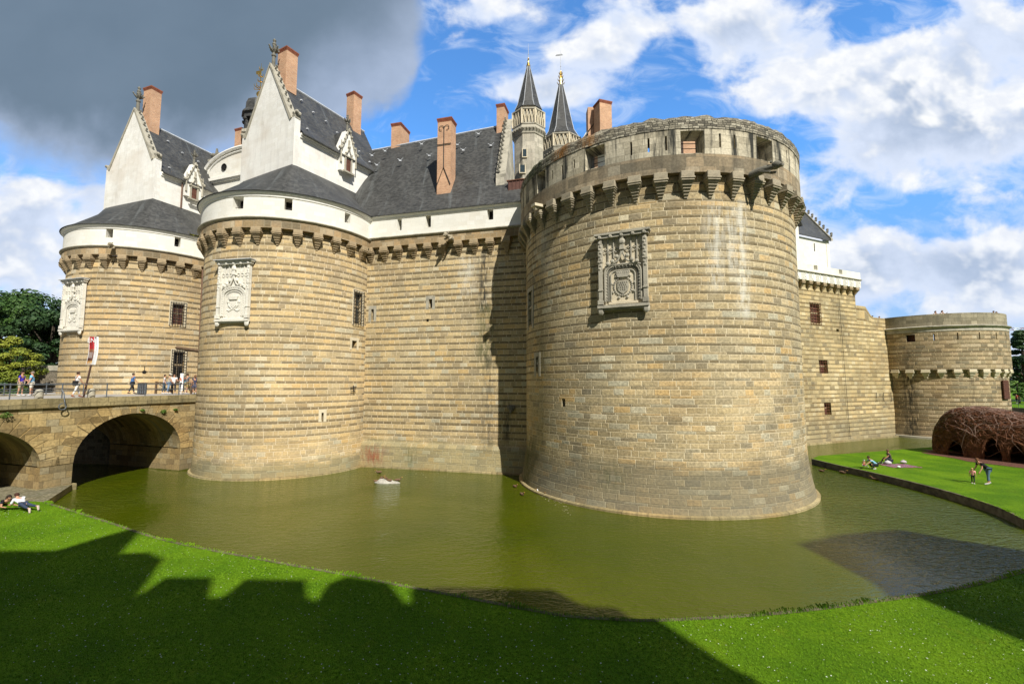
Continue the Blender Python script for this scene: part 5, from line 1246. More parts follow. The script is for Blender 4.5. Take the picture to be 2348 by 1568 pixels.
crocket_row(CPH, a + Vector((wd_.x * .2, wd_.y * .2, .3)), b2_ + Vector((wd_.x * .2, wd_.y * .2, .3)), 14, M_TD, .42, Vector((wd_.x * .5 + fe.n.x * .3, wd_.y * .5 + fe.n.y * .3, .7)).normalized())
mb = MB(); mb.M = lmat(fh, s_r, 0); mb.b2(-.5, .05, -8, .06, 17, z_e + .3); mb.extr([(-.5, .0, z_e), (-.5, -6.4, z_e + 9.3), (-.5, -8, z_e + 7)], (.55, 0, 0)); mb.build('gable_wall', M_WHT, HB)
mb = MB(); s_, z1 = fh.px(1867, 562); mb.M = lmat(fh, s_, 0); mb.b2(-.09, .09, -.01, .01, z_e - 1.6, z_e - .5); mb.build('slot', M_DARK, HB)

# ------------------------------------------------------------------ far bastion
C4 = (56.4, 62.6); R4 = 7.7
BA = empty('bastion', (C4[0], C4[1], 0), 'low wide round bastion with plain parapet and visitors on top, far right', 'bastion')
f4 = Cyl(C4[0], C4[1], R4, lambda z: R4 + (.3 * (1 - z / 3) if z < 3 else 0)); f4u = Cyl(C4[0], C4[1], 8.08)
A4 = 2.0
z_led = f4u.px(2200, 748)[1]; z_gap = f4u.px(2180, 847)[1]; z_cor = f4.px(2180, 867)[1]
mb = MB(); wall(mb, f4, -A4 * R4, A4 * R4, [-.5, 0, 1.5, 3, 5, z_gap + .4], .5, (), .5); mb.build('tower_wall', M_T4, BA, smooth=30)
pb = MB(); ring(pb, Cyl(C4[0], C4[1], 8.0), -14, 14, [(0, .3), (.12, .25), (.14, -.5)]); pb.build('plinth', M_TG, BA, smooth=40)
sl4 = []
for X, y0, y1 in ((985, 487, 580), (1305, 475, 570), (1600, 467, 562), (1828, 467, 562), (1960, 475, 560)):
    u = (2980 + X / 3.92) * .6627; s_, za = f4u.px(u, (1030 + y0 / 3.92) * .6627); _, zb_ = f4u.px(u, (1030 + y1 / 3.92) * .6627); sl4.append((s_ - .07, s_ + .07, zb_, za))
e4 = ahole(f4u, (2980 + 608 / 3.92) * .6627, (2980 + 730 / 3.92) * .6627, (1030 + 505 / 3.92) * .6627, (1030 + 600 / 3.92) * .6627)
mb = MB(); wall(mb, f4u, -A4 * 8.08, A4 * 8.08, [z_gap, z_gap + 1, z_gap + 3, z_led], .5, sl4 + [e4], .7); mb.build('upper_wall', M_T4, BA, smooth=30)
d = MB(); d.M = lmat(f4u, (e4[0] + e4[1]) / 2, e4[2], .65); d.b2(-.7, .7, -.04, 0, 0, 1.4); d.build('embrasure', M_SHUT, BA)
mb = MB(); ring(mb, f4u, -A4 * 8.08, A4 * 8.08, [(0, z_led - .55), (.04, z_led - .5), (.04, z_led - .38), (0, z_led - .3), (.02, z_led - .1), (.22, z_led), (.26, z_led + .1), (.05, z_led + .2), (-.1, z_led + .2)]); mb.build('string_course', M_TG, BA, smooth=30)
M_PL = masonry('buff parapet ashlar', pair=.42, thin=0, w0=1.0, stops=[(0, (.25, .22, .15)), (.5, (.33, .29, .20)), (1, (.42, .37, .26))], mortar=(.2, .17, .12), mw=.025, wear=.25, streak=.2)
fpp = Cyl(C4[0], C4[1], 7.98); mb = MB(); wall(mb, fpp, -A4 * 7.98, A4 * 7.98, [z_led + .15, 15.3], .5, (), .6); mb.build('parapet', M_PL, BA, smooth=30)
mb = MB(); mb.prism([fpp.map(-A4 * 7.98 + 2 * A4 * 7.98 * k / 40, 0, .5)[:2] for k in range(41)], 13.6, 14.05); mb.build('terrace_floor', M_TERR, BA)
corbels(BA, f4, [f4.px((2980 + 480 / 3.92) * .6627, 860)[0] + 1.42 * k for k in range(-4, 15)], z_gap + .02, 'bastion', M_TP, w=.85, proj=.42, h=1.1, steps=2)
s_, _ = f4.px(2305, 890); z1 = f4.px(2300, 872)[1]; z0 = f4.px(2305, 915)[1]
mb = MB(); mb.M = lmat(f4, s_, z0, -.05); mb.b2(-.9, .5, 0, .12, 0, z1 - z0)
for k in range(9): mb.b2(-.92, .52, .12, .16, .1 + k * (z1 - z0) / 9.2, .16 + k * (z1 - z0) / 9.2)
mb.build('red_shutter', M_SHUT, BA)
# ------------------------------------------------------------------ stone bridge with arches
bd = Vector((.322, .947)).normalized(); bA = Vector((-29.2, 28.9)) - bd * 14.0; bB = Vector((-25.7, 39.2)); frb = Pla(bA, bB); ZD = 5.93; BW = 11.3
BR = empty('stone_bridge', (bA.x, bA.y, 0), 'old stone bridge with round arches leading to the castle gate on the left', 'bridge')
a2l = frb.px(168, 1050)[0]; a2r = frb.px(412, 1050)[0]; a2z = frb.px(292, 948)[1]; a1r = frb.px(94, 1050)[0]; a1z = a2z - .35; a1l = a1r - (a2r - a2l) * 1.0; zsp = 1.7
arches = [(a1l, a1r, a1z), (a2l, a2r, a2z)]
def soff(s):
    for l, r, zc in arches:
        if l < s < r: x = (s - (l + r) / 2) / ((r - l) / 2); return zsp + (zc - zsp) * math.sqrt(max(0, 1 - x * x))
    return -.6
ss = set()
s = -4.0
while s < frb.L + 1.5: ss.add(round(s, 3)); s += .3
for l, r, zc in arches:
    for e in (l, r): ss.add(e - .001); ss.add(e + .001)
    for k in range(25): ss.add((l + r) / 2 - (r - l) / 2 * .999 * math.cos(math.pi * k / 24))
ss = sorted(ss); mb = MB()
for i in range(len(ss) - 1):
    s0, s1 = ss[i], ss[i + 1]
    if s1 - s0 < .0005: continue
    z0, z1 = soff(s0 + 1e-5), soff(s1 - 1e-5)
    for ins, flip in ((0, 0), (BW, 1)):
        q = [frb.map(s0, z0, ins), frb.map(s1, z1, ins), frb.map(s1, 5.36, ins), frb.map(s0, 5.36, ins)]
        uv = ((s0, z0), (s1, z1), (s1, 5.36), (s0, 5.36))
        if flip: q = q[::-1]; uv = uv[::-1]
        mb.F([mb.P(p) for p in q], uv)
    if z0 > -.5 and z1 > -.5: mb.F([mb.P(p) for p in (frb.map(s0, z0, 0), frb.map(s0, z0, BW), frb.map(s1, z1, BW), frb.map(s1, z1, 0))], ((s0 + z0, 0), (s0 + z0, BW), (s1 + z1, BW), (s1 + z1, 0)))
for l, r, zc in arches:
    for e, sg in ((l, 0), (r, 1)):
        q = [frb.map(e, -.6, 0), frb.map(e, -.6, BW), frb.map(e, zsp, BW), frb.map(e, zsp, 0)]; uv = ((0, -.6), (BW, -.6), (BW, zsp), (0, zsp))
        mb.F([mb.P(p) for p in q], uv)
mb.build('arch_wall', M_BR, BR)
vs = MB()
for l, r, zc in arches:   # voussoir ring
    n = 19
    for k in range(n):
        a0, a1 = math.pi * (k + .06) / n, math.pi * (k + .94) / n; c = (l + r) / 2; hw = (r - l) / 2; H = zc - zsp
        P = lambda a, e: (c - (hw + e) * math.cos(a), zsp + (H + e) * math.sin(a))
        top = .75 if k % 2 else .95
        pts = [P(a0, 0.0), P(a1, 0.0), P(a1, top), P(a0, top)]
        pts = [(x, min(z, 5.3)) for x, z in pts]
        vs.extr([frb.map(x, z, .30) for x, z in pts], (frb.n.x * .325, frb.n.y * .325, 0))
vs.build('arch_ring', M_BR, BR)
pp = MB(); s0, s1 = a1r + .0, a2l; pp.extr([frb.map(s0 - .15, .40, 1), frb.map(s1 + .2, .40, 1), frb.map(s1 + .2, -.5, 1), frb.map(s0 - .15, -.5, 1)], (frb.n.x * 1.18, frb.n.y * 1.18, 0)); pp.build('pier_footing', M_KERB, BR)
kb = MB()
for (ins0, dpt) in ((.55, .70), (BW + .15, .70)):
    s = -4.0
    while s < frb.L + .5:
        L_ = 1.55; s2_ = min(s + L_ - .015, frb.L + .6); e = random.uniform(-.01, .01)
        kb.extr([frb.map(s, 5.36, ins0 + e), frb.map(s2_, 5.36, ins0 + e), frb.map(s2_, ZD + .0 + e, ins0 + e), frb.map(s, ZD + e, ins0 + e)], (frb.n.x * dpt, frb.n.y * dpt, 0)); s += L_
    kb.build('kerb_stones', M_KERB, BR); kb = MB()
dk = MB(); dk.extr([frb.map(-4, 5.37, .56), frb.map(frb.L + .4, 5.37, .56), frb.map(frb.L + .4, ZD - .03, .56), frb.map(-4, ZD - .03, .56)], (-frb.n.x * (BW - 1.1), -frb.n.y * (BW - 1.1), 0)); dk.build('deck', M_DECK, BR)
flat('gate_forecourt', [(-46.45, 40.8), (-31.2, 39.5), tuple(frb.map(frb.L - .1, 0, .3)[:2]), (-22.5, 41.5), (-24, 46), (-46.45, 60)], ZD - .034, M_DECK, -.6, M_MOATW, label='paved forecourt before the castle gate')
# small plants on the ledge
def clump(name, label, cat, c, r, n, mt, leaf=.05, flat_=1.0):
    mb = MB()
    for k in range(n):
        v = Vector((random.gauss(0, 1), random.gauss(0, 1), random.gauss(0, 1))).normalized() * r * random.random() ** .4; v.z *= flat_
        p = Vector(c) + v; a = Vector((random.uniform(-1, 1), random.uniform(-1, 1), random.uniform(-.6, 1))).normalized() * leaf; b_ = a.cross(Vector((random.uniform(-1, 1), random.uniform(-1, 1), random.uniform(-1, 1)))).normalized() * leaf
        mb.poly([p - a, p - b_ * .6, p + a, p + b_ * .6])
    o = mb.build(name, mt, None, org=tuple(c)); tag(o, label, cat); return o
def leafmat(name, a, b_, tr=.25):
    m, t, b = mat(name); p = t.coord('Object'); w = t.noise(p, .55, 3, .6); f = t.noise(p, 5.0, 3, .6)
    c = t.mix(t.sstep(w, .35, .65), a, b_); c = t.val(c, t.rng(f, .3, .7, .6, 1.4)); t._set(b.inputs['Base Color'], c); b.inputs['Roughness'].default_value = .6; b.inputs['Specular IOR Level'].default_value = .25
    return m
M_L1 = leafmat('dark green leaves', (.022, .055, .010), (.050, .105, .016)); M_L2 = leafmat('yellow green leaves', (.13, .17, .018), (.25, .27, .03)); M_L3 = leafmat('cedar needles', (.018, .045, .014), (.035, .075, .02)); M_L4 = leafmat('fresh green leaves', (.06, .13, .02), (.12, .21, .03)); M_BARK = simple('tree bark', (.07, .055, .04), .95, .4, 4)
for k, (u, v, r, dsc) in enumerate(((373, 951 - 8, .22, 'small green weed on the bridge ledge above the left of the arch crown'), (490, 0, 0, ''), (10, 1437 * .0 + 952, .30, 'tuft of green weed at the left end of the bridge wall'), (401, 944 - 5, .15, 'small weed hanging from the bridge ledge, right of the arch crown'), (325, 940, .14, 'smallest weed on the bridge ledge above the arch crown'))):
    if not r: continue
    s_, z_ = frb.px(u, v); clump('ledge_plant', dsc, 'plant', frb.map(s_, z_, -.08), r, 160, M_L4, .05, .6)
# railings
def railing(name, label, ins, s0, s1, zt, zm, step, u_anchor):
    T = empty(name, frb.map(s0, ZD, ins), label, 'railing'); sa = frb.px(u_anchor, 890)[0]
    n0 = math.floor((s0 - sa) / step); s = sa + n0 * step
    while s <= s1:
        if s >= s0:
            m = MB(); m.tube([frb.map(s, ZD - .1, ins), frb.map(s, zt, ins)], .035, 6); m.ball(frb.map(s, zt + .02, ins), .05, 6); m.build('post', M_RAIL, T)
        s += step
    for z in (zt - .02, zm):
        m = MB(); m.tube([frb.map(s0, z, ins), frb.map(s1, z, ins)], .028, 6); m.build('rail', M_RAIL, T)
    return T
NR = railing('bridge_railing', 'low grey metal railing along the near edge of the bridge', .25, -2, frb.L - .6, 6.83, 6.40, 2.5, 149)
sc_i = MB(); s_, _ = frb.px(145, 900)
sc_i.tube([frb.map(s_ + .05 * math.sin(k * .8), 6.5 - k * .13, .18 - min(k, 6) * .085) for k in range(9)] + [frb.map(s_ + .05 + .20 * math.cos(a) - .2, 5.42 + .20 * math.sin(a), -.34) for a in [0 - k * .6 for k in range(9)]], .032, 6); sc_i.build('scroll_stay', M_RAIL, NR)
railing('bridge_railing', 'low grey metal railing along the far edge of the bridge', BW - .4, 3, frb.L - 3, 6.85, 6.42, 2.5, 120)
# stone bollards
for k, u in enumerate((19, 121, 238)):
    s_, _ = frb.px(u, 897); p = frb.map(s_ - .3, ZD, .75); m = MB(); m.lathe([(.21, ZD - .06), (.21, ZD + .42), (.19, ZD + .52), (.12, ZD + .58), (.01, ZD + .60)], 14, p[:2])
    o = m.build('stone_bollard', M_TG, None, smooth=50, org=p); tag(o, ['short round-topped stone bollard at the left end of the bridge', 'short round-topped stone bollard left of the banner pole', 'short round-topped stone bollard right of the banner pole'][k], 'bollard', 'stone bollards along the bridge kerb')
# banner pole
BN = empty('banner_pole', ((198 - 1174) / FPX * 31.2, 31.2, ZD), 'tall brown pole carrying a curved red and white exhibition banner on the bridge', 'banner')
pb0 = Vector(ORG[BN.name]); Yb = pb0.y; pt_ = atY(210, 836, Yb)
m = MB(); m.tube([tuple(pb0), (pt_.x - .03, pt_.y, pt_.z)], .055, 8); m.tube([(pt_.x, pt_.y, pt_.z - .1), (pt_.x + .1, pt_.y, atY(212, 772, Yb).z)], .03, 6); m.build('pole', simple('brown painted pole', (.09, .05, .04), .5, .2), BN)
bm_, t, b = mat('printed banner'); uv = t.sep(t.coord('UV')); X, Yv = uv[0], uv[1]
c = t.ramp(Yv, [(0, (.55, .48, .40)), (.10, (.60, .36, .12)), (.16, (.10, .035, .02)), (.42, (.16, .05, .03)), (.52, (.30, .14, .07)), (.58, (.42, .02, .025)), (1, (.45, .02, .03))], 'LINEAR')
ln_ = t.mul(t.mul(t.m('LESS_THAN', t.m('FRACT', t.mul(Yv, 26.0)), .45), t.mul(t.m('GREATER_THAN', Yv, .24), t.m('LESS_THAN', Yv, .44))), t.m('LESS_THAN', X, .72))
c = t.mix(t.mul(ln_, .8), c, (.75, .72, .68)); c = t.mix(t.m('LESS_THAN', X, .10), c, (.75, .75, .75)); t._set(b.inputs['Base Color'], c); b.inputs['Roughness'].default_value = .6
def banner(us, mt, name, parent, y_off=0.0):
    m = MB(); n = 10
    for i in range(n):
        for j in range(len(us) - 1):
            q = []
            for (ii, jj) in ((i, j), (i, j + 1), (i + 1, j + 1), (i + 1, j)):
                f = ii / n; v = 836 - f * 64; du = -4 + 11 * f - 7 * f * f * .0 + 5 * math.sin(f * math.pi) * .6 - 4 * f
                p = atY(us[jj] + du, v, Yb + y_off + .12 * math.sin(jj * 2.0)); q.append((p, (jj / (len(us) - 1), f)))
            m.F([m.P(x[0]) for x in q], [x[1] for x in q])
    o = m.build(name, mt, parent); sd = o.modifiers.new('thick', 'SOLIDIFY'); sd.thickness = .015; return o
B1 = banner([201, 205, 210, 214], bm_, 'printed_banner', BN); banner([214, 217, 219, 223], simple('white banner cloth', (.78, .78, .78), .6, .05), 'white_banner_side', BN, -.05)
def text(body, size, loc, rx, rz, mt, parent, name='lettering'):
    cu = bpy.data.curves.new(name, 'FONT'); cu.body = body; cu.size = size; cu.extrude = .004; cu.align_x = 'CENTER'
    tmp = bpy.data.objects.new('tmp', cu); COL.objects.link(tmp); bpy.context.view_layer.update(); me = bpy.data.meshes.new_from_object(tmp.evaluated_get(bpy.context.evaluated_depsgraph_get())); bpy.data.objects.remove(tmp)
    o = bpy.data.objects.new(name, me); me.materials.clear(); me.materials.append(mt); COL.objects.link(o); o.parent = parent; o.location = Vector(loc) - Vector(ORG[parent.name]); o.rotation_euler = (rx, 0, rz); return o
M_WP = simple('white paint', (.80, .80, .78), .5, .04)
p = atY(209, 785, Yb - .09); text('EN', .42, (p.x, p.y, p.z), R_(90), R_(0), M_WP, B1)
# litter bin
bp = atY(325, 904, 39.6); m = MB(); m.lathe([(.30, ZD), (.30, ZD + .85), (.33, ZD + .87), (.33, ZD + .95), (.24, ZD + .98), (.22, ZD + .90)], 14, (bp.x, bp.y))
BI = empty('litter_bin', (bp.x, bp.y, ZD), 'dark slatted round litter bin beside the man in blue', 'litter bin'); m.build('bin_body', M_IRON, BI, smooth=40)
m = MB()
for k in range(16): a = k * math.pi / 8; m.box((bp.x + .31 * math.cos(a), bp.y + .31 * math.sin(a), ZD + .43), (.03, .06, .76), a)
m.build('bin_slats', M_RAIL, BI)
# timber barrier
for (ua, ub, Ya, Yb2, nm) in ((357, 394, 41.2, 40.8, 'low old timber barrier with a crossed rail, left of the gate group'), (438, 462, 40.4, 40.0, 'short old timber barrier at the foot of the near gate tower')):
    A = atY(ua, 900, Ya); B = atY(ub, 900, Yb2); F_b = empty('timber_barrier', (A.x, A.y, ZD), nm, 'barrier')
    for q in (0, 1):
        p = A + (B - A) * q; m = MB(); m.box((p.x, p.y, ZD + .55), (.13, .13, 1.1)); m.build('post', M_WOOD, F_b)
    for (z0, z1) in ((1.0, 1.0), (.35, .35)): m = MB(); m.tube([(A.x, A.y, ZD + z0), (B.x, B.y, ZD + z1)], .055, 4); m.build('rail', M_WOOD, F_b)
    m = MB(); m.tube([(A.x, A.y, ZD + 1.0), (B.x, B.y, ZD + .15)], .05, 4); m.build('brace', M_WOOD, F_b)
p = atY(415, 900, 40.5); m = MB(); m.box((p.x, p.y, ZD + 1.05), (.28, .05, 1.5)); m.tube([(p.x, p.y, ZD), (p.x, p.y, ZD + .4)], .03, 5); o = m.build('notice_board', M_WP, None, org=(p.x, p.y, ZD)); tag(o, 'narrow white upright notice board among the visitors at the gate', 'notice board')

# ------------------------------------------------------------------ people
def mk_skin(V, E, Rr, sub=1):
    me = bpy.data.meshes.new('t'); me.from_pydata([tuple(v) for v in V], E, []); ob = bpy.data.objects.new('t', me); COL.objects.link(ob)
    md = ob.modifiers.new('s', 'SKIN'); 
    for i, r in enumerate(Rr):
        sv_ = me.skin_vertices[0].data[i]; r = r if isinstance(r, tuple) else (r, r); sv_.radius = r; sv_.use_root = (i == 0)
    md.use_smooth_shade = True
    ss_ = ob.modifiers.new('d', 'SUBSURF'); ss_.levels = sub; ss_.render_levels = sub
    bpy.context.view_layer.update(); dg = bpy.context.evaluated_depsgraph_get(); m2 = bpy.data.meshes.new_from_object(ob.evaluated_get(dg)); bpy.data.objects.remove(ob)
    return m2
CL = {}
def cloth(col, r=.85):
    k = tuple(round(x, 3) for x in col)
    if k not in CL: CL[k] = simple('cloth', col, r, .12, 8)
    return CL[k]
M_SKIN = simple('skin', (.50, .27, .17), .55, .08, 6); M_SKIN2 = simple('tanned skin', (.36, .18, .10), .55, .08, 6)
def person(label, loc, head=0.0, h=1.72, lean=0, legs=((0, 0), (0, 0)), arms=((0, 8, 5), (0, 8, 5)), root=None, shirt=(.7, .7, .7), pants=(.05, .06, .1), shorts=False, hair=(.05, .03, .02), longhair=False, shoes=(.5, .5, .5), bag=None, hat=None, neck=0, dress=False, skin=None, group=None, sleeve=.55, w=1.0, cat='person', zoff=None, headturn=0.0, sit=False):
    """head: direction faced (radians, 0 = +Y); legs (hip flex, knee flex) degrees; arms (flex, abduct, elbow)"""
    k = h / 1.75; S = {}; X = Vector((1, 0, 0)); a = R_(lean); u = Vector((0, math.sin(a), math.cos(a)))
    P = Vector((0, 0, .93)) * k; S['pel'] = P; S['sp'] = P + u * .20 * k; S['ch'] = P + u * .44 * k; S['nk'] = P + u * .56 * k
    an = R_(lean + neck); un = Vector((0, math.sin(an), math.cos(an))); S['h0'] = S['nk'] + un * .085 * k; S['h1'] = S['nk'] + un * .17 * k + Vector((0, .012, 0)) * k; S['h2'] = S['nk'] + un * .235 * k
    for i, sx in enumerate((-1, 1)):
        sh = S['ch'] + u * .055 * k + X * sx * .185 * k * w; f, ab, e = [R_(q) for q in arms[i]]; fb_ = f
        d = Vector((sx * math.sin(ab), math.sin(f) * math.cos(ab), -math.cos(f) * math.cos(ab))); el_ = sh + d * .30 * k
        d2 = Vector((sx * math.sin(ab) * .5 * (1 if e < .6 else -.3), math.sin(f + e) * math.cos(ab), -math.cos(f + e) * math.cos(ab))).normalized(); wr = el_ + d2 * .26 * k
        S['sh%d' % i], S['el%d' % i], S['wr%d' % i], S['hd%d' % i], S['ad%d' % i] = sh, el_, wr, wr + d2 * .08 * k, d2
        hp = P + X * sx * .095 * k * w - Vector((0, 0, .03)) * k; hf, kf = [R_(q) for q in legs[i][:2]]; la = R_(legs[i][2]) if len(legs[i]) > 2 else R_(2)
        t1 = Vector((sx * math.sin(la), math.sin(hf) * math.cos(la), -math.cos(hf) * math.cos(la))); kn_ = hp + t1 * .43 * k; t2 = Vector((sx * math.sin(la) * .4, math.sin(hf - kf), -math.cos(hf - kf))).normalized(); ak = kn_ + t2 * .42 * k
        ft = Vector((0, math.cos(hf - kf), math.sin(hf - kf))) if abs(hf - kf) > .6 and root else Vector((0, 1, -.15))
        if sit and abs(hf - kf) > 1.2: ft = Vector((0, .3, .95))
        S['hp%d' % i], S['kn%d' % i], S['ak%d' % i], S['ft%d' % i] = hp, kn_, ak, ak + (ft * .15 + t2 * .04) * k
    names = list(S); 
    MR = Matrix.Rotation(-head, 3, 'Z') @ (root if root is not None else Matrix.Identity(3))
    for n in names: S[n] = MR @ S[n]
    lowest = min(min(S[n].z for n in ('ak0', 'ak1', 'ft0', 'ft1', 'kn0', 'kn1')) - .05 * k, min(S['pel'].z, S['sp'].z, S['ch'].z) - .11 * k)
    off = Vector(loc) - Vector((0, 0, lowest)) if zoff is None else Vector(loc) + Vector((0, 0, zoff))
    pc = S['pel'].copy(); pc.z = 0
    for n in names:
        if n[:2] != 'ad': S[n] = S[n] + off - (pc if root is not None or sit else Vector((0, 0, 0)))
    O = Vector(loc); T = bpy.data.objects.new('person', None); COL.objects.link(T); T.location = O; T.empty_display_size = .2; ORG[T.name] = tuple(O); tag(T, label, cat, group)
    sk = skin or M_SKIN
    def mkm(keys, edges, rad, sub=1):
        V = [S[q] - O for q in keys]; ix = {q: i for i, q in enumerate(keys)}; return mk_skin(V, [(ix[a_], ix[b_]) for a_, b_ in edges], [tuple(x * k for x in r) if isinstance(r, tuple) else r * k for r in rad], sub)
    keys = ['pel', 'sp', 'ch', 'nk', 'h0', 'h1', 'h2', 'sh0', 'el0', 'wr0', 'hd0', 'sh1', 'el1', 'wr1', 'hd1', 'hp0', 'kn0', 'ak0', 'ft0', 'hp1', 'kn1', 'ak1', 'ft1']
    edges = [('pel', 'sp'), ('sp', 'ch'), ('ch', 'nk'), ('nk', 'h0'), ('h0', 'h1'), ('h1', 'h2')] + [e for i in '01' for e in (('ch', 'sh' + i), ('sh' + i, 'el' + i), ('el' + i, 'wr' + i), ('wr' + i, 'hd' + i), ('pel', 'hp' + i), ('hp' + i, 'kn' + i), ('kn' + i, 'ak' + i), ('ak' + i, 'ft' + i))]
    rad = [.12, .105, .125, .055, .07, .088, .06, .058, .042, .028, .030, .058, .042, .028, .030, .088, .058, .040, .035, .088, .058, .040, .035]
    me = mkm(keys, edges, rad)
    bm = bmesh.new(); bm.from_mesh(me)
    def addmb(m_, mi):
        base_ = [bm.verts.new(v) for v in m_.v]
        for f_ in m_.f:
            try: fc = bm.faces.new([base_[q] for q in f_]); fc.material_index = mi; fc.smooth = True
            except ValueError: pass
    fg_ = MB(); up = MR @ un; fwd = MR @ Vector((math.sin(headturn), math.cos(an) * math.cos(headturn), -math.sin(an))); rt = fwd.cross(up).normalized(); hc = S['h1'] - O
    fg_.tube([hc + fwd * .07 * k + up * .02 * k, hc + fwd * .115 * k - up * .015 * k, hc + fwd * .085 * k - up * .03 * k], [.010 * k, .016 * k, .010 * k], 4)
    for sx in (-1, 1): fg_.ball(tuple(hc + rt * sx * .083 * k), .024 * k, 4)
    for i in '01':
        d = S['ad' + i]; wq = S['hd' + i] - O; n_ = d.cross(Vector((0, 0, 1))); n_ = n_.normalized() if n_.length > .1 else Vector((1, 0, 0)); pn = d.cross(n_)
        for q in range(4):
            b0 = wq + n_ * (q - 1.5) * .018 * k; L_ = (.065, .078, .072, .055)[q] * k; fg_.tube([b0, b0 + d * L_ * .5, b0 + d * L_ * .9 + pn * .02 * k], [.010 * k, .009 * k, .007 * k], 4)
        b0 = wq - d * .03 * k - n_ * .03 * k; fg_.tube([b0, b0 - n_ * .025 * k + d * .02 * k, b0 - n_ * .03 * k + d * .045 * k], [.011 * k, .010 * k, .008 * k], 4)
    addmb(fg_, 0)
    ey = MB()
    for sx in (-1, 1): ey.ball(tuple(hc + fwd * .083 * k + rt * sx * .032 * k + up * .012 * k), .010 * k, 4)
    ey.tube([hc + fwd * .085 * k - up * .05 * k - rt * .022 * k, hc + fwd * .088 * k - up * .05 * k + rt * .022 * k], .006 * k, 4); addmb(ey, 1)
    bm.to_mesh(me); bm.free(); me.name = 'body'; me.materials.clear(); me.materials.append(sk); me.materials.append(cloth((.06, .02, .02)))
    def child(name, me_, mt, parent=T):
        o = bpy.data.objects.new(name, me_); me_.name = name
        if mt is not None: me_.materials.clear(); me_.materials.append(mt)
        COL.objects.link(o); o.parent = parent; ORG[o.name] = tuple(O); return o
    child('body', me, None)
    for i in '01': S['us' + i] = S['sh' + i] + (S['el' + i] - S['sh' + i]) * sleeve; S['ls' + i] = S['kn' + i] + (S['ak' + i] - S['kn' + i]) * (.80); S['ms' + i] = S['hp' + i] + (S['kn' + i] - S['hp' + i]) * .95
    S['lo'] = S['pel'] + (S['pel'] - S['sp']) * .25; S['nb'] = S['ch'] + (S['nk'] - S['ch']) * .62
    m1 = mkm(['sp', 'pel', 'ch', 'nb', 'sh0', 'us0', 'sh1', 'us1', 'lo'], [('sp', 'pel'), ('pel', 'lo'), ('sp', 'ch'), ('ch', 'nb'), ('ch', 'sh0'), ('sh0', 'us0'), ('ch', 'sh1'), ('sh1', 'us1')], [.130 * w, .142 * w, .150 * w, .075, .076, .066, .076, .066, .135 * w])
    child('shirt', m1, cloth(shirt))
    if dress:
        m1 = mkm(['pel', 'lo', 'ms0', 'ms1'], [('pel', 'lo'), ('lo', 'ms0'), ('lo', 'ms1')], [.14, .16, .13, .13])
    else:
        end = 'ms' if shorts else 'ls'
        ks = ['pel', 'hp0', 'ms0', 'hp1', 'ms1']; es = [('pel', 'hp0'), ('hp0', 'ms0'), ('pel', 'hp1'), ('hp1', 'ms1')]; rs = [.130 * w, .100 * w, .075, .100 * w, .075]
        if not shorts: ks += ['ls0', 'ls1']; es += [('ms0', 'ls0'), ('ms1', 'ls1')]; rs += [.060, .060]; rs[2] = rs[4] = .070
        m1 = mkm(ks, es, rs)
    child('trousers' if not (shorts or dress) else ('shorts' if shorts else 'skirt'), m1, cloth(pants))
    for i in '01':
        m_ = MB(); d = (S['ft' + i] - S['ak' + i]); m_.tube([S['ak' + i] - d * .35 - Vector((0, 0, .015)) * k, S['ak' + i] + d * .4 - Vector((0, 0, .02)) * k, S['ft' + i] + d * .25], [.045 * k, .052 * k, .034 * k], 6); m_.build('shoe', cloth(shoes), T)
    if hair:
        m_ = MB(); c = S['h2'] - fwd * .018 * k; q_ = c - up * .045 * k; n = 8
        m_.ball(tuple(q_), .106 * k, 8, (1, 1, 1.0)); m_.v = [v for v in m_.v]
        for v in m_.v:
            r_ = v - (S['h1']); 
            if r_.dot(fwd) > .055 * k and r_.dot(up) < .05 * k: v -= fwd * .06 * k
        if longhair: m_.tube([q_ - fwd * .05 * k, q_ - fwd * .07 * k - up * .14 * k, q_ - fwd * .06 * k - up * .26 * k], [.085 * k, .09 * k, .04 * k], 7)
        m_.build('hair', cloth(hair), T, smooth=60)
    if hat:
        m_ = MB(); m_.ball(tuple(S['h2']), .105 * k, 8, (1, 1, .75)); m_.lathe([(.10 * k, S['h2'].z - .03 * k), (.16 * k, S['h2'].z - .04 * k), (.10 * k, S['h2'].z - .045 * k)], 12, (S['h2'].x, S['h2'].y)); m_.build('hat', cloth(hat), T, smooth=50)
    if bag:
        col, sd, sz = bag; m_ = MB(); c = S['pel'] + (MR @ Vector((sd * .20 * k, -.10 * k, .0))) + Vector((0, 0, .05)); m_.box(tuple(c), (.26 * sz, .14 * sz, .24 * sz), math.pi / 2 - head if abs(sd) > .5 else -head)
        m_.tube([c + Vector((0, 0, .1)), S['ch'] + MR @ Vector((sd * .05, -.15 * k, 0)), S['sh0'] if sd > 0 else S['sh1']], .014, 4); m_.build('bag', cloth(col), T, bevel=.03)
    return T
VIS = 'visitors on the bridge'
def on(u, Y, z=ZD): x = (u - 1174) / FPX * Y; return (x, Y, z)
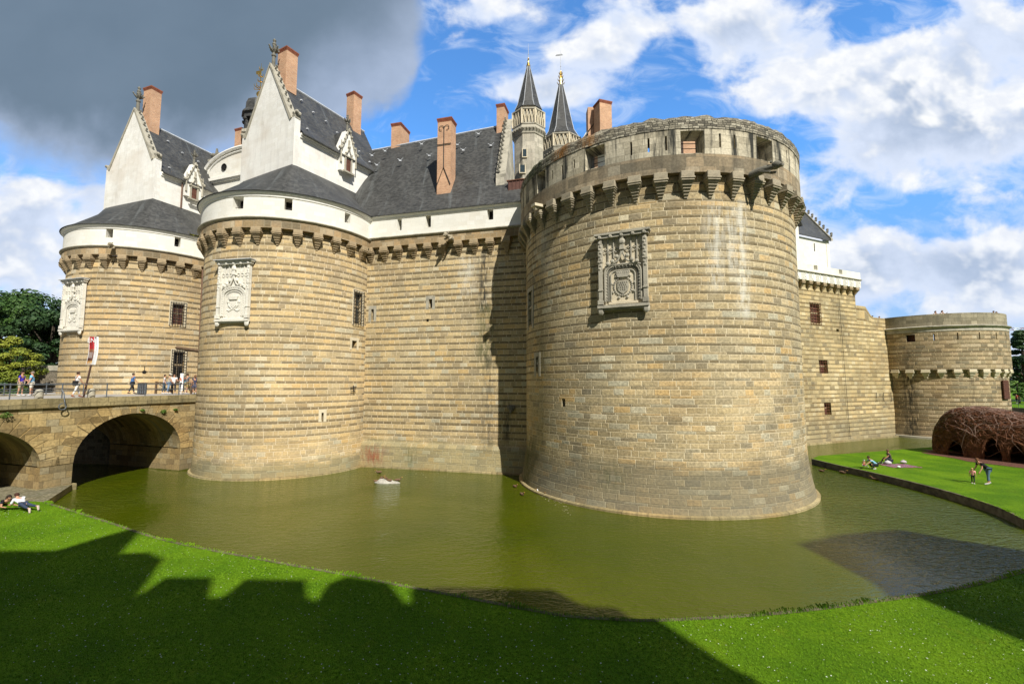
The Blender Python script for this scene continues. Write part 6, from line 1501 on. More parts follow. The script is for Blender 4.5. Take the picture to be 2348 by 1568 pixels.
# heading: 0 faces away (+Y); to the image right is +pi/2 ; towards the viewer pi
person('person in a purple vest and beige shorts carrying a red bag on the bridge', on(53, 34.6), R_(70), 1.75, 2, ((4, 3), (-4, 3)), ((20, 8, 30), (-5, 14, 30)), shirt=(.06, .035, .42), pants=(.38, .32, .24), shorts=True, bag=((.45, .03, .02), -1, 1.3), group=VIS, w=1.15)
person('person in a light blue polo shirt and white shorts at the railing', on(77, 34.6), R_(-130), 1.76, 0, ((2, 2), (-3, 2)), ((10, 14, 15), (30, 10, 40)), shirt=(.20, .50, .80), pants=(.62, .58, .50), shorts=True, hair=(.25, .20, .16), group=VIS, w=1.15)
person('person in a white shirt and white trousers with a black shoulder bag walking', on(181, 31.6), R_(25), 1.70, 3, ((18, 5), (-14, 10)), ((-15, 8, 10), (18, 8, 20)), shirt=(.78, .76, .74), pants=(.68, .66, .62), bag=((.02, .02, .02), 0, 1.35), shoes=(.25, .10, .05), group=VIS, hair=(.06, .03, .02), w=1.0)
person('person in a blue shirt and dark trousers walking beside the litter bin', on(307, 39.9), R_(35), 1.76, 4, ((16, 4), (-14, 10)), ((-12, 8, 12), (18, 8, 25)), shirt=(.07, .16, .36), pants=(.035, .033, .035), shoes=(.03, .03, .03), group=VIS, w=1.15)
GG = 'visitors queuing at the gate'
person('person in a pale grey top and jeans, first from the left in the gate queue', on(380, 40.4), R_(60), 1.62, 3, ((6, 3), (-6, 5)), ((10, 6, 20), (5, 8, 20)), shirt=(.58, .58, .58), pants=(.07, .10, .13), shoes=(.6, .6, .6), group=GG)
person('person in a beige shirt, pale cap and light jeans in the gate queue', on(390.5, 39.9), R_(40), 1.68, 5, ((6, 3), (-8, 5)), ((10, 8, 30), (5, 8, 40)), shirt=(.42, .38, .30), pants=(.18, .27, .40), hat=(.72, .70, .62), group=GG, w=1.1, shoes=(.6, .6, .6))
person('person in a white top and dark trousers behind the notice board', on(402, 40.8), R_(140), 1.66, 0, ((2, 2), (-2, 2)), ((30, 8, 60), (10, 8, 20)), shirt=(.75, .72, .70), pants=(.04, .04, .05), longhair=True, group=GG)
person('person with red curly hair in an orange sleeveless top near the gate', on(421, 40.6), R_(-70), 1.62, 4, ((4, 2), (-4, 2)), ((25, 6, 60), (20, 8, 40)), shirt=(.52, .14, .06), pants=(.03, .03, .04), hair=(.22, .03, .02), longhair=True, bag=((.02, .35, .55), 1, 1.0), group=GG, sleeve=.1)
person('person in a grey t-shirt and mustard shorts near the gate', on(432, 40.0), R_(20), 1.70, 2, ((8, 3), (-8, 4)), ((5, 10, 15), (10, 12, 30)), shirt=(.13, .14, .15), pants=(.30, .22, .09), shorts=True, shoes=(.6, .58, .55), group=GG)
person('person in a short navy dress, first from the right at the gate', on(450, 39.6), R_(-30), 1.58, 2, ((8, 3), (-6, 4)), ((-5, 10, 20), (20, 8, 40)), shirt=(.05, .05, .09), pants=(.08, .08, .12), dress=True, hair=(.16, .08, .05), longhair=True, group=GG)
# lawn on the right
def lawnp(u, v): p = onz(u, v, LZ); return (p.x, p.y, LZ + .01)
person('child in a red top and white sun hat sitting at the edge of the lawn', lawnp(1981, 1072), R_(60), .82, 12, ((85, 20, 14), (85, 30, 14)), ((30, 10, 20), (30, 10, 30)), shirt=(.55, .06, .05), pants=(.2, .2, .3), hat=(.75, .72, .72), sit=True)
person('person in a light blue top crouching towards the seated child', lawnp(2009, 1076), R_(-80), 1.66, 48, ((100, 140, 10), (95, 140, 10)), ((50, 4, 5), (45, 6, 10)), shirt=(.22, .46, .62), pants=(.02, .025, .035), hair=(.05, .02, .015), neck=-20, zoff=-.52, sit=True)
person('person in a dark grey t-shirt sitting on the picnic blanket', lawnp(2043, 1064), R_(-75), 1.75, 14, ((128, 108, 10), (118, 92, 14)), ((45, 12, 10), (-25, 14, 5)), shirt=(.05, .05, .045), pants=(.03, .035, .05), hair=(.12, .06, .04), sit=True, group=None, skin=M_SKIN2)
person('person in a black t-shirt and jeans bending forward with hands on the knees', lawnp(2268, 1111), R_(-75), 1.80, 52, ((12, 10), (-6, 4)), ((10, 8, 22), (14, 8, 18)), shirt=(.012, .013, .016), pants=(.09, .15, .22), hair=(.12, .05, .02), neck=-25, w=1.1)
person('small blond child in a pink top standing on the lawn', lawnp(2232, 1110), R_(60), .98, -3, ((6, 4), (-6, 4)), ((-8, 14, 15), (-10, 14, 15)), shirt=(.80, .36, .36), pants=(.02, .02, .03), hair=(.48, .30, .12), shoes=(.7, .7, .7), longhair=False, sleeve=.9)
prone = Matrix.Rotation(R_(-78), 3, 'X')
person('person in a white shirt and dark jeans lying face down on the lawn', lawnp(52, 1171), R_(-72), 1.72, -14, ((0, 5, 6), (0, 12, 8)), ((95, 12, 80), (95, 12, 80)), root=prone, shirt=(.74, .76, .80), pants=(.035, .05, .09), hair=(.06, .025, .015), neck=-28, shoes=(.62, .5, .45), sleeve=.9)
person('person in a black top and jeans lying at the left edge of the lawn', lawnp(4, 1171), R_(110), 1.66, -16, ((0, 5, 6), (0, 5, 8)), ((95, 10, 75), (90, 14, 80)), root=prone, shirt=(.012, .012, .018), pants=(.06, .10, .20), hair=(.025, .015, .01), neck=-28, longhair=True)
# visitors on the walls
WV = 'visitors looking over the castle wall'
wk = MB(); q0, q1 = Vector(fe0.map(sc_, 0, .85)), Vector(fe0.map(sD + 3, 0, .85)); wk.extr([fe0.map(sc_ + 1, 13.6, .82), fe0.map(sD + 2, 13.6, .82), fe0.map(sD + 2, 14.0, .82), fe0.map(sc_ + 1, 14.0, .82)], (-fe.n.x * 3, -fe.n.y * 3, 0)); wk.build('wall_walk', M_TERR, EW)
for k, (u, col, hr, ln, dsc) in enumerate(((2003, (.05, .25, .32), (.04, .03, .02), 18, 'person in a teal top leaning on the low wall, first of four from the left'), (2013, (.45, .20, .15), (.2, .1, .05), 22, 'person in a coral top leaning low on the wall beside the one in teal'), (2022, (.16, .14, .13), (.03, .02, .02), 16, 'person with dark hair in a grey top, third along the low wall'), (2038, (.02, .02, .025), (.03, .02, .02), 8, 'person in black leaning alone on the wall near the corner of the bastion'))):
    s_, _ = fe0.px(u, 722); p = fe0.map(s_, 14.0, 1.15); person(dsc, p, R_(205), 1.68, ln + 6, ((5, 5), (0, 0)), ((60, 10, 50), (60, 10, 50)), shirt=col, hair=hr, pants=(.05, .05, .07), group=WV)
f4i = Cyl(C4[0], C4[1], 7.1)
for k, (u, col, hr, ln, dsc) in enumerate(((2142, (.72, .72, .75), (.02, .015, .015), 14, 'person in a white top with dark hair, left of the pair on the bastion'), (2158, (.74, .74, .76), (.02, .015, .01), 10, 'person in a white top, right of the pair on the bastion'), (2276, (.02, .025, .04), (.02, .02, .02), 26, 'person in dark clothes leaning far over the bastion parapet'), (2283, (.04, .04, .05), (.04, .02, .02), 14, 'person in a dark top between two others at the bastion right edge'), (2291, (.55, .10, .16), (.10, .05, .03), 10, 'person in a pink top at the right edge of the bastion'))):
    s_, _ = f4i.px(u, 712); p = f4i.map(s_, 14.05, 0); person(dsc, p, R_(190 + (25 if u > 2200 else 0)), 1.66, ln + 4, ((5, 5), (0, 0)), ((60, 10, 55), (60, 10, 55)), shirt=col, hair=hr, longhair=k < 2, pants=(.05, .05, .07), group=WV)
person('person in a red top on the park road at the far right edge', on(2323, 84, 3.0), R_(90), 1.7, 0, ((12, 4), (-12, 6)), ((10, 8, 20), (-10, 8, 20)), shirt=(.60, .03, .04), pants=(.03, .03, .04))
person('person in dark clothes on the park road at the far right edge', on(2345, 83, 3.0), R_(-90), 1.75, 0, ((10, 4), (-10, 6)), ((10, 8, 20), (-10, 8, 20)), shirt=(.03, .03, .04), pants=(.03, .03, .04))
# picnic blanket and things on it
pc = Vector(lawnp(2062, 1068)); blk, t, b = mat('striped picnic blanket'); vv = t.coord('Object'); wv = t.noise(vv, 7.0, 2, .5)
t._set(b.inputs['Base Color'], t.ramp(wv, [(0, (.22, .04, .05)), (.44, (.30, .10, .12)), (.5, (.08, .03, .16)), (.55, (.42, .34, .28)), (.60, (.05, .05, .08)), (.66, (.28, .05, .10)), (1, (.4, .3, .25))], 'CONSTANT'))
m = MB(); n = 14
for i in range(n):
    for j in range(8):
        q = []
        for (a, c_) in ((i, j), (i + 1, j), (i + 1, j + 1), (i, j + 1)): x = pc.x - 1.1 + 2.2 * a / n + .08 * math.sin(c_ * 2.1); y = pc.y - .75 + 1.5 * c_ / 8 + .1 * math.sin(a * 1.3); q.append((x, y, LZ + .03 + .03 * mnoise.noise(Vector((x * 3, y * 3, 0)))))
        m.F([m.P(p) for p in q])
o = m.build('picnic_blanket', blk, None, org=tuple(pc), merge=True); o.modifiers.new('thick', 'SOLIDIFY').thickness = .02; tag(o, 'crumpled red and purple picnic blanket on the lawn', 'blanket')
for (du, dv, col, sz, nm, lb, ct) in ((-26, -3, (.5, .5, .52), .20, 'bundle', 'grey and white clothes bundled on the left of the picnic blanket', 'clothes'), (10, -5, (.45, .40, .42), .17, 'picnic_bag', 'grey rounded bag standing on the picnic blanket', 'bag'), (-1, 5, (.72, .72, .72), .10, 'white_cloth', 'small white crumpled cloth on the near side of the blanket', 'cloth')):
    q = Vector(lawnp(2062 + du, 1068 + dv)); m = MB(); m.ball((q.x, q.y, LZ + .05 + sz * .6), sz, 8, (1.4, .9, .75)); m.ball((q.x + sz, q.y + .05, LZ + .05 + sz * .4), sz * .6, 6); m.tube([(q.x - sz * .6, q.y, LZ + sz), (q.x, q.y, LZ + sz * 1.9), (q.x + sz * .6, q.y, LZ + sz)], .02, 4)
    for v in m.v: v += Vector((mnoise.noise(v * 9), mnoise.noise(v * 9 + Vector((5, 5, 5))), 0)) * sz * .25
    o = m.build(nm, cloth(col), None, smooth=60, org=(q.x, q.y, LZ)); tag(o, lb, ct)
# ------------------------------------------------------------------ ducks and the white rock
M_DK = simple('brown duck feathers', (.16, .095, .055), .8, .45, 18); M_DKH = simple('dark duck head', (.07, .05, .035), .7, .3, 10); M_BILL = simple('duck bill', (.45, .25, .05), .6, .1)
def duck_meshes():
    V = [Vector(p) for p in ((0, 0, .06), (0, .12, .07), (0, -.13, .08), (0, -.22, .12), (0, .18, .12), (0, .20, .20), (0, .23, .235))]
    me = mk_skin(V, [(0, 1), (0, 2), (2, 3), (1, 4), (4, 5), (5, 6)], [(.075, .095), (.065, .08), (.055, .075), .02, .035, .03, .038], 1); me.materials.clear(); me.materials.append(M_DK)
    b_ = MB(); b_.tube([(0, .255, .235), (0, .30, .225), (0, .325, .218)], [.02, .016, .012], 5); bo = b_.build('bill', M_BILL); m2 = bo.data; bpy.data.objects.remove(bo)
    w_ = MB(); w_.ball((.07, -.03, .09), .1, 6, (.25, 1.2, .5)); wo = w_.build('wing', M_DK, smooth=60); m3 = wo.data; bpy.data.objects.remove(wo)
    w_ = MB(); w_.ball((-.07, -.03, .09), .1, 6, (.25, 1.2, .5)); wo = w_.build('wing', M_DK, smooth=60); m4 = wo.data; bpy.data.objects.remove(wo)
    return me, m2, m3, m4
DM_ = duck_meshes()
def duck(p, rz, label, sc_=1.0, white=False, group='ducks on the moat', nm='duck'):
    T = bpy.data.objects.new(nm, None); COL.objects.link(T); T.location = p; T.rotation_euler = (0, 0, rz); T.scale = (sc_,) * 3; T.empty_display_size = .1; tag(T, label, 'duck' if not white else 'gull', group)
    for n_, me in zip(('body', 'bill', 'wing', 'wing'), DM_):
        o = bpy.data.objects.new(n_, me); COL.objects.link(o); o.parent = T
        if white and n_ != 'bill': o.data = me.copy(); o.data.materials.clear(); o.data.materials.append(M_WP)
dk_ = [((912, 1102), 'brown duck swimming just right of the white rock'), ((869, 1084), 'brown duck swimming behind the white rock'), ((1013, 1076), 'brown duck close under the curtain wall, middle of three'), ((1161, 1081), 'brown duck at the corner of curtain wall shadow'), ((1181, 1117), 'brown duck left of the big tower foot'), ((1197, 1135), 'brown duck swimming lowest left of the big tower foot'),
       ((1249, 1135), 'brown duck beside the white gull at the big tower foot'), ((1884, 1081), 'brown duck farthest left along the lawn edge on the right'), ((1932, 1085), 'larger brown duck, second from the left by the lawn edge'), ((1945, 1082), 'brown duck, third from the left by the lawn edge'), ((1963, 1084), 'brown duck, fourth from the left by the lawn edge'), ((1980, 1090), 'brown duck with pale flank below the seated child'), ((2007, 1100), 'brown duck farthest right, below the crouching person')]
for k, ((u, v), lb) in enumerate(dk_): duck(onz(u, v, 0.0), random.uniform(0, 6.28), lb, 1.25 if k == 8 else 1.05)
duck(onz(1240, 1131, 0.0), 1.2, 'white gull on the water at the foot of the big tower', 1.1, True, None, 'gull')
rk = onz(882, 1107, 0); m = MB(); m.ball((rk.x, rk.y, .02), .55, 12, (1.25, .55, .30)); m.ball((rk.x - .15, rk.y + .1, .10), .38, 10, (1.1, .6, .5)); m.ball((rk.x + .6, rk.y - .05, 0), .35, 8, (1.4, .6, .3))
for v in m.v: v += Vector((mnoise.noise(v * 4), mnoise.noise(v * 4 + Vector((3, 1, 2))), mnoise.noise(v * 5) * .6)) * .14
o = m.build('white_rock', simple('droppings whitened rock', (.38, .36, .31), .9, .25, 5, bump=.02), None, smooth=35, org=(rk.x, rk.y, 0)); tag(o, 'low whitish rock standing in the moat with ducks on it', 'rock')
for k, (dx, dy, dz, lb) in enumerate(((-.55, .05, .06, 'brown duck on the left end of the white rock'), (-.25, .15, .24, 'brown duck on the top of the white rock, left one'), (.05, .12, .22, 'brown duck on the top of the white rock, right one'), (.30, -.02, .12, 'brown duck on the right slope of the white rock'))): duck((rk.x + dx, rk.y + dy, dz), random.uniform(0, 6.28), lb, 1.05, False, 'ducks resting on the rock')

fl_ = MB(); random.seed(9)
for k in range(150):
    if k < 90: u, v = 1208 + random.random() ** 1.5 * 110, 0; v = 1104 + (u - 1208) * .62 + random.random() * 14
    else: u, v = random.uniform(840, 1190), 1076 + random.random() ** 2 * 20
    p = onz(u, v, .006); a = random.uniform(0, 6.28); s_ = random.uniform(.02, .07); fl_.poly([(p.x + s_ * math.cos(a + q * 1.57) * (1 if q % 2 else .6), p.y + s_ * math.sin(a + q * 1.57) * (1 if q % 2 else .6), .008) for q in range(4)])
tag(fl_.build('floating_leaves', simple('pale floating leaves', (.34, .30, .20), .8, .5, 9)), 'scattered floating leaves and feathers along the foot of the walls', None, None, 'stuff')
# ------------------------------------------------------------------ woven willow hut and its mulch bed
M_TW1 = simple('dark red brown willow twigs', (.19, .078, .036), .85, .5, 3); M_TW2 = simple('pale dry willow rods', (.30, .20, .155), .8, .35, 3)
hA = Vector((38.2, 43.6)); hB = Vector((44.0, 30.0)); hd_ = (hB - hA).normalized(); hn = Vector((hd_.y, -hd_.x))
if hn.dot(Vector((-40, -35))) < 0: hn = -hn
HW = empty('willow_hut', (hA.x, hA.y, LZ), 'large domed hut woven from red brown willow twigs on the right lawn', 'willow hut')
hL = 17.0
def hut(a, th, e=0.0):   # a along, th 0 front foot to pi back foot
    s = a / hL; env = max(.05, 1 - abs(2 * s - 1) ** 6) ** .5; hump = 3.8 + .55 * math.sin(s * 9.0 + .6) + .25 * mnoise.noise(Vector((a * .6, th * 2, 0)))
    H = hump * env + e; Wd = 3.0 * env + e
    x = Wd * math.copysign(abs(math.cos(th)) ** .7, math.cos(th)); z = H * max(0.0, math.sin(th)) ** .75
    p = hA + hd_ * a - hn * 3.0 + hn * x; return Vector((p.x, p.y, LZ + z))
doors = [(2.6, .55, 1.5), (5.1, .55, 1.9), (6.6, .5, 1.7), (9.2, .7, 2.0), (11.5, .6, 1.8)]
def indoor(p, a):
    z = p.z - LZ
    for c, hw, hh in doors:
        if abs(a - c) < hw * math.sqrt(max(0, 1 - (z / hh) ** 2)) and z < hh: return True
    return False
m = MB(); NA, NTt = 150, 60
for i in range(NA):
    for j in range(NTt):
        a0, a1 = hL * i / NA, hL * (i + 1) / NA; t0, t1 = math.pi * j / NTt, math.pi * (j + 1) / NTt; q = [hut(a0, t0), hut(a1, t0), hut(a1, t1), hut(a0, t1)]
        c = (q[0] + q[2]) / 2
        if j < NTt / 2 and indoor(c, (a0 + a1) / 2): continue
        m.F([m.P(x) for x in q])
m.build('woven_shell', M_TW1, HW, merge=True)
def twigs(n, mt, name, r, L0, L1, emax, thr=(0.05, 2.2)):
    m = MB(); k = 0
    while k < n:
        a = random.uniform(0, hL) if k % 4 else random.uniform(0, .9); th = random.uniform(*thr); L_ = random.uniform(L0, L1); da = random.gauss(0, .8) * L_; dth = random.choice((-1, 1)) * random.uniform(.2, .9) * L_ / 3.2; e = random.uniform(.02, emax); pts = []
        for q in range(5):
            f = q / 4; aa = min(max(a + da * f + .15 * math.sin(f * 6 + k), .05), hL - .05); tt = min(max(th + dth * f, .03), math.pi - .03); pts.append(hut(aa, tt, e + .10 * math.sin(f * math.pi)))
        if (indoor(pts[2], a + da * .5) or indoor(pts[0], a) or indoor(pts[4], a + da)) and random.random() < .93: k += 1; continue
        m.tube(pts, [r, r, r, r * .8, r * .4], 3, cap=False); k += 1
    o = m.build(name, mt, HW); tag(o, None, None, None, 'stuff'); return o
twigs(3600, M_TW1, 'dark_twigs', .016, .8, 2.2, .16); twigs(900, M_TW2, 'pale_rods', .016, 1.2, 3.0, .26, (.5, 2.0)); twigs(700, simple('mid brown twigs', (.16, .075, .045), .85, .4, 3), 'brown_twigs', .018, 1.0, 2.6, .22)
m = MB()
for c, hw, hh in doors:   # rods arching over each opening
    for k in range(9):
        e = .04 + .03 * k; pts = []
        for q in range(9):
            an = math.pi * q / 8; aa = c - (hw + e) * math.cos(an); z = (hh + e) * max(0.0, math.sin(an)); Hh = 3.9; th = math.asin(min(.98, (max(z, .02) / Hh)) ** (1 / .75)); pts.append(hut(aa, th, .12 + random.uniform(-.05, .08)))
        m.tube(pts, .02, 3, cap=False)
m.build('opening_hoops', M_TW1, HW)
mul, t, b = mat('bark mulch'); p = t.pos(); n_ = t.noise(p, 14.0, 5, .7); t._set(b.inputs['Base Color'], t.ramp(n_, [(.3, (.035, .014, .008)), (.5, (.11, .04, .022)), (.7, (.20, .08, .045))])); b.inputs['Roughness'].default_value = .95; t._set(b.inputs['Normal'], t.bump(n_, 1.0, .06))
mp = []
for k in range(28):
    an = 2 * math.pi * k / 28; c = hA + hd_ * hL / 2 - hn * 1.6; r = hd_ * math.cos(an) * 8.8 + hn * math.sin(an) * 4.4; rr = 1 + .06 * math.sin(k * 2.3); mp.append((c.x + r.x * rr, c.y + r.y * rr))
tag(flat('mulch_bed', mp, LZ + .02, mul), 'dark red bark mulch bed around the willow hut')

# ------------------------------------------------------------------ trees
def tree(label, loc, h, rx, crown0, n, mt, leaf, seed, nc=34, kind='tree', droop=0.0, group=None, dens=None):
    random.seed(seed); T = empty(kind, loc, label, 'tree', group); x, y, z = loc
    tk = MB(); tr_ = h * .028; tk.tube([(x, y, z - .3), (x + .1, y, z + h * .25), (x - .1, y + .1, z + h * .5), (x, y, z + h * .85)], [tr_ * 1.4, tr_, tr_ * .7, tr_ * .2], 8)
    cl = []; cz = z + crown0 + (h - crown0) / 2; rz_ = (h - crown0) / 2
    for k in range(nc):
        v = Vector((random.gauss(0, 1), random.gauss(0, 1), random.gauss(0, 1))).normalized() * (.45 + .5 * random.random() ** .5)
        sx = (1 - max(0, v.z) * .25) if kind != 'conifer' else max(.15, (1 - v.z) * .55)
        c = Vector((x + v.x * rx * sx, y + v.y * rx * sx, cz + v.z * rz_)); cl.append((c, rx * random.uniform(.20, .36) * (.7 if kind == 'conifer' else 1)))
    for c, r in cl[::3]: tk.tube([(x, y, z + max(crown0 * .7, (c.z - z) * .6)), ((x + c.x) / 2, (y + c.y) / 2, (c.z * .75 + (z + crown0) * .25)), tuple(c)], [tr_ * .45, tr_ * .25, tr_ * .1], 5)
    tk.build('trunk', M_BARK, T)
    V = []; F = []; per = n // len(cl)
    for c, r in cl:
        for k in range(per):
            d = Vector((random.gauss(0, 1), random.gauss(0, 1), random.gauss(0, 1))).normalized(); q = c + Vector((d.x * r, d.y * r, d.z * r * (.5 if kind != 'conifer' else .35))) * (random.random() ** .35)
            q.z -= droop * abs(d.x)
            nrm = (d + Vector((random.uniform(-.7, .7), random.uniform(-.7, .7), random.uniform(0, .9)))).normalized(); a = nrm.orthogonal().normalized(); a.rotate(Matrix.Rotation(random.uniform(0, 6.3), 3, nrm)); b_ = nrm.cross(a); s_ = leaf * random.uniform(.6, 1.3); i0 = len(V)
            V += [q - a * s_, q - b_ * s_ * .55 + nrm * s_ * .1, q + a * s_, q + b_ * s_ * .55]; F.append((i0, i0 + 1, i0 + 2, i0 + 3))
    me = bpy.data.meshes.new('crown'); O = Vector(loc); me.from_pydata([tuple(v - O) for v in V], [], F); me.materials.append(mt); o = bpy.data.objects.new('crown', me); COL.objects.link(o); o.parent = T; ORG[o.name] = tuple(loc); return T
tree('tall dark broadleaf tree at the left edge of the photo', atY(-15, 877, 74)[:2] + (4.6,) if False else (atY(-15, 877, 74).x, 74, 4.6), 18.2, 9.5, 2.0, 26000, M_L1, .26, 11, 48)
tree('dark broadleaf tree behind the yellow green one', (atY(62, 877, 70).x, 70, 4.6), 15.6, 7.0, 1.5, 20000, M_L1, .25, 12, 40)
tree('dark cedar with layered branches left of the far gate tower', (atY(112, 877, 66).x, 66, 4.6), 14.6, 5.2, 2.0, 17000, M_L3, .24, 13, 40)
tree('dark broadleaf tree half hidden behind the far gate tower', (atY(150, 877, 70).x, 70, 4.6), 13.6, 5.6, 1.5, 13000, M_L1, .25, 14, 30)
tree('bright yellow green tree beside the bridge end', (atY(18, 877, 45).x, 45, 4.6), 6.9, 2.5, .6, 11000, M_L2, .12, 15, 34)
for k, (u, Y, h, r, lb) in enumerate(((5, 43, 2.4, 2.0, 'low dark shrub behind the bridge at the left edge'),)): tree(lb, (atY(u, 877, Y).x, Y, 4.6 if k > 5 else 4.55), h, r, .1, 5000, M_L1, .10, 30 + k, 20, 'shrub')
tree('dark conifer at the right edge behind the bastion', (atY(2352, 877, 92).x, 92, 3.0), 14.6, 6.0, 2.0, 15000, M_L3, .26, 16, 44, 'conifer')
tree('pale green bush below the conifer at the right edge', (atY(2333, 877, 86).x, 86, 3.0), 5.0, 2.6, .4, 5000, M_L4, .16, 17, 20)
tree('mid green tree beside the conifer at the far right', (atY(2372, 877, 100).x, 100, 3.0), 11, 6.0, 1, 9000, M_L1, .26, 18, 30)
random.seed(5)
# low old walls left of the far tower
m = MB(); p0, p1 = atY(119, 905, 50.5), atY(160, 905, 50.5); zt = atY(136, 746, 50.5).z; m.extr([(p0.x, 50.5, 0), (p1.x, 50.5, 0), (p1.x, 50.5, zt), (p0.x + 1.1, 50.5, zt), (p0.x + .75, 50.5, zt - .5)], (0, 4, 0)); o = m.build('rampart_stub', M_RUBW, None, org=(p0.x, 50.5, 0)); tag(o, 'tall narrow stub of old rubble wall against the far gate tower', 'wall')
m = MB(); p0, p1 = atY(60, 905, 48), atY(128, 905, 48); zt = atY(100, 850, 48).z; m.b2(p0.x, p1.x, 48, 48.8, 0, zt); W_ = m.build('low_wall', M_RUBW, None, org=(p0.x, 48, 0)); tag(W_, 'low old rubble wall with grey coping behind the two bridge visitors', 'wall')
m = MB(); m.b2(p0.x - .1, p1.x + .1, 47.9, 48.9, zt, zt + .55); m.build('coping', M_TG, W_)
# tower crane beyond the trees
CR = empty('tower_crane', (atY(2440, 760, 260).x, 260, 0), 'distant red and white tower crane jib at the right edge', 'crane'); cx = CR.location.x; zj = atY(2330, 757, 260).z
m = MB(); m.box((cx, 260, zj / 2), (1.6, 1.6, zj)); m.build('mast', M_WP, CR)
for q in range(12):
    x0 = cx - 32 + q * 3.4; m = MB()
    for (a, b2_) in (((x0, zj), (x0 + 3.4, zj)), ((x0, zj + 1.3), (x0 + 3.4, zj + 1.3)), ((x0, zj), (x0 + 1.7, zj + 1.3)), ((x0 + 1.7, zj + 1.3), (x0 + 3.4, zj))): m.tube([(a[0], 260, a[1]), (b2_[0], 260, b2_[1])], .13, 4)
    m.build('jib_section', M_WP if q % 2 else M_BKCAP, CR)
m = MB(); m.tube([(cx - 22, 260, zj + 1.3), (cx, 260, zj + 7), (cx + 8, 260, zj + 1)], .08, 4); m.build('stay', M_IRON, CR)
# park railing on the right
m = MB()
for k in range(30): m.tube([(79, 60 + k, 3.0), (79, 60 + k, 4.0)], .04, 4)
m.tube([(79, 60, 4.0), (79, 89, 4.0)], .04, 4); m.tube([(79, 60, 3.5), (79, 89, 3.5)], .03, 4); o = m.build('park_railing', M_RAIL, None, org=(79, 60, 3)); tag(o, 'dark railing along the park road at the far right', 'railing')

# ------------------------------------------------------------------ houses across the street behind the viewer (they throw the long shadows on the lawn)
Hs = Vector((SUN.x, SUN.y)).normalized(); YF = -10.0
def town(name, label, sky_, depth, wins):
    z0 = 5.4; x0, x1 = sky_[0][0], sky_[-1][0]; O = (x0, YF, z0); T = empty(name, O, label, 'house'); m = MB()
    pts = [(x0, YF, z0)] + [(x, YF, z) for x, z in sky_] + [(x1, YF, z0)]
    m.extr(pts[::-1], (Hs.x * depth, Hs.y * depth, 0)); W = m.build('wall', M_HOUSE, T)
    for (x, z, ww, hh) in wins:
        f_ = MB(); f_.b2(x - ww / 2 - .12, x + ww / 2 + .12, YF + .0, YF + .09, z - .12, z + hh + .12); fo = f_.build('window', M_WP, T); g_ = MB(); g_.b2(x - ww / 2, x + ww / 2, YF + .092, YF + .11, z, z + hh); g_.build('pane', M_GLASS, fo)
    d = MB(); d.b2(x0 + 1.2, x0 + 2.4, YF, YF + .1, z0, z0 + 2.4); d.build('door', M_WOOD, T); c = MB(); c.b2(x0 + .05, x1 - .05, YF, YF + .3, z0 + 16.5, z0 + 16.9); c.build('cornice', M_TP, T)
    return T
town('town_house', 'plain stone town house with a stepped gable across the street behind the viewer', [(-45, 30.5), (-3.9, 30.5), (-3.0, 31.9), (-1.9, 33.3), (-1.4, 33.3), (-1.3, 30.2), (-.25, 30.3), (.5, 29.6), (.05, 28.6), (.02, 26.5)], 9, [(-3 - 3 * k, 8 + 4 * j, 1.2, 2.0) for k in range(8) for j in range(4)])
town('town_house', 'stone town house with a notched parapet across the street behind the viewer', [(.03, 26.5), (.5, 26.5), (1.0, 27.9), (2.6, 27.9), (2.7, 26.4), (3.1, 26.4), (3.7, 27.8), (5.7, 27.7), (5.6, 26.6), (5.95, 26.1), (6.4, 27.4), (7.1, 28.0), (8.4, 27.5), (8.6, 26.0), (8.75, 26.0), (9.0, 27.0), (10.2, 27.8), (14.1, 27.6), (14.3, 26.7), (14.5, 26.4), (15.35, 26.3)], 9, [(2 + 2.9 * k, 8 + 4 * j, 1.2, 2.0) for k in range(5) for j in range(4)])
town('town_house', 'steep roofed stone town house beyond the side street behind the viewer', [(23.4, 22.5), (24.3, 26.4), (25.6, 28.2), (27.2, 32.2), (30.4, 33.5), (34.2, 34.3), (34.9, 32.7), (35.8, 31.4), (60, 31.0)], 9, [(26 + 3 * k, 8 + 4 * j, 1.2, 2.0) for k in range(9) for j in range(4)])

# ------------------------------------------------------------------ lawn grass blades and daisies (uncountable)
random.seed(3)
gm = MB()
for k in range(12):
    a = random.uniform(0, 6.28); r = random.uniform(0, .05); x, y = r * math.cos(a), r * math.sin(a); h_ = random.uniform(.025, .05); an = random.uniform(0, 6.28); lx, ly = math.cos(an) * h_ * .5, math.sin(an) * h_ * .5; w_ = .0045; px_, py_ = -math.sin(an) * w_, math.cos(an) * w_
    gm.poly([(x - px_, y - py_, 0), (x + px_, y + py_, 0), (x + lx + px_ * .3, y + ly + py_ * .3, h_), (x + lx, y + ly, h_)])
tuft = gm.build('grass_tuft', M_BLADE); tuft_me = tuft.data; 
dm = MB()
for k in range(6):
    a = k * math.pi / 3; dm.poly([(0, 0, .05), (.012 * math.cos(a - .4), .012 * math.sin(a - .4), .052), (.020 * math.cos(a), .020 * math.sin(a), .053), (.012 * math.cos(a + .4), .012 * math.sin(a + .4), .052)])
dm.ball((0, 0, .052), .006, 4); dsy = dm.build('daisy', simple('daisy petals', (.85, .85, .80), .7, .02)); 
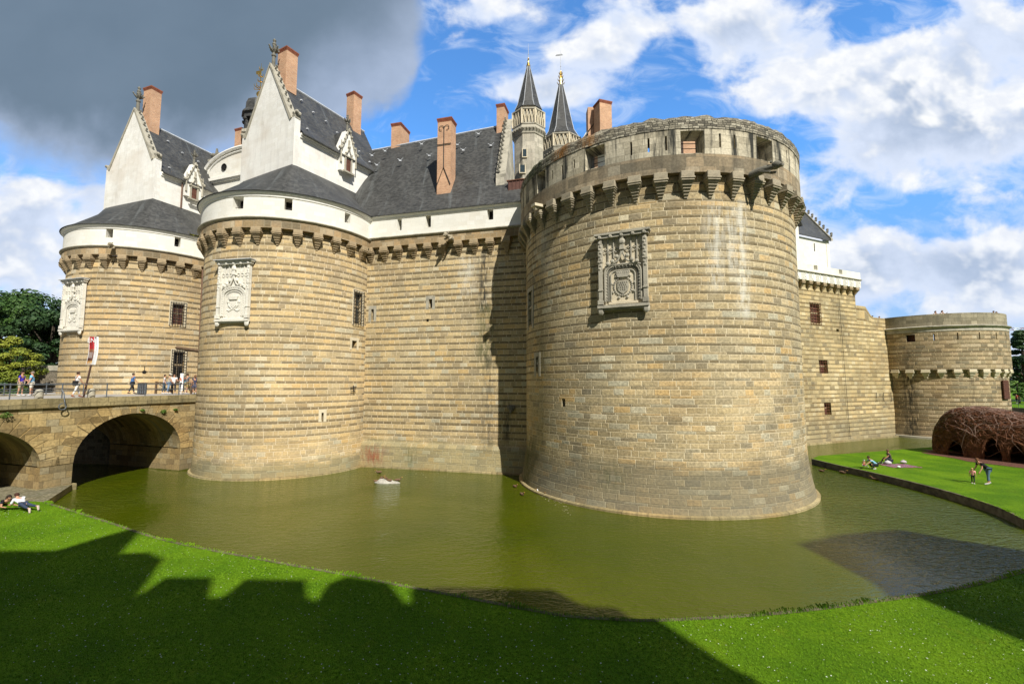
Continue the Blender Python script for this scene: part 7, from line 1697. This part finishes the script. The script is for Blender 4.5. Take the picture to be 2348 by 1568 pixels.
def scatter(name, region, inst_ob, density, smin, smax, label, seed, clump_=False):
    me = bpy.data.meshes.new(name); bm = bmesh.new()
    # strip the lawn polygon into cells inside the region
    ev_ = [Vector(p) for p in lawn_pts]
    def inside(x, y):
        c = False; j = len(ev_) - 1
        for i in range(len(ev_)):
            if (ev_[i].y > y) != (ev_[j].y > y) and x < (ev_[j].x - ev_[i].x) * (y - ev_[i].y) / (ev_[j].y - ev_[i].y) + ev_[i].x: c = not c
            j = i
        return c
    x0, x1, y0, y1, st = region; x = x0
    while x < x1:
        y = y0
        while y < y1:
            if all(inside(x + a * st, y + b_ * st) for a in (0, 1) for b_ in (0, 1)):
                q = [bm.verts.new((x + a * st, y + b_ * st, LZ + .0)) for a, b_ in ((0, 0), (1, 0), (1, 1), (0, 1))]; bm.faces.new(q)
            y += st
        x += st
    bm.to_mesh(me); bm.free(); ob = bpy.data.objects.new(name, me); COL.objects.link(ob)
    ng = bpy.data.node_groups.new(name, 'GeometryNodeTree'); ng.interface.new_socket('Geometry', in_out='INPUT', socket_type='NodeSocketGeometry'); ng.interface.new_socket('Geometry', in_out='OUTPUT', socket_type='NodeSocketGeometry')
    N_ = ng.nodes; L_ = ng.links; gi = N_.new('NodeGroupInput'); go = N_.new('NodeGroupOutput'); dp_ = N_.new('GeometryNodeDistributePointsOnFaces'); dp_.inputs['Density'].default_value = density; dp_.inputs['Seed'].default_value = seed
    L_.new(gi.outputs[0], dp_.inputs['Mesh']); io = N_.new('GeometryNodeInstanceOnPoints'); oi = N_.new('GeometryNodeObjectInfo'); oi.inputs['Object'].default_value = inst_ob; oi.inputs['As Instance'].default_value = True
    if clump_:
        nz = N_.new('ShaderNodeTexNoise'); nz.inputs['Scale'].default_value = .55; nz.inputs['Detail'].default_value = 4; mr = N_.new('ShaderNodeMapRange'); mr.inputs['From Min'].default_value = .42; mr.inputs['From Max'].default_value = .62; mr.inputs['To Min'].default_value = density * .12; mr.inputs['To Max'].default_value = density
        L_.new(nz.outputs['Fac'], mr.inputs['Value']); L_.new(mr.outputs[0], dp_.inputs['Density'])
    L_.new(dp_.outputs['Points'], io.inputs['Points']); L_.new(oi.outputs['Geometry'], io.inputs['Instance'])
    rv = N_.new('FunctionNodeRandomValue'); rv.data_type = 'FLOAT_VECTOR'; rv.inputs[0].default_value = (-.25, -.25, 0); rv.inputs[1].default_value = (.25, .25, 6.28); L_.new(rv.outputs[0], io.inputs['Rotation'])
    rs = N_.new('FunctionNodeRandomValue'); rs.data_type = 'FLOAT'; rs.inputs[2].default_value = smin; rs.inputs[3].default_value = smax; L_.new(rs.outputs[1], io.inputs['Scale']); L_.new(io.outputs[0], go.inputs[0])
    md = ob.modifiers.new('scatter', 'NODES'); md.node_group = ng; tag(ob, label, None, None, 'stuff'); return ob
scatter('grass', (-34, 24, 7, 27, .25), tuft, 190, .45, .85, 'short green grass blades of the near lawn', 1)
scatter('daisies', (-30, 22, 7.5, 24, .5), dsy, 14.0, .4, 1.0, 'tiny white daisies scattered over the near lawn', 2, True)
bg_ = MB(); nb_ = len(smoothline(near, 5)) + 24
for k in range(5200):
    i = random.randrange(0, min(len(bank) - 1, nb_)); a = Vector(bank[i]); c_ = Vector(bank[i + 1]); f = random.random(); q = a + (c_ - a) * f; d_ = (c_ - a).normalized() if (c_ - a).length > 1e-5 else Vector((1, 0)); n_ = Vector((-d_.y, d_.x)); q += n_ * random.uniform(-.16, .04); cl = mnoise.noise(Vector((q.x * .9, q.y * .9, 4))); h_ = random.uniform(.03, .09) * (1 + max(0, cl) * 2.2); an = random.uniform(0, 6.28); o_ = n_ * h_ * random.uniform(0, 1.1); w_ = Vector((math.cos(an), math.sin(an))) * .006
    bg_.poly([(q.x - w_.x, q.y - w_.y, LZ), (q.x + w_.x, q.y + w_.y, LZ), (q.x + o_.x * .6 + w_.x, q.y + o_.y * .6 + w_.y, LZ + h_ * .75), (q.x + o_.x, q.y + o_.y, LZ + h_ * .55)])
tag(bg_.build('bank_grass', M_BLADE), 'longer grass fringe hanging over the edge of the near lawn', None, None, 'stuff')
for o, lb in ((tuft, 'single tuft of lawn grass'), (dsy, 'single white daisy')):
    o.location = (4.0 if o is tuft else 4.3, 9.6, LZ); tag(o, lb, None, None, 'stuff')
